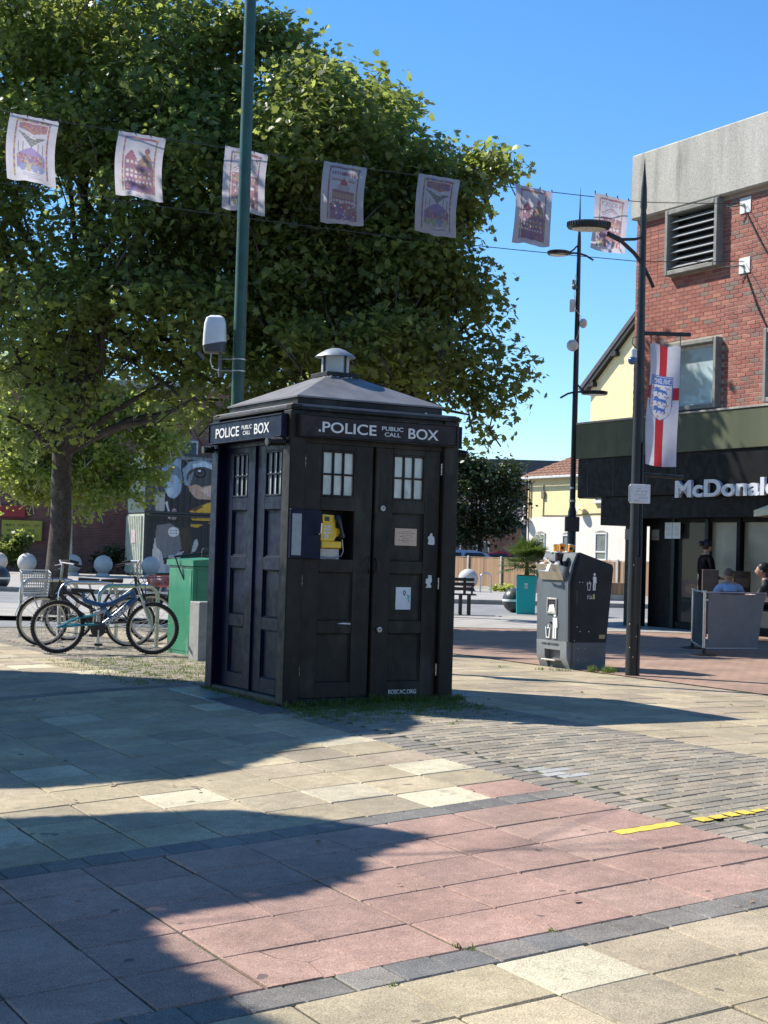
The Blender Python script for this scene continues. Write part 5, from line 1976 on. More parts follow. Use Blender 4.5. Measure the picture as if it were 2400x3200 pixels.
def seated(name, label, loc, rz, shirt, legs, hair, low=0.):
    J = {'pelvis': (0, -.05, .5, .15), 'waist': (0, -.07, .62, .14), 'chest': (0, -.03, .78, (.165, .13)), 'collar': (0, .03, .9, .1), 'neck': (0, .06, .95, .055), 'skull': (0, .09, 1.03, .06)}
    Bn = [('pelvis', 'waist'), ('waist', 'chest'), ('chest', 'collar'), ('collar', 'neck'), ('neck', 'skull')]
    for s, q in (('L', -1), ('R', 1)):
        J['sh' + s] = (q * .18, .0, .86, .07)
        J['el' + s] = (q * .24, .14, .65, .048)
        J['wrist' + s] = (q * .12, .34, .68, .03)
        J['hip' + s] = (q * .1, 0, .5, .1)
        J['knee' + s] = (q * .13, .4, .5, .068)
        J['ankle' + s] = (q * .13, .42, .09, .042)
        J['toe' + s] = (q * .14, .56, .045, .035)
        Bn += [('collar', 'sh' + s), ('sh' + s, 'el' + s), ('el' + s, 'wrist' + s), ('pelvis', 'hip' + s), ('hip' + s, 'knee' + s), ('knee' + s, 'ankle' + s), ('ankle' + s, 'toe' + s)]
        hand_joints(J, Bn, s, J['wrist' + s][:3], (-q * .3, 1, 0), (q, .3, 0))

    def reg(c):
        if c.z > .93 or (c.y > .3 and .6 < c.z < .78) or (abs(c.x) > .15 and c.y > .17 and .58 < c.z < .75):
            return 0
        return 1 if c.z > .56 else 2
    cafe_chair(loc, rz, 'cafe chair under ' + ('the man in the light blue shirt' if shirt is BSHIRT else 'the dark-haired person at the edge'))
    return person(name, label, loc, rz, J, Bn, [SKIN, shirt, legs], reg, (0, .1, 1.07, .093), hair)


seated('person', 'person with shaved head and light blue shirt seated with back turned', (5.55, 24.55, -.02), 0, BSHIRT, DCLOTH,
       (mat('shaved_hair', (.16, .09, .065), .7), [(0, .08, 1.105, .076, .098, .085)]))
seated('person', 'dark-haired person in dark clothing seated at the right edge', (6.38, 25.4, .06), 1.2, mat('grey_jacket', (.06, .05, .045), .8), DCLOTH,
       (DHAIR, [(0, .07, 1.12, .088, .11, .1), (0, -.01, 1.05, .08, .06, .12)]))

J = {'pelvis': (0, 0, .88, .14), 'waist': (0, 0, 1.02, .12), 'chest': (0, 0, 1.2, (.15, .115)), 'collar': (0, .0, 1.34, .09), 'neck': (0, .01, 1.41, .05), 'skull': (0, .02, 1.49, .055)}
Bn = [('pelvis', 'waist'), ('waist', 'chest'), ('chest', 'collar'), ('collar', 'neck'), ('neck', 'skull')]
for s, q in (('L', -1), ('R', 1)):
    J['sh' + s] = (q * .17, 0, 1.3, .062)
    J['el' + s] = (q * .23, .02, 1.04, .045)
    J['wrist' + s] = (q * .12, .2, .98, .028)
    J['hip' + s] = (q * .09, 0, .84, .095)
    J['knee' + s] = (q * .095, .02, .46, .06)
    J['ankle' + s] = (q * .1, 0, .09, .04)
    J['toe' + s] = (q * .11, .14, .035, .032)
    Bn += [('collar', 'sh' + s), ('sh' + s, 'el' + s), ('el' + s, 'wrist' + s), ('pelvis', 'hip' + s), ('hip' + s, 'knee' + s), ('knee' + s, 'ankle' + s), ('ankle' + s, 'toe' + s)]
    hand_joints(J, Bn, s, J['wrist' + s][:3], (-q * .5, 1, 0), (q, .3, 0))
person('person', 'person in black with tied-up hair standing before the pale pane', (5.72, 27.2, 0), math.radians(-70), J, Bn, [SKIN, DCLOTH],
       lambda c: 0 if c.z > 1.39 or (c.y > .2) else 1, (0, .03, 1.53, .09), (DHAIR, [(0, .01, 1.56, .088, .108, .1), (0, -.11, 1.58, .05, .05, .05)]))

# ------------------------------------------------------------------ bicycles and cycle hoops
TYRE = mat('black_tyre_rubber', (.018, .018, .019), .8, var=.2, scale=20)
RIM = mat('alloy_rim', (.5, .5, .5), .35, 1., var=.1)
BLUEF = mat('blue_bike_frame', (.012, .075, .19), .3, var=.2, scale=8, coat=.3)
TEALF = mat('teal_bike_frame', (.02, .22, .28), .35, var=.2, scale=8)
PLUM = mat('dark_plum_bike_frame', (.03, .018, .024), .35)
REDF = mat('red_bike_metal', (.28, .07, .05), .4)
SADDLE = mat('black_saddle', (.012, .012, .014), .5)


def circ(r, n, c, y=0.):
    return [(c[0] + r * math.cos(2 * math.pi * k / n), y, c[2] + r * math.sin(2 * math.pi * k / n)) for k in range(n + 1)]


def bike(name, label, loc, rz, R, wb, frame_m, lean=0., knobbly=False, basket=None, bars='flat', steer=0., mudguards=False, lettering=None, fork_m=None, style='mtb', saddle_z=.74, bar_z=.95):
    t = thing(name, label, 'bicycle', loc, rz, 'bicycles at the hoops')
    t.rotation_euler = (lean, 0, rz)
    hubs = ((0, 0, R), (wb, 0, R))
    Ms = Matrix.Translation((wb - .1, 0, 0)) @ Matrix.Rotation(steer, 4, 'Z') @ Matrix.Translation((-(wb - .1), 0, 0))
    for i, h in enumerate(hubs):
        M = Ms if i else Matrix.Identity(4)
        w = B()
        tr = .024 if knobbly else .018
        ring = []
        n = 40
        for k in range(n):
            a = 2 * math.pi * k / n
            ring.append([(h[0] + (R - tr + tr * math.cos(q)) * math.cos(a), tr * math.sin(q), h[2] + (R - tr + tr * math.cos(q)) * math.sin(a)) for q in [2 * math.pi * j / 8 for j in range(8)]])
        w.ring(ring + [ring[0]], False)
        if knobbly:
            for k in range(56):
                a = 2 * math.pi * k / 56
                i0 = len(w.v)
                w.box(R - .006, R + .004, -.02, .02, -.006, .006)
                w.xf(Matrix.Translation(h) @ Matrix.Rotation(-a, 4, 'Y'), i0)
        w.xf(M)
        wheel = w.ob('tyre', TYRE, t)
        r_ = B()
        ring = []
        for k in range(n):
            a = 2 * math.pi * k / n
            ring.append([(h[0] + rr * math.cos(a), yy, h[2] + rr * math.sin(a)) for rr, yy in ((R - .032, -.012), (R - .032, .012), (R - .055, .009), (R - .055, -.009))])
        r_.ring(ring + [ring[0]], False)
        r_.xf(M).ob('rim', RIM, wheel)
        s = B()
        for k in range(20):
            a = 2 * math.pi * k / 20
            a2 = a + (.5 if k % 2 else -.5)
            s.tube([(h[0] + .02 * math.cos(a2), .022 * (1 if k % 4 < 2 else -1), h[2] + .02 * math.sin(a2)), (h[0] + (R - .05) * math.cos(a), 0, h[2] + (R - .05) * math.sin(a))], .0016, 4)
        so = s.xf(M).ob('spokes', RIM, wheel)
        so['kind'] = 'stuff'
        B().tube([(h[0], -.05, h[2]), (h[0], .05, h[2])], .018, 10).xf(M).ob('hub', STEEL, wheel)
        if mudguards:
            g = B()
            ring = []
            for k in range(18):
                a = math.radians(10 + 9.5 * k)
                ring.append([(h[0] + rr * math.cos(a), yy, h[2] + rr * math.sin(a)) for rr, yy in ((R + .015, -.025), (R + .022, 0), (R + .015, .025), (R + .018, 0))])
            g.ring(ring, True).xf(M).ob('mudguard', BLACK, wheel)
    bb = (wb * .42, 0, R - .02)
    hd_lo, hd_hi = (wb - .2, 0, R + .3), (wb - .245, 0, R + .43)
    f = B()
    if style == 'mtb':
        st = (wb * .27, 0, R + .3)
        f.tube([hd_lo, hd_hi], .026, 12)
        f.tube([(hd_lo[0] - .01, 0, hd_lo[2] + .03), (wb * .62, 0, R + .15), bb], [.034, .038, .034], 12)
        f.tube([(hd_hi[0], 0, hd_hi[2] - .03), (wb * .55, 0, R + .27), (wb * .44, 0, R + .25), st], [.026, .03, .03, .026], 12)
        f.tube([(wb * .46, 0, R + .25), (wb * .56, 0, R + .1)], .024, 10)
        f.tube([st, (st[0] - .03, 0, st[2] + .12)], .02, 10)
        fo_ = f.ob('frame', frame_m, t)
        sw_ = B()
        for sy in (-1, 1):
            sw_.tube([(0, sy * .06, R), (.17, sy * .05, R + .02), (bb[0] + .02, sy * .03, R + .04)], .011, 8)
            sw_.tube([(0, sy * .06, R), (.2, sy * .045, R + .1), (wb * .38, sy * .03, R + .14)], .01, 8)
        sw_.ob('swing_arm', TEALF, t)
        B().tube([(wb * .37, 0, R + .15), (wb * .5, 0, R + .2)], .026, 10).ob('shock_spring', STEEL, fo_)
    else:
        st = (wb * .25, 0, R + .34)
        f.tube([hd_lo, hd_hi], .022, 12)
        f.tube([(hd_lo[0], 0, hd_lo[2] + .02), (wb * .6, 0, R + .12), bb], .022, 10)
        f.tube([(hd_hi[0], 0, hd_hi[2] - .05), (wb * .6, 0, R + .24), (bb[0] - .04, 0, R + .12)], .02, 10)
        f.tube([bb, st], .018, 10)
        for sy in (-1, 1):
            f.tube([(0, sy * .055, R), (bb[0], sy * .03, bb[2])], .009, 8)
            f.tube([(0, sy * .055, R), (st[0], sy * .02, st[2] - .04)], .008, 8)
        fo_ = f.ob('frame', frame_m, t)
    top = (st[0] - .035, 0, saddle_z - .03)
    B().tube([st, top], .014, 8).ob('seat_post', STEEL, t)
    sd = B()
    sd.add([(top[0] - .13, -.075, saddle_z), (top[0] - .13, .075, saddle_z), (top[0] + .02, .05, saddle_z - .005), (top[0] + .15, .015, saddle_z - .01), (top[0] + .15, -.015, saddle_z - .01), (top[0] + .02, -.05, saddle_z - .005),
            (top[0] - .12, -.07, saddle_z - .05), (top[0] - .12, .07, saddle_z - .05), (top[0] + .02, .035, saddle_z - .045), (top[0] + .14, .012, saddle_z - .035), (top[0] + .14, -.012, saddle_z - .035), (top[0] + .02, -.035, saddle_z - .045)],
           [(0, 5, 4, 3, 2, 1), (6, 7, 8, 9, 10, 11)] + [(i, (i + 1) % 6, (i + 1) % 6 + 6, i + 6) for i in range(6)])
    so = sd.ob('saddle', SADDLE, t)
    m_ = so.modifiers.new('soften', 'BEVEL')
    m_.width = .015
    m_.segments = 3
    fk = B()
    for sy in (-1, 1):
        fk.tube([(wb, sy * .055, R), (wb - .11, sy * .055, R + .28)], .016 if style == 'mtb' else .011, 10)
    fk.tube([(wb - .11, -.06, R + .285), (wb - .11, .06, R + .285)], .022, 10)
    fk.tube([(wb - .11, 0, R + .28), (wb - .2, 0, R + .5)], .014, 10)
    fko = fk.xf(Ms).ob('fork', fork_m or frame_m, t)
    bh = (wb - .22, 0, bar_z)
    hb_ = B()
    hb_.tube([(wb - .2, 0, R + .48), bh], .016, 8)
    if bars == 'flat':
        hb_.tube([(bh[0] - .06, -.29, bar_z + .03), (bh[0], -.08, bar_z + .01), (bh[0], .08, bar_z + .01), (bh[0] - .06, .29, bar_z + .03)], .012, 8)
        grip = [((bh[0] - .06, s * .29, bar_z + .03), (bh[0] - .035, s * .19, bar_z + .02)) for s in (-1, 1)]
    else:
        hb_.tube([(bh[0] - .22, -.28, bar_z + .02), (bh[0] - .1, -.27, bar_z + .05), (bh[0] + .02, -.14, bar_z + .06), (bh[0], 0, bar_z), (bh[0] + .02, .14, bar_z + .06), (bh[0] - .1, .27, bar_z + .05), (bh[0] - .22, .28, bar_z + .02)], .011, 8)
        grip = [((bh[0] - .22, s * .28, bar_z + .02), (bh[0] - .11, s * .272, bar_z + .047)) for s in (-1, 1)]
    hbo = hb_.xf(Ms).ob('handlebar', STEEL if bars != 'flat' else BLACK, t)
    for a, c in grip:
        B().tube([a, c], .017, 8).xf(Ms).ob('grip', BLACK, hbo)
    for s in (-1, 1):
        B().tube([(bh[0] + .0, s * .17, bar_z + .01), (bh[0] + .07, s * .22, bar_z - .01)], .007, 6).xf(Ms).ob('brake_lever', STEEL, hbo)
    B().tube([(bh[0] + .05, .15, bar_z), (bh[0] + .12, .05, bar_z - .1), (wb - .1, .04, R + .36), (wb - .08, .05, R + .25)], .004, 6).xf(Ms).ob('brake_cable', BLACK, hbo)
    B().tube([(bh[0] + .05, -.15, bar_z), (bh[0] + .1, -.05, bar_z - .06), (wb * .6, -.04, R + .32), (wb * .4, -.03, R + .2)], .004, 6).ob('gear_cable', BLACK, hbo)
    ck = B()
    ck.lathe([(0, -.04), (.085, -.04), (.085, -.034), (0, -.034)], bb, 24, axis='y')
    ck.tube([(bb[0], -.07, bb[2]), (bb[0], .07, bb[2])], .016, 8)
    cr = ck.ob('crank', mat('dark_chainset', (.05, .05, .055), .4, .6), t)
    for s, a in ((-1, -1.55), (1, 1.59)):
        e = (bb[0] + .165 * math.cos(a), s * .085, bb[2] + .165 * math.sin(a))
        B().tube([(bb[0], s * .07, bb[2]), e], .011, 8).ob('crank_arm', STEEL, cr)
        B().box(e[0] - .045, e[0] + .045, e[1] + s * .01 - .04, e[1] + s * .01 + .04, e[2] - .012, e[2] + .012, .004).ob('pedal', BLACK, cr)
    B().tube([(bb[0], -.037, bb[2] + .085), (0, -.037, R + .035)], .004, 4).tube([(bb[0], -.037, bb[2] - .085), (0, -.037, R - .04), (.03, -.037, R - .1), (.0, -.037, R - .035)], .004, 4).ob('chain', BLACK, cr)
    if basket:
        cols, x0, x1, w, z0, z1 = basket
        bk = B()
        n = 8 if z1 - z0 > .2 else 3
        nc = 12 if n == 8 else 8
        for k in range(n + 1):
            z = z0 + (z1 - z0) * k / n
            q = .82 + .18 * k / n
            cx = (x0 + x1) / 2
            p = [(cx + (x - cx) * q, y * q, z) for x, y in ((x0, -w / 2), (x1, -w / 2), (x1, w / 2), (x0, w / 2), (x0, -w / 2))]
            bk.tube(p, (.006 if n == 8 else .003) if k < n else .008, 5)
        for k in range(nc):
            for (ax, ay), (bx, by) in (((x0, -w / 2), (x1, -w / 2)), ((x0, w / 2), (x1, w / 2)), ((x0, -w / 2), (x0, w / 2)), ((x1, -w / 2), (x1, w / 2))):
                x, y = ax + (bx - ax) * k / nc, ay + (by - ay) * k / nc
                cx = (x0 + x1) / 2
                bk.tube([(cx + (x - cx) * .82, y * .82, z0), (x, y, z1)], .004 if n == 8 else .0025, 4)
        for k in range(7):
            y = (-w / 2 + w * k / 6) * .82
            cx = (x0 + x1) / 2
            bk.tube([(cx + (x0 - cx) * .82, y, z0), (cx + (x1 - cx) * .82, y, z0)], .005, 4)
        bk.xf(Ms).ob('basket', cols, t, 60)
        st_ = B()
        for s in (-1, 1):
            st_.tube([(wb, s * .06, R), ((x0 + x1) / 2 + .02, s * .08, z0)], .005, 6)
        st_.xf(Ms).ob('basket_stay', STEEL, t)
    if lettering:
        me = text_mesh(lettering, .058, WHITE_P, 'frame_lettering', .001, 'CENTER', .002)
        a = Vector((bb[0] + .06, 0, bb[2] + .05))
        c = Vector((wb - .24, 0, R + .29))
        ang = math.atan2(c.z - a.z, c.x - a.x)
        mid = (a + c) / 2
        me.transform(Matrix.Translation((mid.x, -.0395, mid.z - .03)) @ Matrix.Rotation(-ang, 4, 'Y') @ Matrix.Rotation(math.pi / 2, 4, 'X'))
        link('frame_lettering', me, fo_)
    return t


bike('bicycle', 'blue and teal full-suspension bicycle standing in front', (-3.63, 17.3, gz(-3.63, 17.3)), math.atan2(.28, 1.0), .3, 1.06, BLUEF, .05, True, steer=-.18, lettering='CHALLENGE', fork_m=mat('silver_fork', (.5, .52, .55), .3, .7), saddle_z=.74, bar_z=.9)
bike('bicycle', 'dark plum step-through bicycle with grey basket, facing left', (-3.07, 18.85, -.01), math.pi + math.atan2(.2, 1.05), .31, 1.05, PLUM, -.08, False, (mat('grey_basket_plastic', (.42, .44, .44), .5), .98, 1.32, .36, .62, .9), 'swept', .12, True, style='step', saddle_z=.84, bar_z=.97)
bike('bicycle', 'old bicycle with red front basket behind the others', (-4.0, 19.75, -.01), math.atan2(.15, 1.05), .32, 1.05, BLACK, .06, False, (REDF, .98, 1.3, .3, .74, .86), 'swept', -.1, True, style='step', saddle_z=.82, bar_z=.98)

HOOP = mat('stainless_hoop', (.52, .51, .49), .28, .9, var=.1, scale=12)


def hoop(p0, p1, label, h=.77, r=.026):
    t = thing('cycle_hoop', label, 'cycle hoop', (*p0, -.02), math.atan2(p1[1] - p0[1], p1[0] - p0[0]), 'steel cycle hoops')
    L = math.hypot(p1[0] - p0[0], p1[1] - p0[1])
    c = .16
    pts = [(0, 0, 0), (0, 0, h - c)]
    pts += [(c - c * math.cos(a), 0, h - c + c * math.sin(a)) for a in [math.pi / 2 * k / 6 for k in range(1, 7)]]
    pts += [(L - c + c * math.sin(a), 0, h - c + c * math.cos(a)) for a in [math.pi / 2 * k / 6 for k in range(0, 7)]]
    pts += [(L, 0, 0)]
    B().tube(pts, r, 12).ob('tube', HOOP, t)
    for x in (0, L):
        B().lathe([(0, .02), (.055, .02), (.055, .028), (.03, .032)], (x, 0, 0), 16).ob('collar', HOOP, t)


hoop(XY(6.03, 17.42), XY(6.86, 17.66), 'steel cycle hoop behind the blue bicycle')
hoop(XY(5.98, 18.75), XY(6.8, 18.95), 'steel cycle hoop between the two dark bicycles')
hoop(XY(5.82, 19.9), XY(6.65, 20.1), 'steel cycle hoop at the far left behind the grey basket')
hoop((3.2, 50.0), (3.55, 50.1), 'pale steel hoop before the wooden fence', .75, .03)

# ------------------------------------------------------------------ sphere bollards
SPHW = mat('pale_granite_sphere', (.5, .48, .44), .8, var=.12, scale=4, fine=.15, fscale=30)
SPHD = mat('dark_granite_sphere', (.05, .052, .055), .35, var=.2, scale=5)


def bollard(x, y, r, m, label, z=0., band=False, plinth=True):
    t = thing('sphere_bollard', label, 'bollard', (x, y, z), 0, 'stone sphere bollards')
    h = .1 if plinth else 0
    B().sphere((0, 0, r + h * .9), r, 28, 18).ob('sphere', m, t)
    if plinth:
        B().lathe([(0, -.03), (r * .8, -.03), (r * .75, .05), (r * .5, h + .03), (0, h + .03)], n=24).ob('plinth', m, t)
    if band:
        B().lathe([(r * 1.004, r + h * .9 - .025), (r * 1.008, r + h * .9), (r * 1.004, r + h * .9 + .025)], n=32, caps=False).ob('band', WHITE_P, t)


for x, y, lab in ((-14.75, 59, 'pale stone sphere bollard cut by the left edge'), (-13.55, 58.6, 'pale stone sphere bollard left of the big trunk'), (-12.0, 59.5, 'pale stone sphere bollard half hidden by the handlebars'),
                  (-10.75, 59.2, 'pale stone sphere bollard above the bicycle saddles'), (-8.95, 59.4, 'pale stone sphere bollard before the mural container')):
    bollard(x, y, .36, SPHW, lab, .1)
bollard(2.87, 51.2, .33, SPHW, 'white sphere bollard behind the bench', .1)
bollard(-10.05, 40.2, .33, SPHD, 'dark banded sphere bollard at the left edge', 0, True, False)
bollard(-4.78, 32.3, .29, SPHD, 'dark banded sphere bollard behind the front wheel', 0, True, False)
bollard(-5.12, 36.2, .29, SPHD, 'dark banded sphere bollard left of the green cabinet', 0, True, False)
bollard(3.02, 34.85, .28, SPHD, 'dark banded sphere bollard beside the teal planter', 0, True, False)

# ------------------------------------------------------------------ bench, planter with palm
bench = thing('park_bench', 'black slatted bench behind the right side of the box', 'bench', (1.22, 32.5, 0))
for i in range(3):
    B().box(-.78, .72, -.24 + .0, -.2, .52 + i * .1, .59 + i * .1, .006).ob('back_slat', BLACK, bench)
for i in range(4):
    B().box(-.78, .78, -.16 + i * .12, -.07 + i * .12, .42, .45, .006).ob('seat_slat', BLACK, bench)
for x in (-.6, -.38, .45, .63):
    B().box(x - .03, x + .03, -.18, -.12, 0, .42, .004).ob('leg', BLACK, bench)
    B().box(x - .03, x + .03, .18, .24, 0, .42, .004).ob('leg', BLACK, bench)
for x in (-.5, 0., .52):
    B().box(x - .03, x + .03, -.2, -.17, .42, .8, .004).ob('back_post', BLACK, bench)
for x in (-.74, .7):
    B().box(x - .02, x + .02, -.2, .25, .6, .64, .004).box(x - .02, x + .02, .2, .24, .45, .6).ob('arm_rest', BLACK, bench)

TEAL = mat('teal_planter_paint', (.0, .46, .49), .4, var=.06, scale=3)
pln = thing('planter', 'square teal street planter beside the litter bin', 'planter', (3.2, 34.1, 0), math.radians(-4))
ps_ = B()
ps_.prism([(-.2, 0), (.2, 0), (.22, .85), (-.22, .85)], -.21, .21, 'y')
ps_.ob('pot', TEAL, pln, 20)
B().box(-.2, .2, -.19, .19, .85, .87).ob('soil', MOSS, pln)
cv = Canvas(12, 16, (.0, .46, .49))
for (x0, y0, x1, y1) in ((1, 1, 11, 6), (5, 6, 10, 9), (2, 10, 11, 15)):
    cv.rect(x0, y0, x1, y1, (.6, .7, .7))
for (x0, y0, x1, y1) in ((3, 2, 4, 4), (7, 3, 8, 5), (4, 11, 5, 13), (8, 12, 9, 15)):
    cv.rect(x0, y0, x1, y1, (.0, .46, .49))
link('logo', print_mesh('logo', cv, print_mat('planter_print', .5), lambda s, t: (-.06 + s * .1, -.2125, .7 - t * .14)), pln)
PALM = leaf_mat('palm_fronds', (.03, .07, .018), (.07, .12, .03), (.22, .22, .07), .3, (.2, .28, .05))
pb = B()
for k in range(84):
    a = RNG.uniform(0, 6.283)
    el = RNG.uniform(-.35, 1.45)
    ln = RNG.uniform(.34, .66)
    d = Vector((math.cos(a) * math.cos(el), math.sin(a) * math.cos(el), math.sin(el)))
    root = Vector((0, 0, .95)) + d * .08 + Vector((0, 0, RNG.uniform(0, .25)))
    hub_ = root + d * ln * .6
    side = d.cross(Vector((0, 0, 1)))
    side = side.normalized() if side.length > .1 else Vector((1, 0, 0))
    upv = side.cross(d)
    pb.tube([root, hub_], .006, 4)
    for q in range(15):
        fa = math.radians(-80 + 160 * q / 14)
        dd = (d * math.cos(fa) + side * math.sin(fa)).normalized()
        L = .4 * (1 - .25 * abs(fa)) * RNG.uniform(.85, 1.1)
        w = dd.cross(upv).normalized() * .013
        mid = hub_ + dd * L * .55 + upv * .015
        tip = hub_ + dd * L - Vector((0, 0, .05))
        pb.add([hub_ - w * .4, hub_ + w * .4, mid + w, mid - w, tip], [(0, 1, 2, 3), (3, 2, 4)])
palm = thing('fan_palm', 'green fan palm growing in the teal planter', 'palm', (3.2, 34.1, 0))
pb.ob('fronds', PALM, palm, 0)
B().tube([(0, 0, .86), (.01, 0, 1.0), (0, 0, 1.15)], [.06, .05, .04], 10).ob('trunk', mat('palm_trunk', (.1, .07, .045), .9), palm)

# ------------------------------------------------------------------ wooden fence, cars behind it
TIMB = [mat('fence_timber_%d' % i, c, .85, var=.2, scale=4, stretch=(1, 1, .1)) for i, c in enumerate(((.25, .155, .085), (.29, .18, .1), (.22, .14, .08), (.27, .165, .09)))]
F0, F1 = Vector((.6, 61.5, 0)), Vector((8.2, 45.5, 0))
fd = (F1 - F0).normalized()
fence = thing('wooden_fence', 'brown close-boarded wooden fence with concrete posts', 'fence', (*F0[:2], .1), math.atan2(fd.y, fd.x))
FLn = (F1 - F0).length
mes = [B().box(0, .135, -.012, .012, .12, 1.13, .003).mesh('board', m) for m in TIMB]
x = 0
while x < FLn - .14:
    o = link('board', RNG.choice(mes), fence)
    o.location = (x, RNG.uniform(-.006, .006), RNG.uniform(-.006, .006))
    x += .128
B().box(0, FLn, -.03, .03, -.1, .118, .006).ob('gravel_board', CONC, fence)
B().box(0, FLn, -.028, .028, 1.14, 1.165, .004).ob('capping', TIMB[1], fence)
x = 1.2
while x < FLn:
    B().box(x - .06, x + .06, -.075, -.032, -.1, 1.2, .01).ob('post', CONC, fence)
    x += 2.4


def car(name, label, loc, rz, paint, glass):
    t = thing(name, label, 'car', loc, rz, 'cars parked behind the fence')
    low = [(-2.1, .35), (-2.15, .6), (-2.05, .85), (-1.5, .93), (1.0, .92), (1.8, .8), (2.1, .6), (2.12, .35)]
    B().prism(low, -.85, .85, 'y').ob('body', paint, t, 30)
    cabn = [(-1.75, .9), (-1.35, 1.3), (-.9, 1.43), (.1, 1.44), (.6, 1.3), (1.15, .92)]
    b = B()
    n = len(cabn)
    vs = [(x, s * (.8 if z < 1 else .62), z) for s in (-1, 1) for x, z in cabn]
    b.add(vs, [tuple(range(n))[::-1], tuple(range(n, 2 * n))] + [(i, (i + 1) % n, (i + 1) % n + n, i + n) for i in range(n)])
    cb = b.ob('cabin', paint, t, 40)
    for s in (-1, 1):
        for xa, xb in ((-1.4, -.45), (-.38, .75)):
            q = [(xa + (.0 if xa > -1 else .12), 1.0), (xb, 1.0), (xb - (.35 if xb > 0 else 0), 1.33), (xa + (.1 if xa > -1 else .3), 1.33)]
            w = B()
            w.add([(x, s * (.8 - (z - .92) * .38 + .012), z) for x, z in q], [(0, 1, 2, 3)])
            w.ob('side_window', glass, cb, 0)
    w = B()
    w.add([(.64, -.58, 1.28), (.64, .58, 1.28), (1.12, .72, .97), (1.12, -.72, .97)], [(0, 1, 2, 3)])
    w.ob('windscreen', glass, cb, 0)
    for x in (-1.35, 1.35):
        for s in (-1, 1):
            wh = B().lathe([(0, -.1), (.31, -.1), (.32, 0), (.31, .1), (0, .1)], (x, s * .78, .32), 24, axis='y').ob('wheel', TYRE, t)
            B().lathe([(0, -.105), (.2, -.105), (.2, .105), (0, .105)], (x, s * .78, .32), 20, axis='y').ob('hub_cap', STEEL, wh)
    for s in (-1, 1):
        B().sphere((2.08, s * .6, .62), .1, 12, 8, sx=.5).ob('headlight', PAPER, t)
    return t


CGL = mat('car_glass', (.02, .025, .03), .08)
car('parked_car', 'silver car whose roof shows above the wooden fence', (3.65, 63.2, .1), .0, mat('silver_car_paint', (.42, .43, .44), .3, .6, var=.04, coat=.5), CGL)
car('parked_car', 'red car behind the wooden fence', (5.0, 66.0, .1), math.pi, mat('red_car_paint', (.3, .015, .02), .3, var=.05, coat=.5), CGL)
tpl = thing('timber_planter', 'low timber box on a concrete base beyond the bin', 'planter', (6.45, 44.5, .0))
B().box(-.6, .6, -.2, .2, -.02, .28, .01).ob('base', CONC, tpl)
for i in range(9):
    B().box(-.6 + i * .133, -.6 + i * .133 + .128, -.2, .2, .281, .62, .004).ob('board', TIMB[i % 4], tpl)

# ------------------------------------------------------------------ background buildings
def house_window(b_parent, x0, x1, z0, z1, y, arch=True):
    WF = mat('white_house_window_frame', (.68, .68, .66), .5)
    f = B()
    e = .07
    for q in ((x0, x0 + e, z0, z1), (x1 - e, x1, z0, z1), (x0 + e, x1 - e, z0, z0 + e), (x0 + e, x1 - e, z1 - e, z1), (x0 + e, x1 - e, z0 + (z1 - z0) * .28, z0 + (z1 - z0) * .28 + e)):
        f.box(q[0], q[1], y - .05, y + .04, q[2], q[3], .006)
    w = f.ob('window', WF, b_parent)
    B().box(x0 + e, x1 - e, y - .005, y + .0, z0 + e, z1 - e).ob('pane', mat('house_pane', (.12, .14, .15), .1, var=.3, scale=2), w)
    B().box(x0 - .06, x1 + .06, y - .14, y, z0 - .08, z0, .01).ob('sill', WF, w)
    if arch:
        n = 10
        pts = [(x0 - .04 + (x1 - x0 + .08) * k / n, z1 + .01 + .12 * math.sin(math.pi * k / n)) for k in range(n + 1)]
        B().prism(pts + [(x1 + .04, z1), (x0 - .04, z1)], y - .03, y + .01, 'y').ob('lintel', mat('grey_lintel', (.25, .24, .22), .8), w)
    return w


CREAMY = mat('cream_yellow_render', (.8, .68, .36), .85, var=.06, scale=1.5, stain=(.6, .5, .27), stain_lo=.62, stain_scale=.6)
WHITER = mat('white_render', (.74, .71, .62), .85, var=.05, scale=1.2, stain=(.6, .57, .48), stain_lo=.64, stain_scale=.7)
TILE = mat('red_brown_roof_tiles', (.25, .13, .085), .85, var=.3, scale=3, fine=.25, fscale=20)
DTILE = mat('dark_slate_roof_tiles', (.07, .065, .07), .7, var=.3, scale=3, fine=.2, fscale=20)


def tiled(b, p00, p10, p11, p01, nu, nv, amp=.03):
    """roof slope with rolled tile courses"""
    P = [Vector(p) for p in (p00, p10, p11, p01)]
    n = (P[1] - P[0]).cross(P[3] - P[0]).normalized()
    vs = []
    for j in range(nv + 1):
        for half in ((0,) if j in (0,) else (0, 1)):
            for i in range(nu * 4 + 1):
                s, t = i / (nu * 4), j / nv
                q = P[0].lerp(P[1], s).lerp(P[3].lerp(P[2], s), t)
                w = amp * math.sin(i * math.pi / 2) + (amp * 1.4 if half else 0)
                vs.append(q + n * (w + .03))
    row = nu * 4 + 1
    nr = len(vs) // row
    fs = [(j * row + i, j * row + i + 1, (j + 1) * row + i + 1, (j + 1) * row + i) for j in range(nr - 1) for i in range(row - 1)]
    b.add(vs, fs)


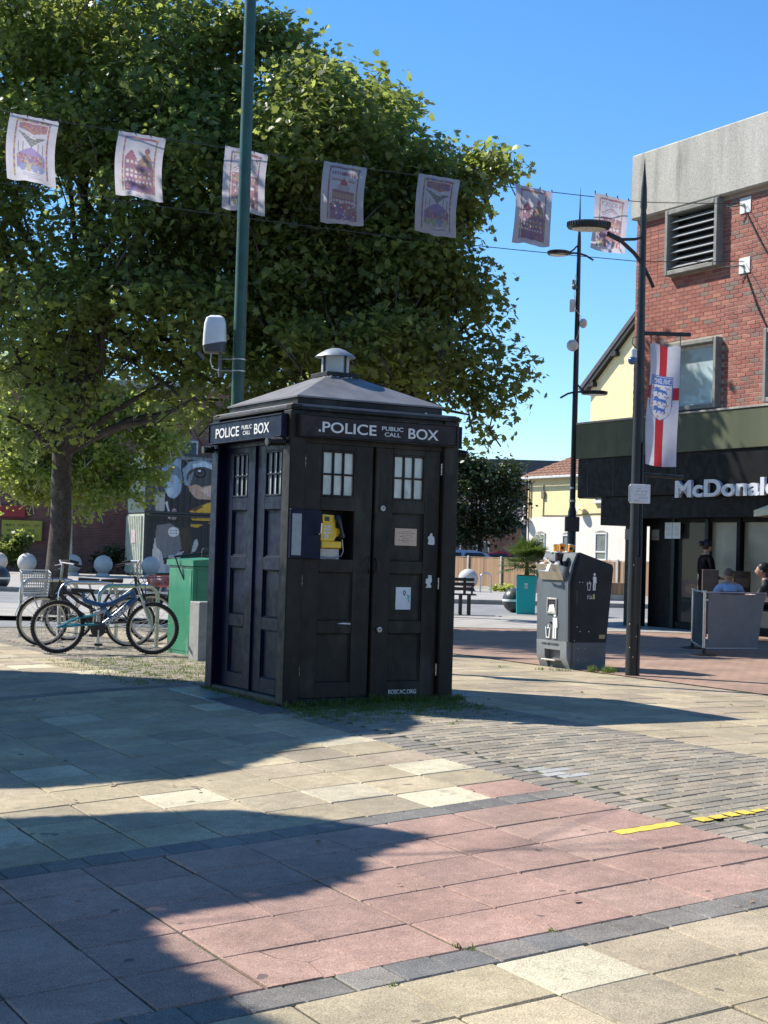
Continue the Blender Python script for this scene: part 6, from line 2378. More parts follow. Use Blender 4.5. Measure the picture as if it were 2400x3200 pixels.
hs_ = thing('rendered_house', 'yellow and white rendered house with red tiled roof and satellite dishes', 'house', (7.9, 84.5, 0), YAW - math.pi / 2)
B().box(0, 12, 0, 8, 3.55, 5.75).ob('upper_wall', CREAMY, hs_)
B().box(-.012, 12.012, -.012, 8, -.1, 3.55).ob('lower_wall', WHITER, hs_)
rb = B()
tiled(rb, (-.3, -.3, 5.75), (12.3, -.3, 5.75), (10.5, 3.6, 7.75), (2.6, 3.6, 7.75), 32, 12)
tiled(rb, (-.3, 8.3, 5.75), (-.3, -.3, 5.75), (2.6, 3.6, 7.75), (2.6, 4.2, 7.75), 26, 12)
rb.ob('roof', TILE, hs_, 0)
B().box(-.36, 12.3, -.42, -.3, 5.62, 5.75, .02).box(-.42, -.3, -.4, 8, 5.62, 5.75, .02).ob('gutter', mat('white_gutter', (.6, .6, .58), .5), hs_)
for (x0, x1, z0, z1) in ((.9, 1.75, 1.3, 2.65), (3.35, 4.0, 1.3, 2.6), (6.2, 7.15, 1.3, 2.7), (6.1, 7.2, 4.3, 5.1)):
    house_window(hs_, x0, x1, z0, z1, -.02, z0 < 3)
for k, (x, z) in enumerate(((.1, 3.45), (5.1, 3.95))):
    d = B().lathe([(0, .06), (.1, .055), (.2, .035), (.29, 0), (.285, -.01), (.2, .022), (.1, .042), (0, .048)], (0, 0, 0), 20)
    d.xf(Matrix.Translation((x - .1, -.3, z)) @ Matrix.Rotation(math.radians(60), 4, 'X') @ Matrix.Rotation(math.radians(-25), 4, 'Y'))
    dd = d.ob('satellite_dish', mat('grey_dish', (.45, .44, .42), .5), hs_)
    B().tube([(x - .1, -.28, z), (x + .05, -.02, z - .15)], .02, 6).tube([(x - .12, -.3, z - .25), (x - .2, -.6, z)], .012, 6).ob('dish_arm', STEEL, dd)
for pts in ([(.15, -.03, 0), (.15, -.03, 5.6)], [(.35, -.03, 3.5), (.35, -.03, 5.4), (.6, -.03, 5.5)], [(1.5, -.03, 3.6), (1.52, -.03, 4.8), (1.5, -.03, 5.3)], [(1.4, -.03, 3.65), (3.5, -.03, 3.62), (6, -.03, 3.7), (10, -.03, 3.68)]):
    B().tube(pts, .025, 6).ob('wall_pipe', mat('brown_wall_pipe', (.2, .16, .1), .7), hs_)
B().box(1.38, 1.66, -.12, -.012, 4.55, 4.95, .01).ob('meter_box', mat('brown_wall_pipe', (.2, .16, .1), .7), hs_)
lt = B()
lt.prism([(-.9, -.1), (0, -.1), (0, 3.0), (-.35, 2.4), (-.9, 1.9)], 1.5, 6, 'y')
lt.ob('side_extension', WHITER, hs_, 10)
B().prism([(-.98, 1.9), (-.95, 1.8), (.02, 2.95), (.0, 3.1), (-.36, 2.52)], 1.4, 6.1, 'y').ob('extension_roof', mat('grey_lead', (.25, .24, .23), .7), hs_, 10)

gh = thing('gable_house', 'tall cream yellow gable with dark barge boards behind the restaurant', 'house', (11.5, 86.6, 0), YAW - math.pi / 2)
B().prism([(0, -.1), (12, -.1), (12, 11.3), (6, 15.9), (0, 11.3)], 0, 6, 'y').ob('gable_wall', CREAMY, gh, 0)
for s in (-1, 1):
    p0 = Vector((6 - s * 6.6, -.35, 10.85))
    p1 = Vector((6, -.35, 15.95))
    d = p1 - p0
    up_ = Vector((-d.z * 1, 0, d.x)).normalized() * (1 if s > 0 else -1) * .24
    rv = B()
    vs = [p0, p1, p1 + up_, p0 + up_]
    vs = vs + [v + Vector((0, 6.5, 0)) for v in vs]
    rv.add(vs, [(0, 1, 2, 3), (7, 6, 5, 4), (0, 4, 5, 1), (1, 5, 6, 2), (2, 6, 7, 3), (3, 7, 4, 0)])
    rv.ob('roof_slope', DTILE, gh, 0)
    sf = B()
    vs = [p0 - up_ * 1.0, p1 - up_ * 1.0, p1 - up_ * .02, p0 - up_ * .02]
    vs = [v + Vector((0, .05, 0)) for v in vs] + [v + Vector((0, .33, 0)) for v in vs]
    sf.add(vs, [(0, 1, 2, 3), (7, 6, 5, 4), (0, 4, 5, 1), (1, 5, 6, 2), (2, 6, 7, 3), (3, 7, 4, 0)])
    sf.ob('barge_board', mat('black_barge_board', (.015, .014, .013), .6), gh, 0)
for k in range(3):
    q = Vector((-.6, -.35, 10.85)).lerp(Vector((6, -.35, 15.95)), .12 + .3 * k)
    B().box(q.x - .05, q.x + .35, -.3, .05, q.z - .4, q.z - .15, .01).ob('purlin_end', mat('black_barge_board', (.015, .014, .013), .6), gh)

BRK2 = brick_mat('dark_red_brick_house', (.17, .07, .055), (.13, .055, .045), (.2, .16, .13), uaxis=(1, 0))
bh_ = thing('brick_house', 'dark brick house with slate roofs behind the far tree', 'house', (1.5, 97, 0))
B().box(0, 7.2, 0, 6, -.1, 3.6).ob('wall', BRK2, bh_)
rf = B()
tiled(rf, (-.2, -.3, 3.6), (7.4, -.3, 3.6), (7.4, 3, 6.0), (-.2, 3, 6.0), 24, 10)
rf.ob('roof', DTILE, bh_, 0)
B().box(-.2, 7.4, -.4, -.3, 3.42, 3.55, .02).ob('gutter', mat('white_gutter', (.6, .6, .58), .5), bh_)
B().prism([(4.0, 3.6), (8.2, 3.6), (8.2, 5.6), (6.2, 7.3), (4.0, 5.2)], 2.5, 6, 'y').ob('gable', BRK2, bh_, 0)
g2 = B()
tiled(g2, (3.7, 2.2, 5.0), (6.2, 2.2, 7.4), (6.2, 6, 7.4), (3.7, 6, 5.0), 8, 8)
g2.ob('gable_roof', mat('grey_tiles', (.2, .19, .17), .8, var=.2, scale=3), bh_, 0)
for x in (.8, 2.6, 4.4):
    house_window(bh_, x, x + .8, 1.0, 2.3, -.01, False)
fbld = tag(B().box(-9, 9, 0, 8, -.1, 8.9).ob('flat_roofed_block', mat('dark_grey_cladding', (.06, .065, .07), .7)), 'dark flat-roofed block far behind the houses', 'building')
fbld.location = (5.5, 118, 0)

# overhead wires to the house corner
for k, (z0, z1) in enumerate(((5.9, 5.75), (5.75, 5.7), (5.1, 5.2))):
    pts = [(-2 + (7.4 + 2) * i / 12, 76 + 4 * i / 12, z0 + (z1 - z0) * i / 12 - .15 * math.sin(math.pi * i / 12)) for i in range(13)]
    tag(B().tube(pts, .02, 5).ob('overhead_wire', mat('pale_wire', (.3, .3, .3), .5)), ('topmost', 'middle', 'lowest')[k] + ' overhead wire running to the rendered house', 'wire', 'overhead wires')

# brick hall and mural containers on the left
BRK3 = brick_mat('red_brick_hall', (.27, .09, .07), (.2, .07, .055), (.24, .17, .14), uaxis=(1, 0))
hall = thing('brick_hall', 'red brick hall behind the trees on the left', 'building', (-14, 70, 0), math.radians(4))
B().box(-18, 15, 0, 10, -.1, 8.5).ob('wall', BRK3, hall)
B().box(-18.2, 15.2, -.15, 10, 8.5, 8.9, .03).ob('coping', CONC, hall)
for x in (-14, -9, -5.5, 4, 8):
    house_window(hall, x, x + 1.4, 4.4, 6.2, -.02, True)
cv = Canvas(60, 40, (.45, .4, .05))
cv.text('HERE TODAY AT', 3, 7, 57, 12, (.06, .05, .02))
cv.text('BOSCOMBE', 8, 18, 50, 23, (.06, .05, .02))
cv.text('ENHANCED', 6, 29, 56, 34, (.06, .05, .02))
ysn = thing('wall_sign', 'yellow lettered board on the brick hall at the left edge', 'sign', (-16.4, 69.6, 0), math.radians(4))
link('board_print', print_mesh('board_print', cv, print_mat('sign_print', .5), lambda s, t: (-.85 + s * 1.75, -.06, 2.3 - t * .85)), ysn)
B().box(-.88, .93, -.05, .0, 1.42, 2.33, .01).ob('board', mat('yellow_board', (.45, .4, .05), .5), ysn)
rsn = tag(B().box(-.9, .4, -.1, 0, 2.45, 3.0, .02).ob('shop_sign', mat('red_sign_face', (.35, .02, .02), .5)), 'red sign above the yellow board at the left edge', 'sign')
rsn.location = (-16.6, 69.5, 0)

CW = mat('pale_green_container_end', (.42, .46, .4), .6, var=.2, scale=5, stain=(.25, .2, .14), stain_lo=.66, stain_scale=6)
CY = math.radians(27)


def corr(s, pitch=.28, d=.05):
    f = (s / pitch) % 1.0
    if f < .3: return 0.
    if f < .45: return d * (f - .3) / .15
    if f < .8: return d
    return d * (1 - (f - .8) / .2)


# mural raster: unit cell about 3 cm
mw, mh = 110, 172
cv = Canvas(mw, mh, (.02, .02, .022))
cv.rect(0, 0, mw, 5, (.12, .15, .17))
cv.rect(0, 0, 24, 86, (.06, .06, .065))
cv.poly([(8, 60), (24, 56), (24, 86), (12, 86)], (.33, .33, .32))
cv.poly([(18, 16), (30, 6), (44, 5), (44, 24), (30, 30), (18, 24)], (.22, .3, .38))
cv.poly([(47, 20), (56, 8), (72, 4), (86, 7), (97, 18), (103, 40), (100, 52), (90, 44), (60, 46), (50, 44)], (.2, .26, .32))
cv.poly([(60, 12), (76, 6), (88, 12), (92, 24), (76, 18), (66, 30)], (.4, .48, .55))
cv.ell(74, 32, 22, 17, (.05, .05, .055))
cv.ell(71, 25, 9, 8, (.012, .012, .014))
cv.ell(71, 24, 5.5, 5, (.1, .1, .1), 1.4)
cv.ell(70, 21.5, 2.4, 1.8, (.8, .8, .8))
cv.poly([(56, 30), (62, 22), (58, 44), (54, 48)], (.2, .22, .24))
cv.poly([(88, 24), (100, 30), (104, 48), (94, 46)], (.3, .42, .5))
cv.ell(35, 40, 12, 26, (.13, .17, .22))
cv.ell(34, 47, 11, 18, (.27, .36, .46))
cv.ell(30, 54, 5, 9, (.38, .47, .56))
cv.poly([(56, 46), (66, 42), (74, 46), (88, 42), (96, 46), (94, 62), (84, 66), (70, 66), (62, 60), (57, 52)], (.4, .27, .2))
cv.poly([(72, 50), (86, 44), (96, 44), (90, 54), (78, 56)], (.55, .4, .3))
cv.ell(88, 56, 7, 5, (.5, .38, .35))
cv.line(66, 66, 92, 66, 2, (.03, .02, .02))
cv.poly([(58, 84), (72, 76), (84, 70), (104, 71), (102, 84), (96, 92), (88, 94), (62, 90)], (.55, .33, .03))
cv.poly([(58, 82), (72, 75), (78, 76), (66, 84)], (.1, .06, .02))
cv.line(60, 87, 98, 88, 1.4, (.2, .12, .02))
cv.poly([(60, 96), (78, 96), (70, 101), (60, 100)], (.45, .27, .03))
cv.poly([(24, 72), (27, 70), (30, 82), (33, 90), (29, 88)], (.45, .47, .5))
cv.ell(37, 86, 4, 5, (.25, .2, .2))
cv.poly([(14, 100), (32, 96), (45, 104), (54, 130), (40, 146), (22, 150), (12, 128)], (.15, .15, .16))
cv.poly([(12, 116), (15, 134), (22, 140), (26, 160), (40, 172), (10, 172), (9, 140)], (.5, .47, .46))
cv.poly([(26, 160), (44, 140), (52, 138), (46, 152), (42, 172), (28, 172)], (.4, .38, .38))
cv.poly([(44, 104), (58, 100), (64, 130), (58, 140), (50, 138)], (.05, .035, .02))
cv.poly([(66, 122), (69, 118), (72, 126), (68, 138), (62, 140)], (.4, .4, .38))
cv.ell(37, 109, 7, 7.6, (.62, .62, .6))
for y in (107, 111):
    for q in range(6):
        cv.line(32.5 + q * 1.7, y - 1, 33 + q * 1.7, y + 1, .8, (.05, .05, .05))
cv.rect(0, 90, mw, 93, (.015, .015, .015))
for q in range(5):
    cv.line(56 + q * 9, 96, 56 + q * 9, 172, .9, (.14, .11, .06))
cv.a = np.minimum(cv.a * 1.35 + .006, .8)
for lvl in (0, 1):
    z0 = .1 + lvl * 2.62
    ct = thing('shipping_container', ('lower' if lvl == 0 else 'upper') + ' stacked shipping container painted with a dog mural', 'container', (-10.12, 65.0, z0), CY, 'stacked mural containers')
    cvp = Canvas(mw, mh // 2, (0, 0, 0))
    cvp.a = cv.a[mh // 2:mh].copy() if lvl == 0 else cv.a[0:mh // 2].copy()
    link('painted_side', print_mesh('painted_side', cvp, print_mat('mural_paint', .6), lambda s, t: (s * 3.6 + .1, corr(s * 3.6), 2.5 - t * 2.4)), ct)
    b = B()
    b.box(3.7, 6.0, .0, .05, .1, 2.5).box(0, .1, -.02, 2.4, .0, 2.6, .01).box(0.1, 6, -.02, .06, 2.5, 2.6, .01).box(.1, 6, -.02, .06, .0, .1, .01)
    b.ob('frame', mat('dark_container_frame', (.03, .033, .035), .5), ct)
    B().box(.1, 6, .06, 2.4, .02, 2.58).ob('body', mat('dark_container_frame', (.03, .033, .035), .5), ct)
    if lvl == 0:
        ed = B()
        for k in range(9):
            ed.prism([(.2 + k * .245, 0), (.24 + k * .245, -.07), (.36 + k * .245, -.07), (.4 + k * .245, 0)], .1, 2.5, 'z')
        ed.xf(Matrix(((0, 1, 0, -.005), (1, 0, 0, 0), (0, 0, 1, 0), (0, 0, 0, 1)))).ob('end_ribs', CW, ct, 0)
        B().box(-.012, -.0, 0.02, 2.38, .02, 2.58, .004).ob('end_panel', CW, ct)
        B().box(-.095, -.085, .9, 1.4, 1.35, 1.9).ob('sticker', mat('pink_white_sticker', (.55, .42, .45), .5, var=.4, scale=9), ct)
    else:
        B().box(-.012, -.0, 0.02, 2.38, .02, 2.58, .004).ob('end_panel', mat('teal_container_end', (.06, .1, .11), .6), ct)

# ------------------------------------------------------------------ trees
LEAF_A = leaf_mat('plane_leaves', (.062, .096, .031), (.108, .145, .047), (.26, .28, .085), .5, (.48, .57, .12))
LEAF_Y = leaf_mat('young_tree_leaves', (.1, .15, .03), (.16, .22, .05), (.34, .38, .1), .55, (.62, .7, .15))
LEAF_D = leaf_mat('dark_far_leaves', (.02, .035, .012), (.03, .05, .016), (.06, .08, .02), .2, (.08, .12, .02))
BARK = mat('plane_bark', (.06, .047, .036), .9, var=.45, scale=7, fine=.3, fscale=25, bmp=.5, stain=(.17, .135, .095), stain_lo=.56, stain_scale=6, stretch=(1, 1, .5))
BARK_P = mat('pale_birch_bark', (.4, .38, .3), .85, var=.3, scale=6, stain=(.1, .09, .07), stain_lo=.6, stain_scale=8)

LEAF2D = np.array([(0, -.08), (.3, -.02), (.52, .2), (.3, .33), (.36, .62), (.13, .56), (0, .95), (-.13, .56), (-.36, .62), (-.3, .33), (-.52, .2), (-.3, -.02)])
LEAF2S = np.array([(0, -.1), (.3, .1), (.32, .45), (0, .95), (-.32, .45), (-.3, .1)])


def leaves(name, centers, normals, size, m, parent, shape=LEAF2D, seed=1):
    g = np.random.default_rng(seed)
    n = len(centers)
    k = len(shape)
    nn = normals / np.linalg.norm(normals, axis=1, keepdims=True)
    a = g.normal(size=(n, 3))
    t1 = np.cross(nn, a)
    t1 /= np.linalg.norm(t1, axis=1, keepdims=True)
    t2 = np.cross(nn, t1)
    sz = size * g.uniform(.5, 1.4, n)
    fold = .16
    vx = shape[None, :, 0] * sz[:, None]
    vy = shape[None, :, 1] * sz[:, None]
    vz = (-np.abs(shape[None, :, 0]) * fold - (shape[None, :, 1] ** 2) * .12) * sz[:, None]
    co = centers[:, None, :] + t1[:, None, :] * vx[..., None] + t2[:, None, :] * vy[..., None] + nn[:, None, :] * vz[..., None]
    me = bpy.data.meshes.new(name)
    me.vertices.add(n * k)
    me.vertices.foreach_set('co', co.astype(np.float32).ravel())
    me.loops.add(n * k)
    me.loops.foreach_set('vertex_index', np.arange(n * k, dtype=np.int32))
    me.polygons.add(n)
    me.polygons.foreach_set('loop_start', np.arange(0, n * k, k, dtype=np.int32))
    me.materials.append(m)
    me.update(calc_edges=True)
    return link(name, me, parent)


def crown_points(lobes, n_clusters, per, spread, seed, shell=.45):
    """leaf clusters gathered in many uneven sub-lobes of the big lobes, thicker towards the outside"""
    g = np.random.default_rng(seed)
    subs = []
    for l in lobes:
        R = np.array(l[3:6])
        k = max(5, int(11 * (R.mean() / 1.6) ** 1.3))
        d = g.normal(size=(k, 3))
        d /= np.linalg.norm(d, axis=1, keepdims=True)
        rr = g.uniform(.35, .86, k)
        sr = g.uniform(.24, .46, k)
        for q in range(k):
            subs.append((*(np.array(l[:3]) + d[q] * rr[q] * R), *(R * sr[q] * np.array([1, 1, .8]))))
    L = np.array(subs)
    vol = (L[:, 3] * L[:, 4] * L[:, 5]) ** .72
    pick = g.choice(len(L), n_clusters, p=vol / vol.sum())
    d = g.normal(size=(n_clusters, 3))
    d /= np.linalg.norm(d, axis=1, keepdims=True)
    r = (shell + (1 - shell) * g.random(n_clusters)) ** .7 * g.uniform(.8, 1.1, n_clusters)
    cc = L[pick, :3] + d * r[:, None] * L[pick, 3:6]
    cnt = g.integers(int(per * .5), int(per * 1.5), n_clusters)
    idx = np.repeat(np.arange(n_clusters), cnt)
    off = g.normal(size=(len(idx), 3)) * spread * np.array([1, 1, .7])
    p = cc[idx] + off
    nrm = g.normal(size=(len(idx), 3)) * .55 + np.array([0, 0, .75]) + d[idx] * .35
    return p, nrm, cc


def limbs(b, start, ends, r0, seed, sub=2, wig=.25, cc=None):
    r_ = random.Random(seed)

    def leafy(p):          # twigs only where leaves surround their tip
        return cc is None or (np.linalg.norm(cc - np.array(p), axis=1) < .38).sum() >= 3
    for e in ends:
        s, e = Vector(start), Vector(e)
        L = (e - s).length
        pts, rs = [], []
        for i in range(7):
            t = i / 6
            p = s.lerp(e, t) + Vector((r_.uniform(-1, 1), r_.uniform(-1, 1), r_.uniform(-.5, .5) + .8 * math.sin(math.pi * t))) * wig * L * .18
            pts.append(p if i else s)
            rs.append(r0 * (1 - .8 * t))
        b.tube(pts, rs, 8)
        for q in range(sub):
            i = r_.randint(2, 5)
            d = (pts[i] - pts[i - 1]).normalized() + Vector((r_.uniform(-1, 1), r_.uniform(-1, 1), r_.uniform(-.3, .8)))
            d.normalize()
            ln = L * r_.uniform(.25, .5)
            if not (leafy(pts[i] + d * ln) and leafy(pts[i] + d * ln * .6)):
                continue
            b.tube([pts[i], pts[i] + d * ln * .5 + Vector((0, 0, .1)), pts[i] + d * ln], [rs[i] * .6, rs[i] * .4, rs[i] * .12], 6)
            for w in range(2):
                d2 = (d + Vector((r_.uniform(-1, 1), r_.uniform(-1, 1), r_.uniform(-.4, .8))) * .9).normalized()
                s2 = pts[i] + d * ln * r_.uniform(.4, .8)
                if not leafy(s2 + d2 * ln * .6):
                    continue
                b.tube([s2, s2 + d2 * ln * .6], [rs[i] * .25, .006], 5)


def tree(name, label, base, trunk, r0, lobes, n_clusters, per, spread, leaf, lm, bm_, seed, shape=LEAF2D, group=None, fork=None, shell=.45):
    t = thing(name, label, 'tree', base, 0, group)
    bx_, by_, bz_ = base
    lob = [(l[0] - bx_, l[1] - by_, l[2] - bz_, *(l[3:] if len(l) > 4 else (l[3], l[3], l[3] * .92))) for l in lobes]
    p, nrm, cc = crown_points(lob, n_clusters, per, spread, seed, shell)
    leaves('crown', p, nrm, leaf, lm, t, shape, seed)
    b = B()
    r_ = random.Random(seed)
    pts = [Vector(q) for q in trunk]
    n = len(pts)
    rs = [r0 * (1 - .45 * i / (n - 1)) * (1.35 if i == 0 else 1) for i in range(n)]
    b.tube(pts, rs, 16)
    top = pts[-1]
    limbs(b, top, [l[:3] for l in lob], rs[-1] * .7, seed, 4, cc=cc)
    if fork is not None:
        limbs(b, pts[fork], [l[:3] for l in lob[::2]], rs[fork] * .5, seed + 3, 4, cc=cc)
    for _ in range(len(cc) // 8):        # twigs into the leaf clusters
        q = Vector(cc[r_.randrange(len(cc))])
        d_ = Vector((r_.uniform(-.5, .5), r_.uniform(-.5, .5), -r_.uniform(.2, .7)))
        b.tube([q + d_, q + d_ * .4 + Vector((0, 0, .05)), q], [.014, .01, .004], 4, caps=False)
    b.ob('trunk', bm_, t, 60)
    return t


TA = (-5.72, 27.0, 0)
tree('plane_tree', 'large plane tree with dark trunk behind the bicycles', TA, [(.0, 0, -.05), (-.02, 0, .3), (.05, 0, 1.6), (.02, 0, 2.8), (.1, 0, 4.0), (.3, .1, 5.2)], .23,
     [(-5.6, 27, 9.6, 3.0), (-7.6, 27.2, 7.2, 2.6), (-3.9, 26.6, 7.2, 2.5), (-5.0, 26.2, 5.4, 2.0), (-6.7, 26.6, 4.9, 1.8), (-4.1, 27, 9.8, 2.4), (-3.0, 26.8, 10.4, 1.2), (-2.9, 26.4, 5.4, 1.9),
      (-8.8, 27.6, 10, 2.8), (-5.8, 28, 11.6, 2.6), (-3.2, 27, 3.9, 1.2), (-7.6, 27.3, 3.9, 1.0), (-4.3, 25.6, 8.4, 1.8), (-5.2, 25.8, 3.6, 1.1), (-6.4, 26.0, 3.4, .9), (-3.9, 26.4, 4.4, 1.2), (-3.1, 26.2, 4.5, 1.1), (-3.4, 25.6, 3.7, .8), (-2.7, 25.6, 3.8, .8), (-2.4, 24.5, 5.0, 1.2), (-4.2, 24.8, 5.6, 1.5), (-3.6, 25.2, 7.6, 1.5)],
     5200, 15, .18, .12, LEAF_A, BARK, 41, group='plane trees behind the box', fork=3)
TB = (-.9, 26.3, 0)
tree('plane_tree', 'plane tree rising behind the box with foliage reaching into the sky', TB, [(0, 0, -.05), (.0, 0, .4), (.05, 0, 1.8), (.1, 0, 3.2), (.1, 0, 4.2)], .22,
     [(-.7, 26, 7.2, 2.45), (.55, 26, 6.4, 1.75), (.7, 25.8, 4.75, 1.6), (.95, 26, 7.5, 1.15), (-2.1, 26, 8.4, 1.8), (-2.2, 26.4, 9.7, 1.2), (-1.0, 26, 4.9, 1.8), (-2.4, 26, 6.2, 2.0), (-.2, 26.4, 4.2, 1.35),
      (1.55, 26, 7.75, .65), (1.6, 26, 5.6, .8), (1.45, 26, 3.6, .75), (-1.8, 25.8, 3.9, 1.3), (-.8, 24.3, 4.9, 1.15), (.3, 24.6, 4.6, 1.0)],
     4400, 15, .18, .118, LEAF_A, BARK, 43, group='plane trees behind the box', fork=2)
TY = (-12.35, 60.5, .1)
tree('young_tree', 'sunlit young tree with pale thin trunk before the brick hall', TY, [(0, 0, -.05), (.02, 0, 1.0), (.0, 0, 2.2), (.05, 0, 3.4)], .12,
     [(-12.3, 60.4, 4.6, 2.2), (-14.3, 60.3, 4.4, 1.6), (-10.7, 60.4, 4.6, 1.6), (-12.2, 60.4, 6.6, 1.8), (-9.7, 60.2, 3.4, 1.0), (-14.9, 60.2, 2.9, 1.0), (-11.2, 60.2, 3.0, 1.1), (-9.4, 60.4, 5.4, 1.0), (-13.4, 60.4, 7.4, 1.6), (-10.8, 60.4, 6.8, 1.2), (-15.2, 60.3, 6.0, 1.5), (-12.3, 60.4, 8.6, 1.6), (-9.6, 60.4, 7.0, 1.4), (-8.9, 60.2, 5.9, 1.2), (-14.5, 60.3, 8.4, 1.6), (-9.0, 60.2, 4.2, 1.0)],
     2700, 14, .26, .17, LEAF_Y, BARK_P, 47)
TD = (4.3, 68.5, .1)
tree('dark_tree', 'dense dark tree beyond the wooden fence', TD, [(0, 0, -.05), (0, 0, 1.0), (.05, 0, 2.0)], .16,
     [(4.3, 68.5, 3.9, 1.5), (3.6, 68.3, 4.8, 1.1), (5.0, 68.4, 4.6, 1.2), (4.2, 68.4, 5.2, 1.0), (3.4, 68.3, 3.0, 1.1), (5.5, 68.4, 3.4, 1.1), (4.4, 68.2, 2.5, 1.1), (3.0, 68.3, 4.0, .9), (5.6, 68.3, 4.9, .8), (3.9, 68.2, 1.9, .8), (3.2, 68.4, 5.6, .6)],
     800, 14, .26, .17, LEAF_D, BARK, 53, LEAF2S, shell=.3)


def shrub(name, label, base, lobes, n, per, spread, leaf, lm, seed, shape=LEAF2S):
    t = thing(name, label, 'shrub', base)
    lob = [(*l[:3], *(l[3:] if len(l) > 4 else (l[3], l[3], l[3] * .8))) for l in lobes]
    p, nrm, cc = crown_points(lob, n, per, spread, seed, .2)
    p[:, 2] = np.maximum(p[:, 2], .02)
    leaves('foliage', p, nrm, leaf, lm, t, shape, seed)
    b = B()
    r_ = random.Random(seed)
    for k in range(7):
        l = lob[k % len(lob)]
        b.tube([(l[0] * .3, l[1] * .3, 0), (l[0] + r_.uniform(-.3, .3) * l[3], l[1], l[2])], [.02, .006], 5)
    b.ob('stems', BARK, t)
    return t


shrub('shrub', 'dark shrub at the foot of the brick hall', (-11.6, 67.5, .1), [(0, 0, .6, .8), (.9, 0, .5, .7), (-.8, 0, .4, .6)], 220, 12, .16, .14, LEAF_D, 61)
shrub('shrub', 'low bright green plants at the foot of the fence', (4.2, 52.3, .1), [(0, 0, .15, .35, .2, .2), (.5, 0, .12, .3, .2, .16), (-.4, 0, .1, .2, .15, .14)], 70, 9, .08, .09, LEAF_Y, 62)
shrub('shrub', 'green bush cut by the left edge under the yellow board', (-16.1, 66.0, .1), [(0, 0, 1.0, 1.0), (-.8, 0, .6, .9), (.3, 0, .5, .6)], 260, 12, .18, .16, LEAF_A, 63)
# climbing plant on the far gable
shrub('creeper', 'tuft of climbing leaves on the far brick gable', (7.6, 96.5, 6.2), [(0, 0, .4, .6, .3, .7), (.6, .1, .1, .5, .3, .4)], 80, 10, .15, .2, LEAF_Y, 64)

# third plane tree, unseen behind the two, placed to shade the restaurant fascia
tree('plane_tree', 'plane tree farther back, hidden behind the two large ones, placed to shade the shopfront', (-1.6, 32.4, 0), [(0, 0, -.05), (.0, 0, 1.5), (.05, 0, 3.2), (.1, 0, 4.6)], .2,
     [(-1.6, 32.4, 9.6, 1.8), (-.6, 31.6, 7.6, 1.7), (-1.8, 32.8, 7.5, 1.7), (.0, 31.2, 6.0, 1.35), (-.4, 31.0, 9.6, 1.5), (-1.2, 31.8, 5.2, 1.2), (-2.6, 33.2, 9.2, 1.4), (-1.0, 32.7, 9.3, 1.5), (-2, 33.8, 9.6, 1.5), (-1.5, 33.2, 8.4, 1.4), (-.4, 31.5, 8.6, 1.3)],
     3000, 14, .2, .2, LEAF_A, BARK, 57, LEAF2S, 'plane trees behind the box')

# trees out of view on the left, crowns shaped to cast the paving shadows
SH = Vector((TO_SUN.x / TO_SUN.z, TO_SUN.y / TO_SUN.z))


def inside(px_, py_, poly):
    m = np.zeros(len(px_), bool)
    n = len(poly)
    for i in range(n):
        (x0, y0), (x1, y1) = poly[i], poly[(i + 1) % n]
        if y0 == y1:
            continue
        c = ((y0 <= py_) & (py_ < y1)) | ((y1 <= py_) & (py_ < y0))
        m ^= c & (px_ < (x1 - x0) * (py_ - y0) / (y1 - y0) + x0)
    return m


def side_tree(label, plan, base, h0, h1, seed, n):
    """dense crown shaped to its shadow; plan = shadow outline wanted on the ground"""
    g = np.random.default_rng(seed)
    P = np.array(plan)
    x = g.uniform(P[:, 0].min(), P[:, 0].max(), n * 3)
    y = g.uniform(P[:, 1].min(), P[:, 1].max(), n * 3)
    k = inside(x, y, plan)
    x, y = x[k][:n], y[k][:n]
    # small leaves along the rim keep the cast shadow edge smooth
    e = np.linalg.norm(np.roll(P, -1, 0) - P, axis=1)
    m_ = n
    s_ = g.choice(len(P), m_, p=e / e.sum())
    tt = g.random(m_)
    Q = P[s_] * (1 - tt[:, None]) + np.roll(P, -1, 0)[s_] * tt[:, None] + g.normal(size=(m_, 2)) * .05
    kk = inside(Q[:, 0], Q[:, 1], plan)
    dist = np.full(len(x), 9.)
    for i in range(len(P)):
        a_, b_ = P[i], np.roll(P, -1, 0)[i]
        w_ = b_ - a_
        tq = np.clip(((x - a_[0]) * w_[0] + (y - a_[1]) * w_[1]) / (w_ @ w_), 0, 1)
        dist = np.minimum(dist, np.hypot(x - a_[0] - tq * w_[0], y - a_[1] - tq * w_[1]))
    kin = dist > .13
    sizes = np.concatenate([np.clip(dist[kin] * .9, .1, .24), np.full(kk.sum(), .055)])
    x, y = np.concatenate([x[kin], Q[kk, 0]]), np.concatenate([y[kin], Q[kk, 1]])
    h = g.uniform(h0, h1, len(x))
    zz = np.array([gz(a, b) for a, b in zip(x, y)])
    t = thing('plane_tree', label, 'tree', (*base, gz(*base)), 0)
    c = np.stack([x + SH.x * h - base[0], y + SH.y * h - base[1], zz + h - gz(*base)], 1)
    nrm = g.normal(size=c.shape) * .45 + np.array([0, 0, 1.])
    leaves('crown', c, nrm, sizes, LEAF_A, t, LEAF2S, seed)
    b = B()
    b.tube([(0, 0, -.1), (.04, 0, 1.6), (0, .05, 3.2)], [.26, .19, .15], 14)
    pick = g.choice(len(c), 9)
    limbs(b, (0, .05, 3.2), [tuple(q) for q in c[pick]], .09, seed, 3)
    b.ob('trunk', BARK, t, 60)


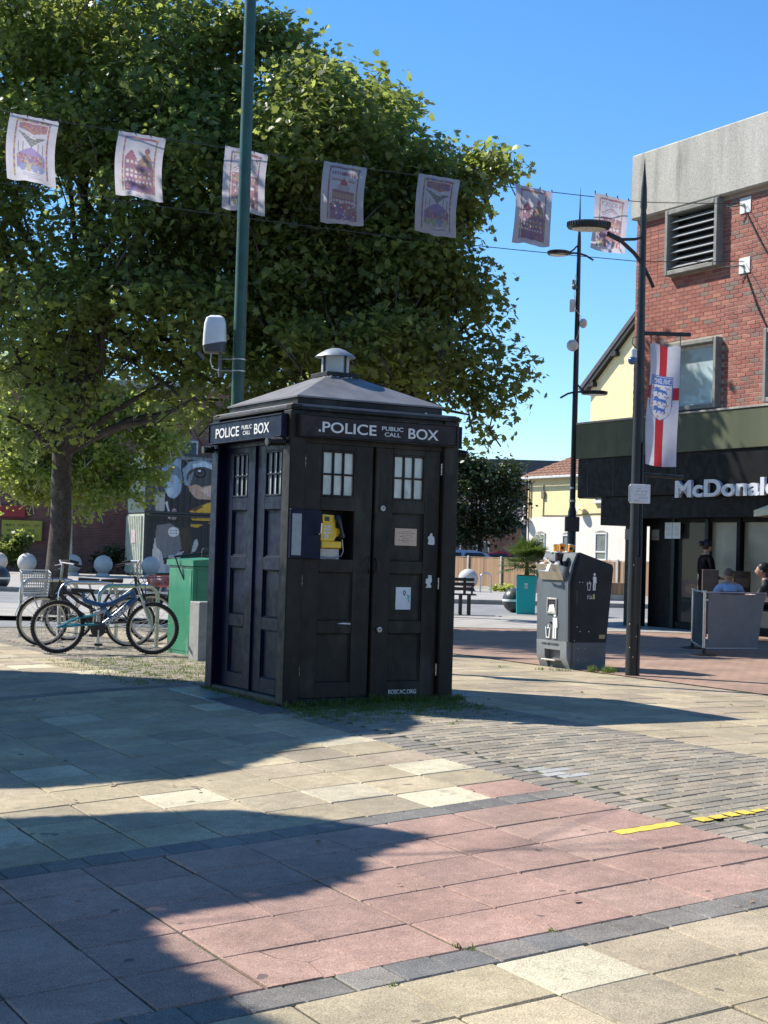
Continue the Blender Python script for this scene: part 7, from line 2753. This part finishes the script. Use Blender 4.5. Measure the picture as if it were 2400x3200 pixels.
side_tree('plane tree just outside the left edge shading the box side', [(-6.6, 9.0), (-2.4, 9.2), (-1.9, 9.2), (-1.46, 9.33), (-1.15, 9.4), (-.86, 9.67), (-.72, 10.0), (-.55, 10.46), (-.2, 10.8), (.16, 10.95), (.3, 11.4), (.2, 12.0), (-.3, 12.7), (-.9, 13.5),
          (-1.5, 14.15), (-2.6, 14.75), (-3.75, 15.23), (-5, 15.6), (-6.6, 15.5)], (-9.0, 14.3), 4.7, 5.7, 71, 30000)
side_tree('plane tree left of the viewer shading the near slabs', [(-5.5, 8.5), (-3, 8.42), (-2.02, 8.33), (-1.34, 8.38), (-.9, 8.42), (-.74, 8.4), (-.29, 8.15), (.0, 7.93), (.26, 7.72), (.08, 7.52), (-.06, 7.3), (-.06, 7.0), (-.32, 6.68), (-.75, 6.46),
          (-.95, 6.3), (-.82, 6.0), (-.66, 5.66), (-.51, 5.39), (-.33, 5.1), (-.1, 4.6), (.1, 3.9), (-5.5, 3.5)], (-8.2, 9.0), 4.6, 5.6, 73, 28000)

# leaves blown over the paving
g_ = np.random.default_rng(91)
fx, fy = g_.uniform(-4, 4, 260), g_.uniform(5.5, 17, 260)
fz = np.array([gz(a, b) for a, b in zip(fx, fy)]) + .012
fn = g_.normal(size=(260, 3)) * .25 + np.array([0, 0, 1.])
tag(leaves('fallen_leaves', np.stack([fx, fy, fz], 1)[::3], fn[::3], .032, mat('dry_brown_leaf', (.2, .12, .05), .8, var=.4), None, LEAF2S, 92), 'tiny dry leaves and bits scattered over the paving', 'leaves', kind='stuff')

# unseen shop terrace behind the viewer, added to bounce warm light into the shade
ter = thing('bounce_terrace', 'unseen cream shop terrace behind the viewer, added for warm bounce light', 'building', (0, -15, -1.3), math.pi)
TERW = mat('warm_cream_stucco', (.55, .46, .34), .85, var=.15, scale=.8)
B().box(-32, 32, 0, 8, 0, 9.5).ob('wall', TERW, ter)
B().box(-32.2, 32.2, -.3, 8, 9.5, 9.9, .05).ob('cornice', TERW, ter)
for k in range(16):
    x = -29 + k * 3.8
    for z in (4.2, 6.9):
        w = B().box(x, x + 1.2, -.06, .02, z, z + 1.7, .02).ob('window', mat('white_house_window_frame', (.68, .68, .66), .5), ter)
        B().box(x + .1, x + 1.1, -.075, -.062, z + .1, z + 1.6).ob('pane', mat('house_pane', (.12, .14, .15), .1), w)
    sh_ = B().box(x - .9, x + 2.1, -.05, .02, .3, 2.6, .02).ob('shop_window', mat('house_pane', (.12, .14, .15), .1), ter)
    B().box(x - 1, x + 2.2, -.2, .02, 2.7, 3.4, .02).ob('shop_sign', mat('terrace_sign_%d' % (k % 4), [(.3, .05, .05), (.05, .1, .2), (.4, .35, .25), (.06, .15, .08)][k % 4], .5), ter)
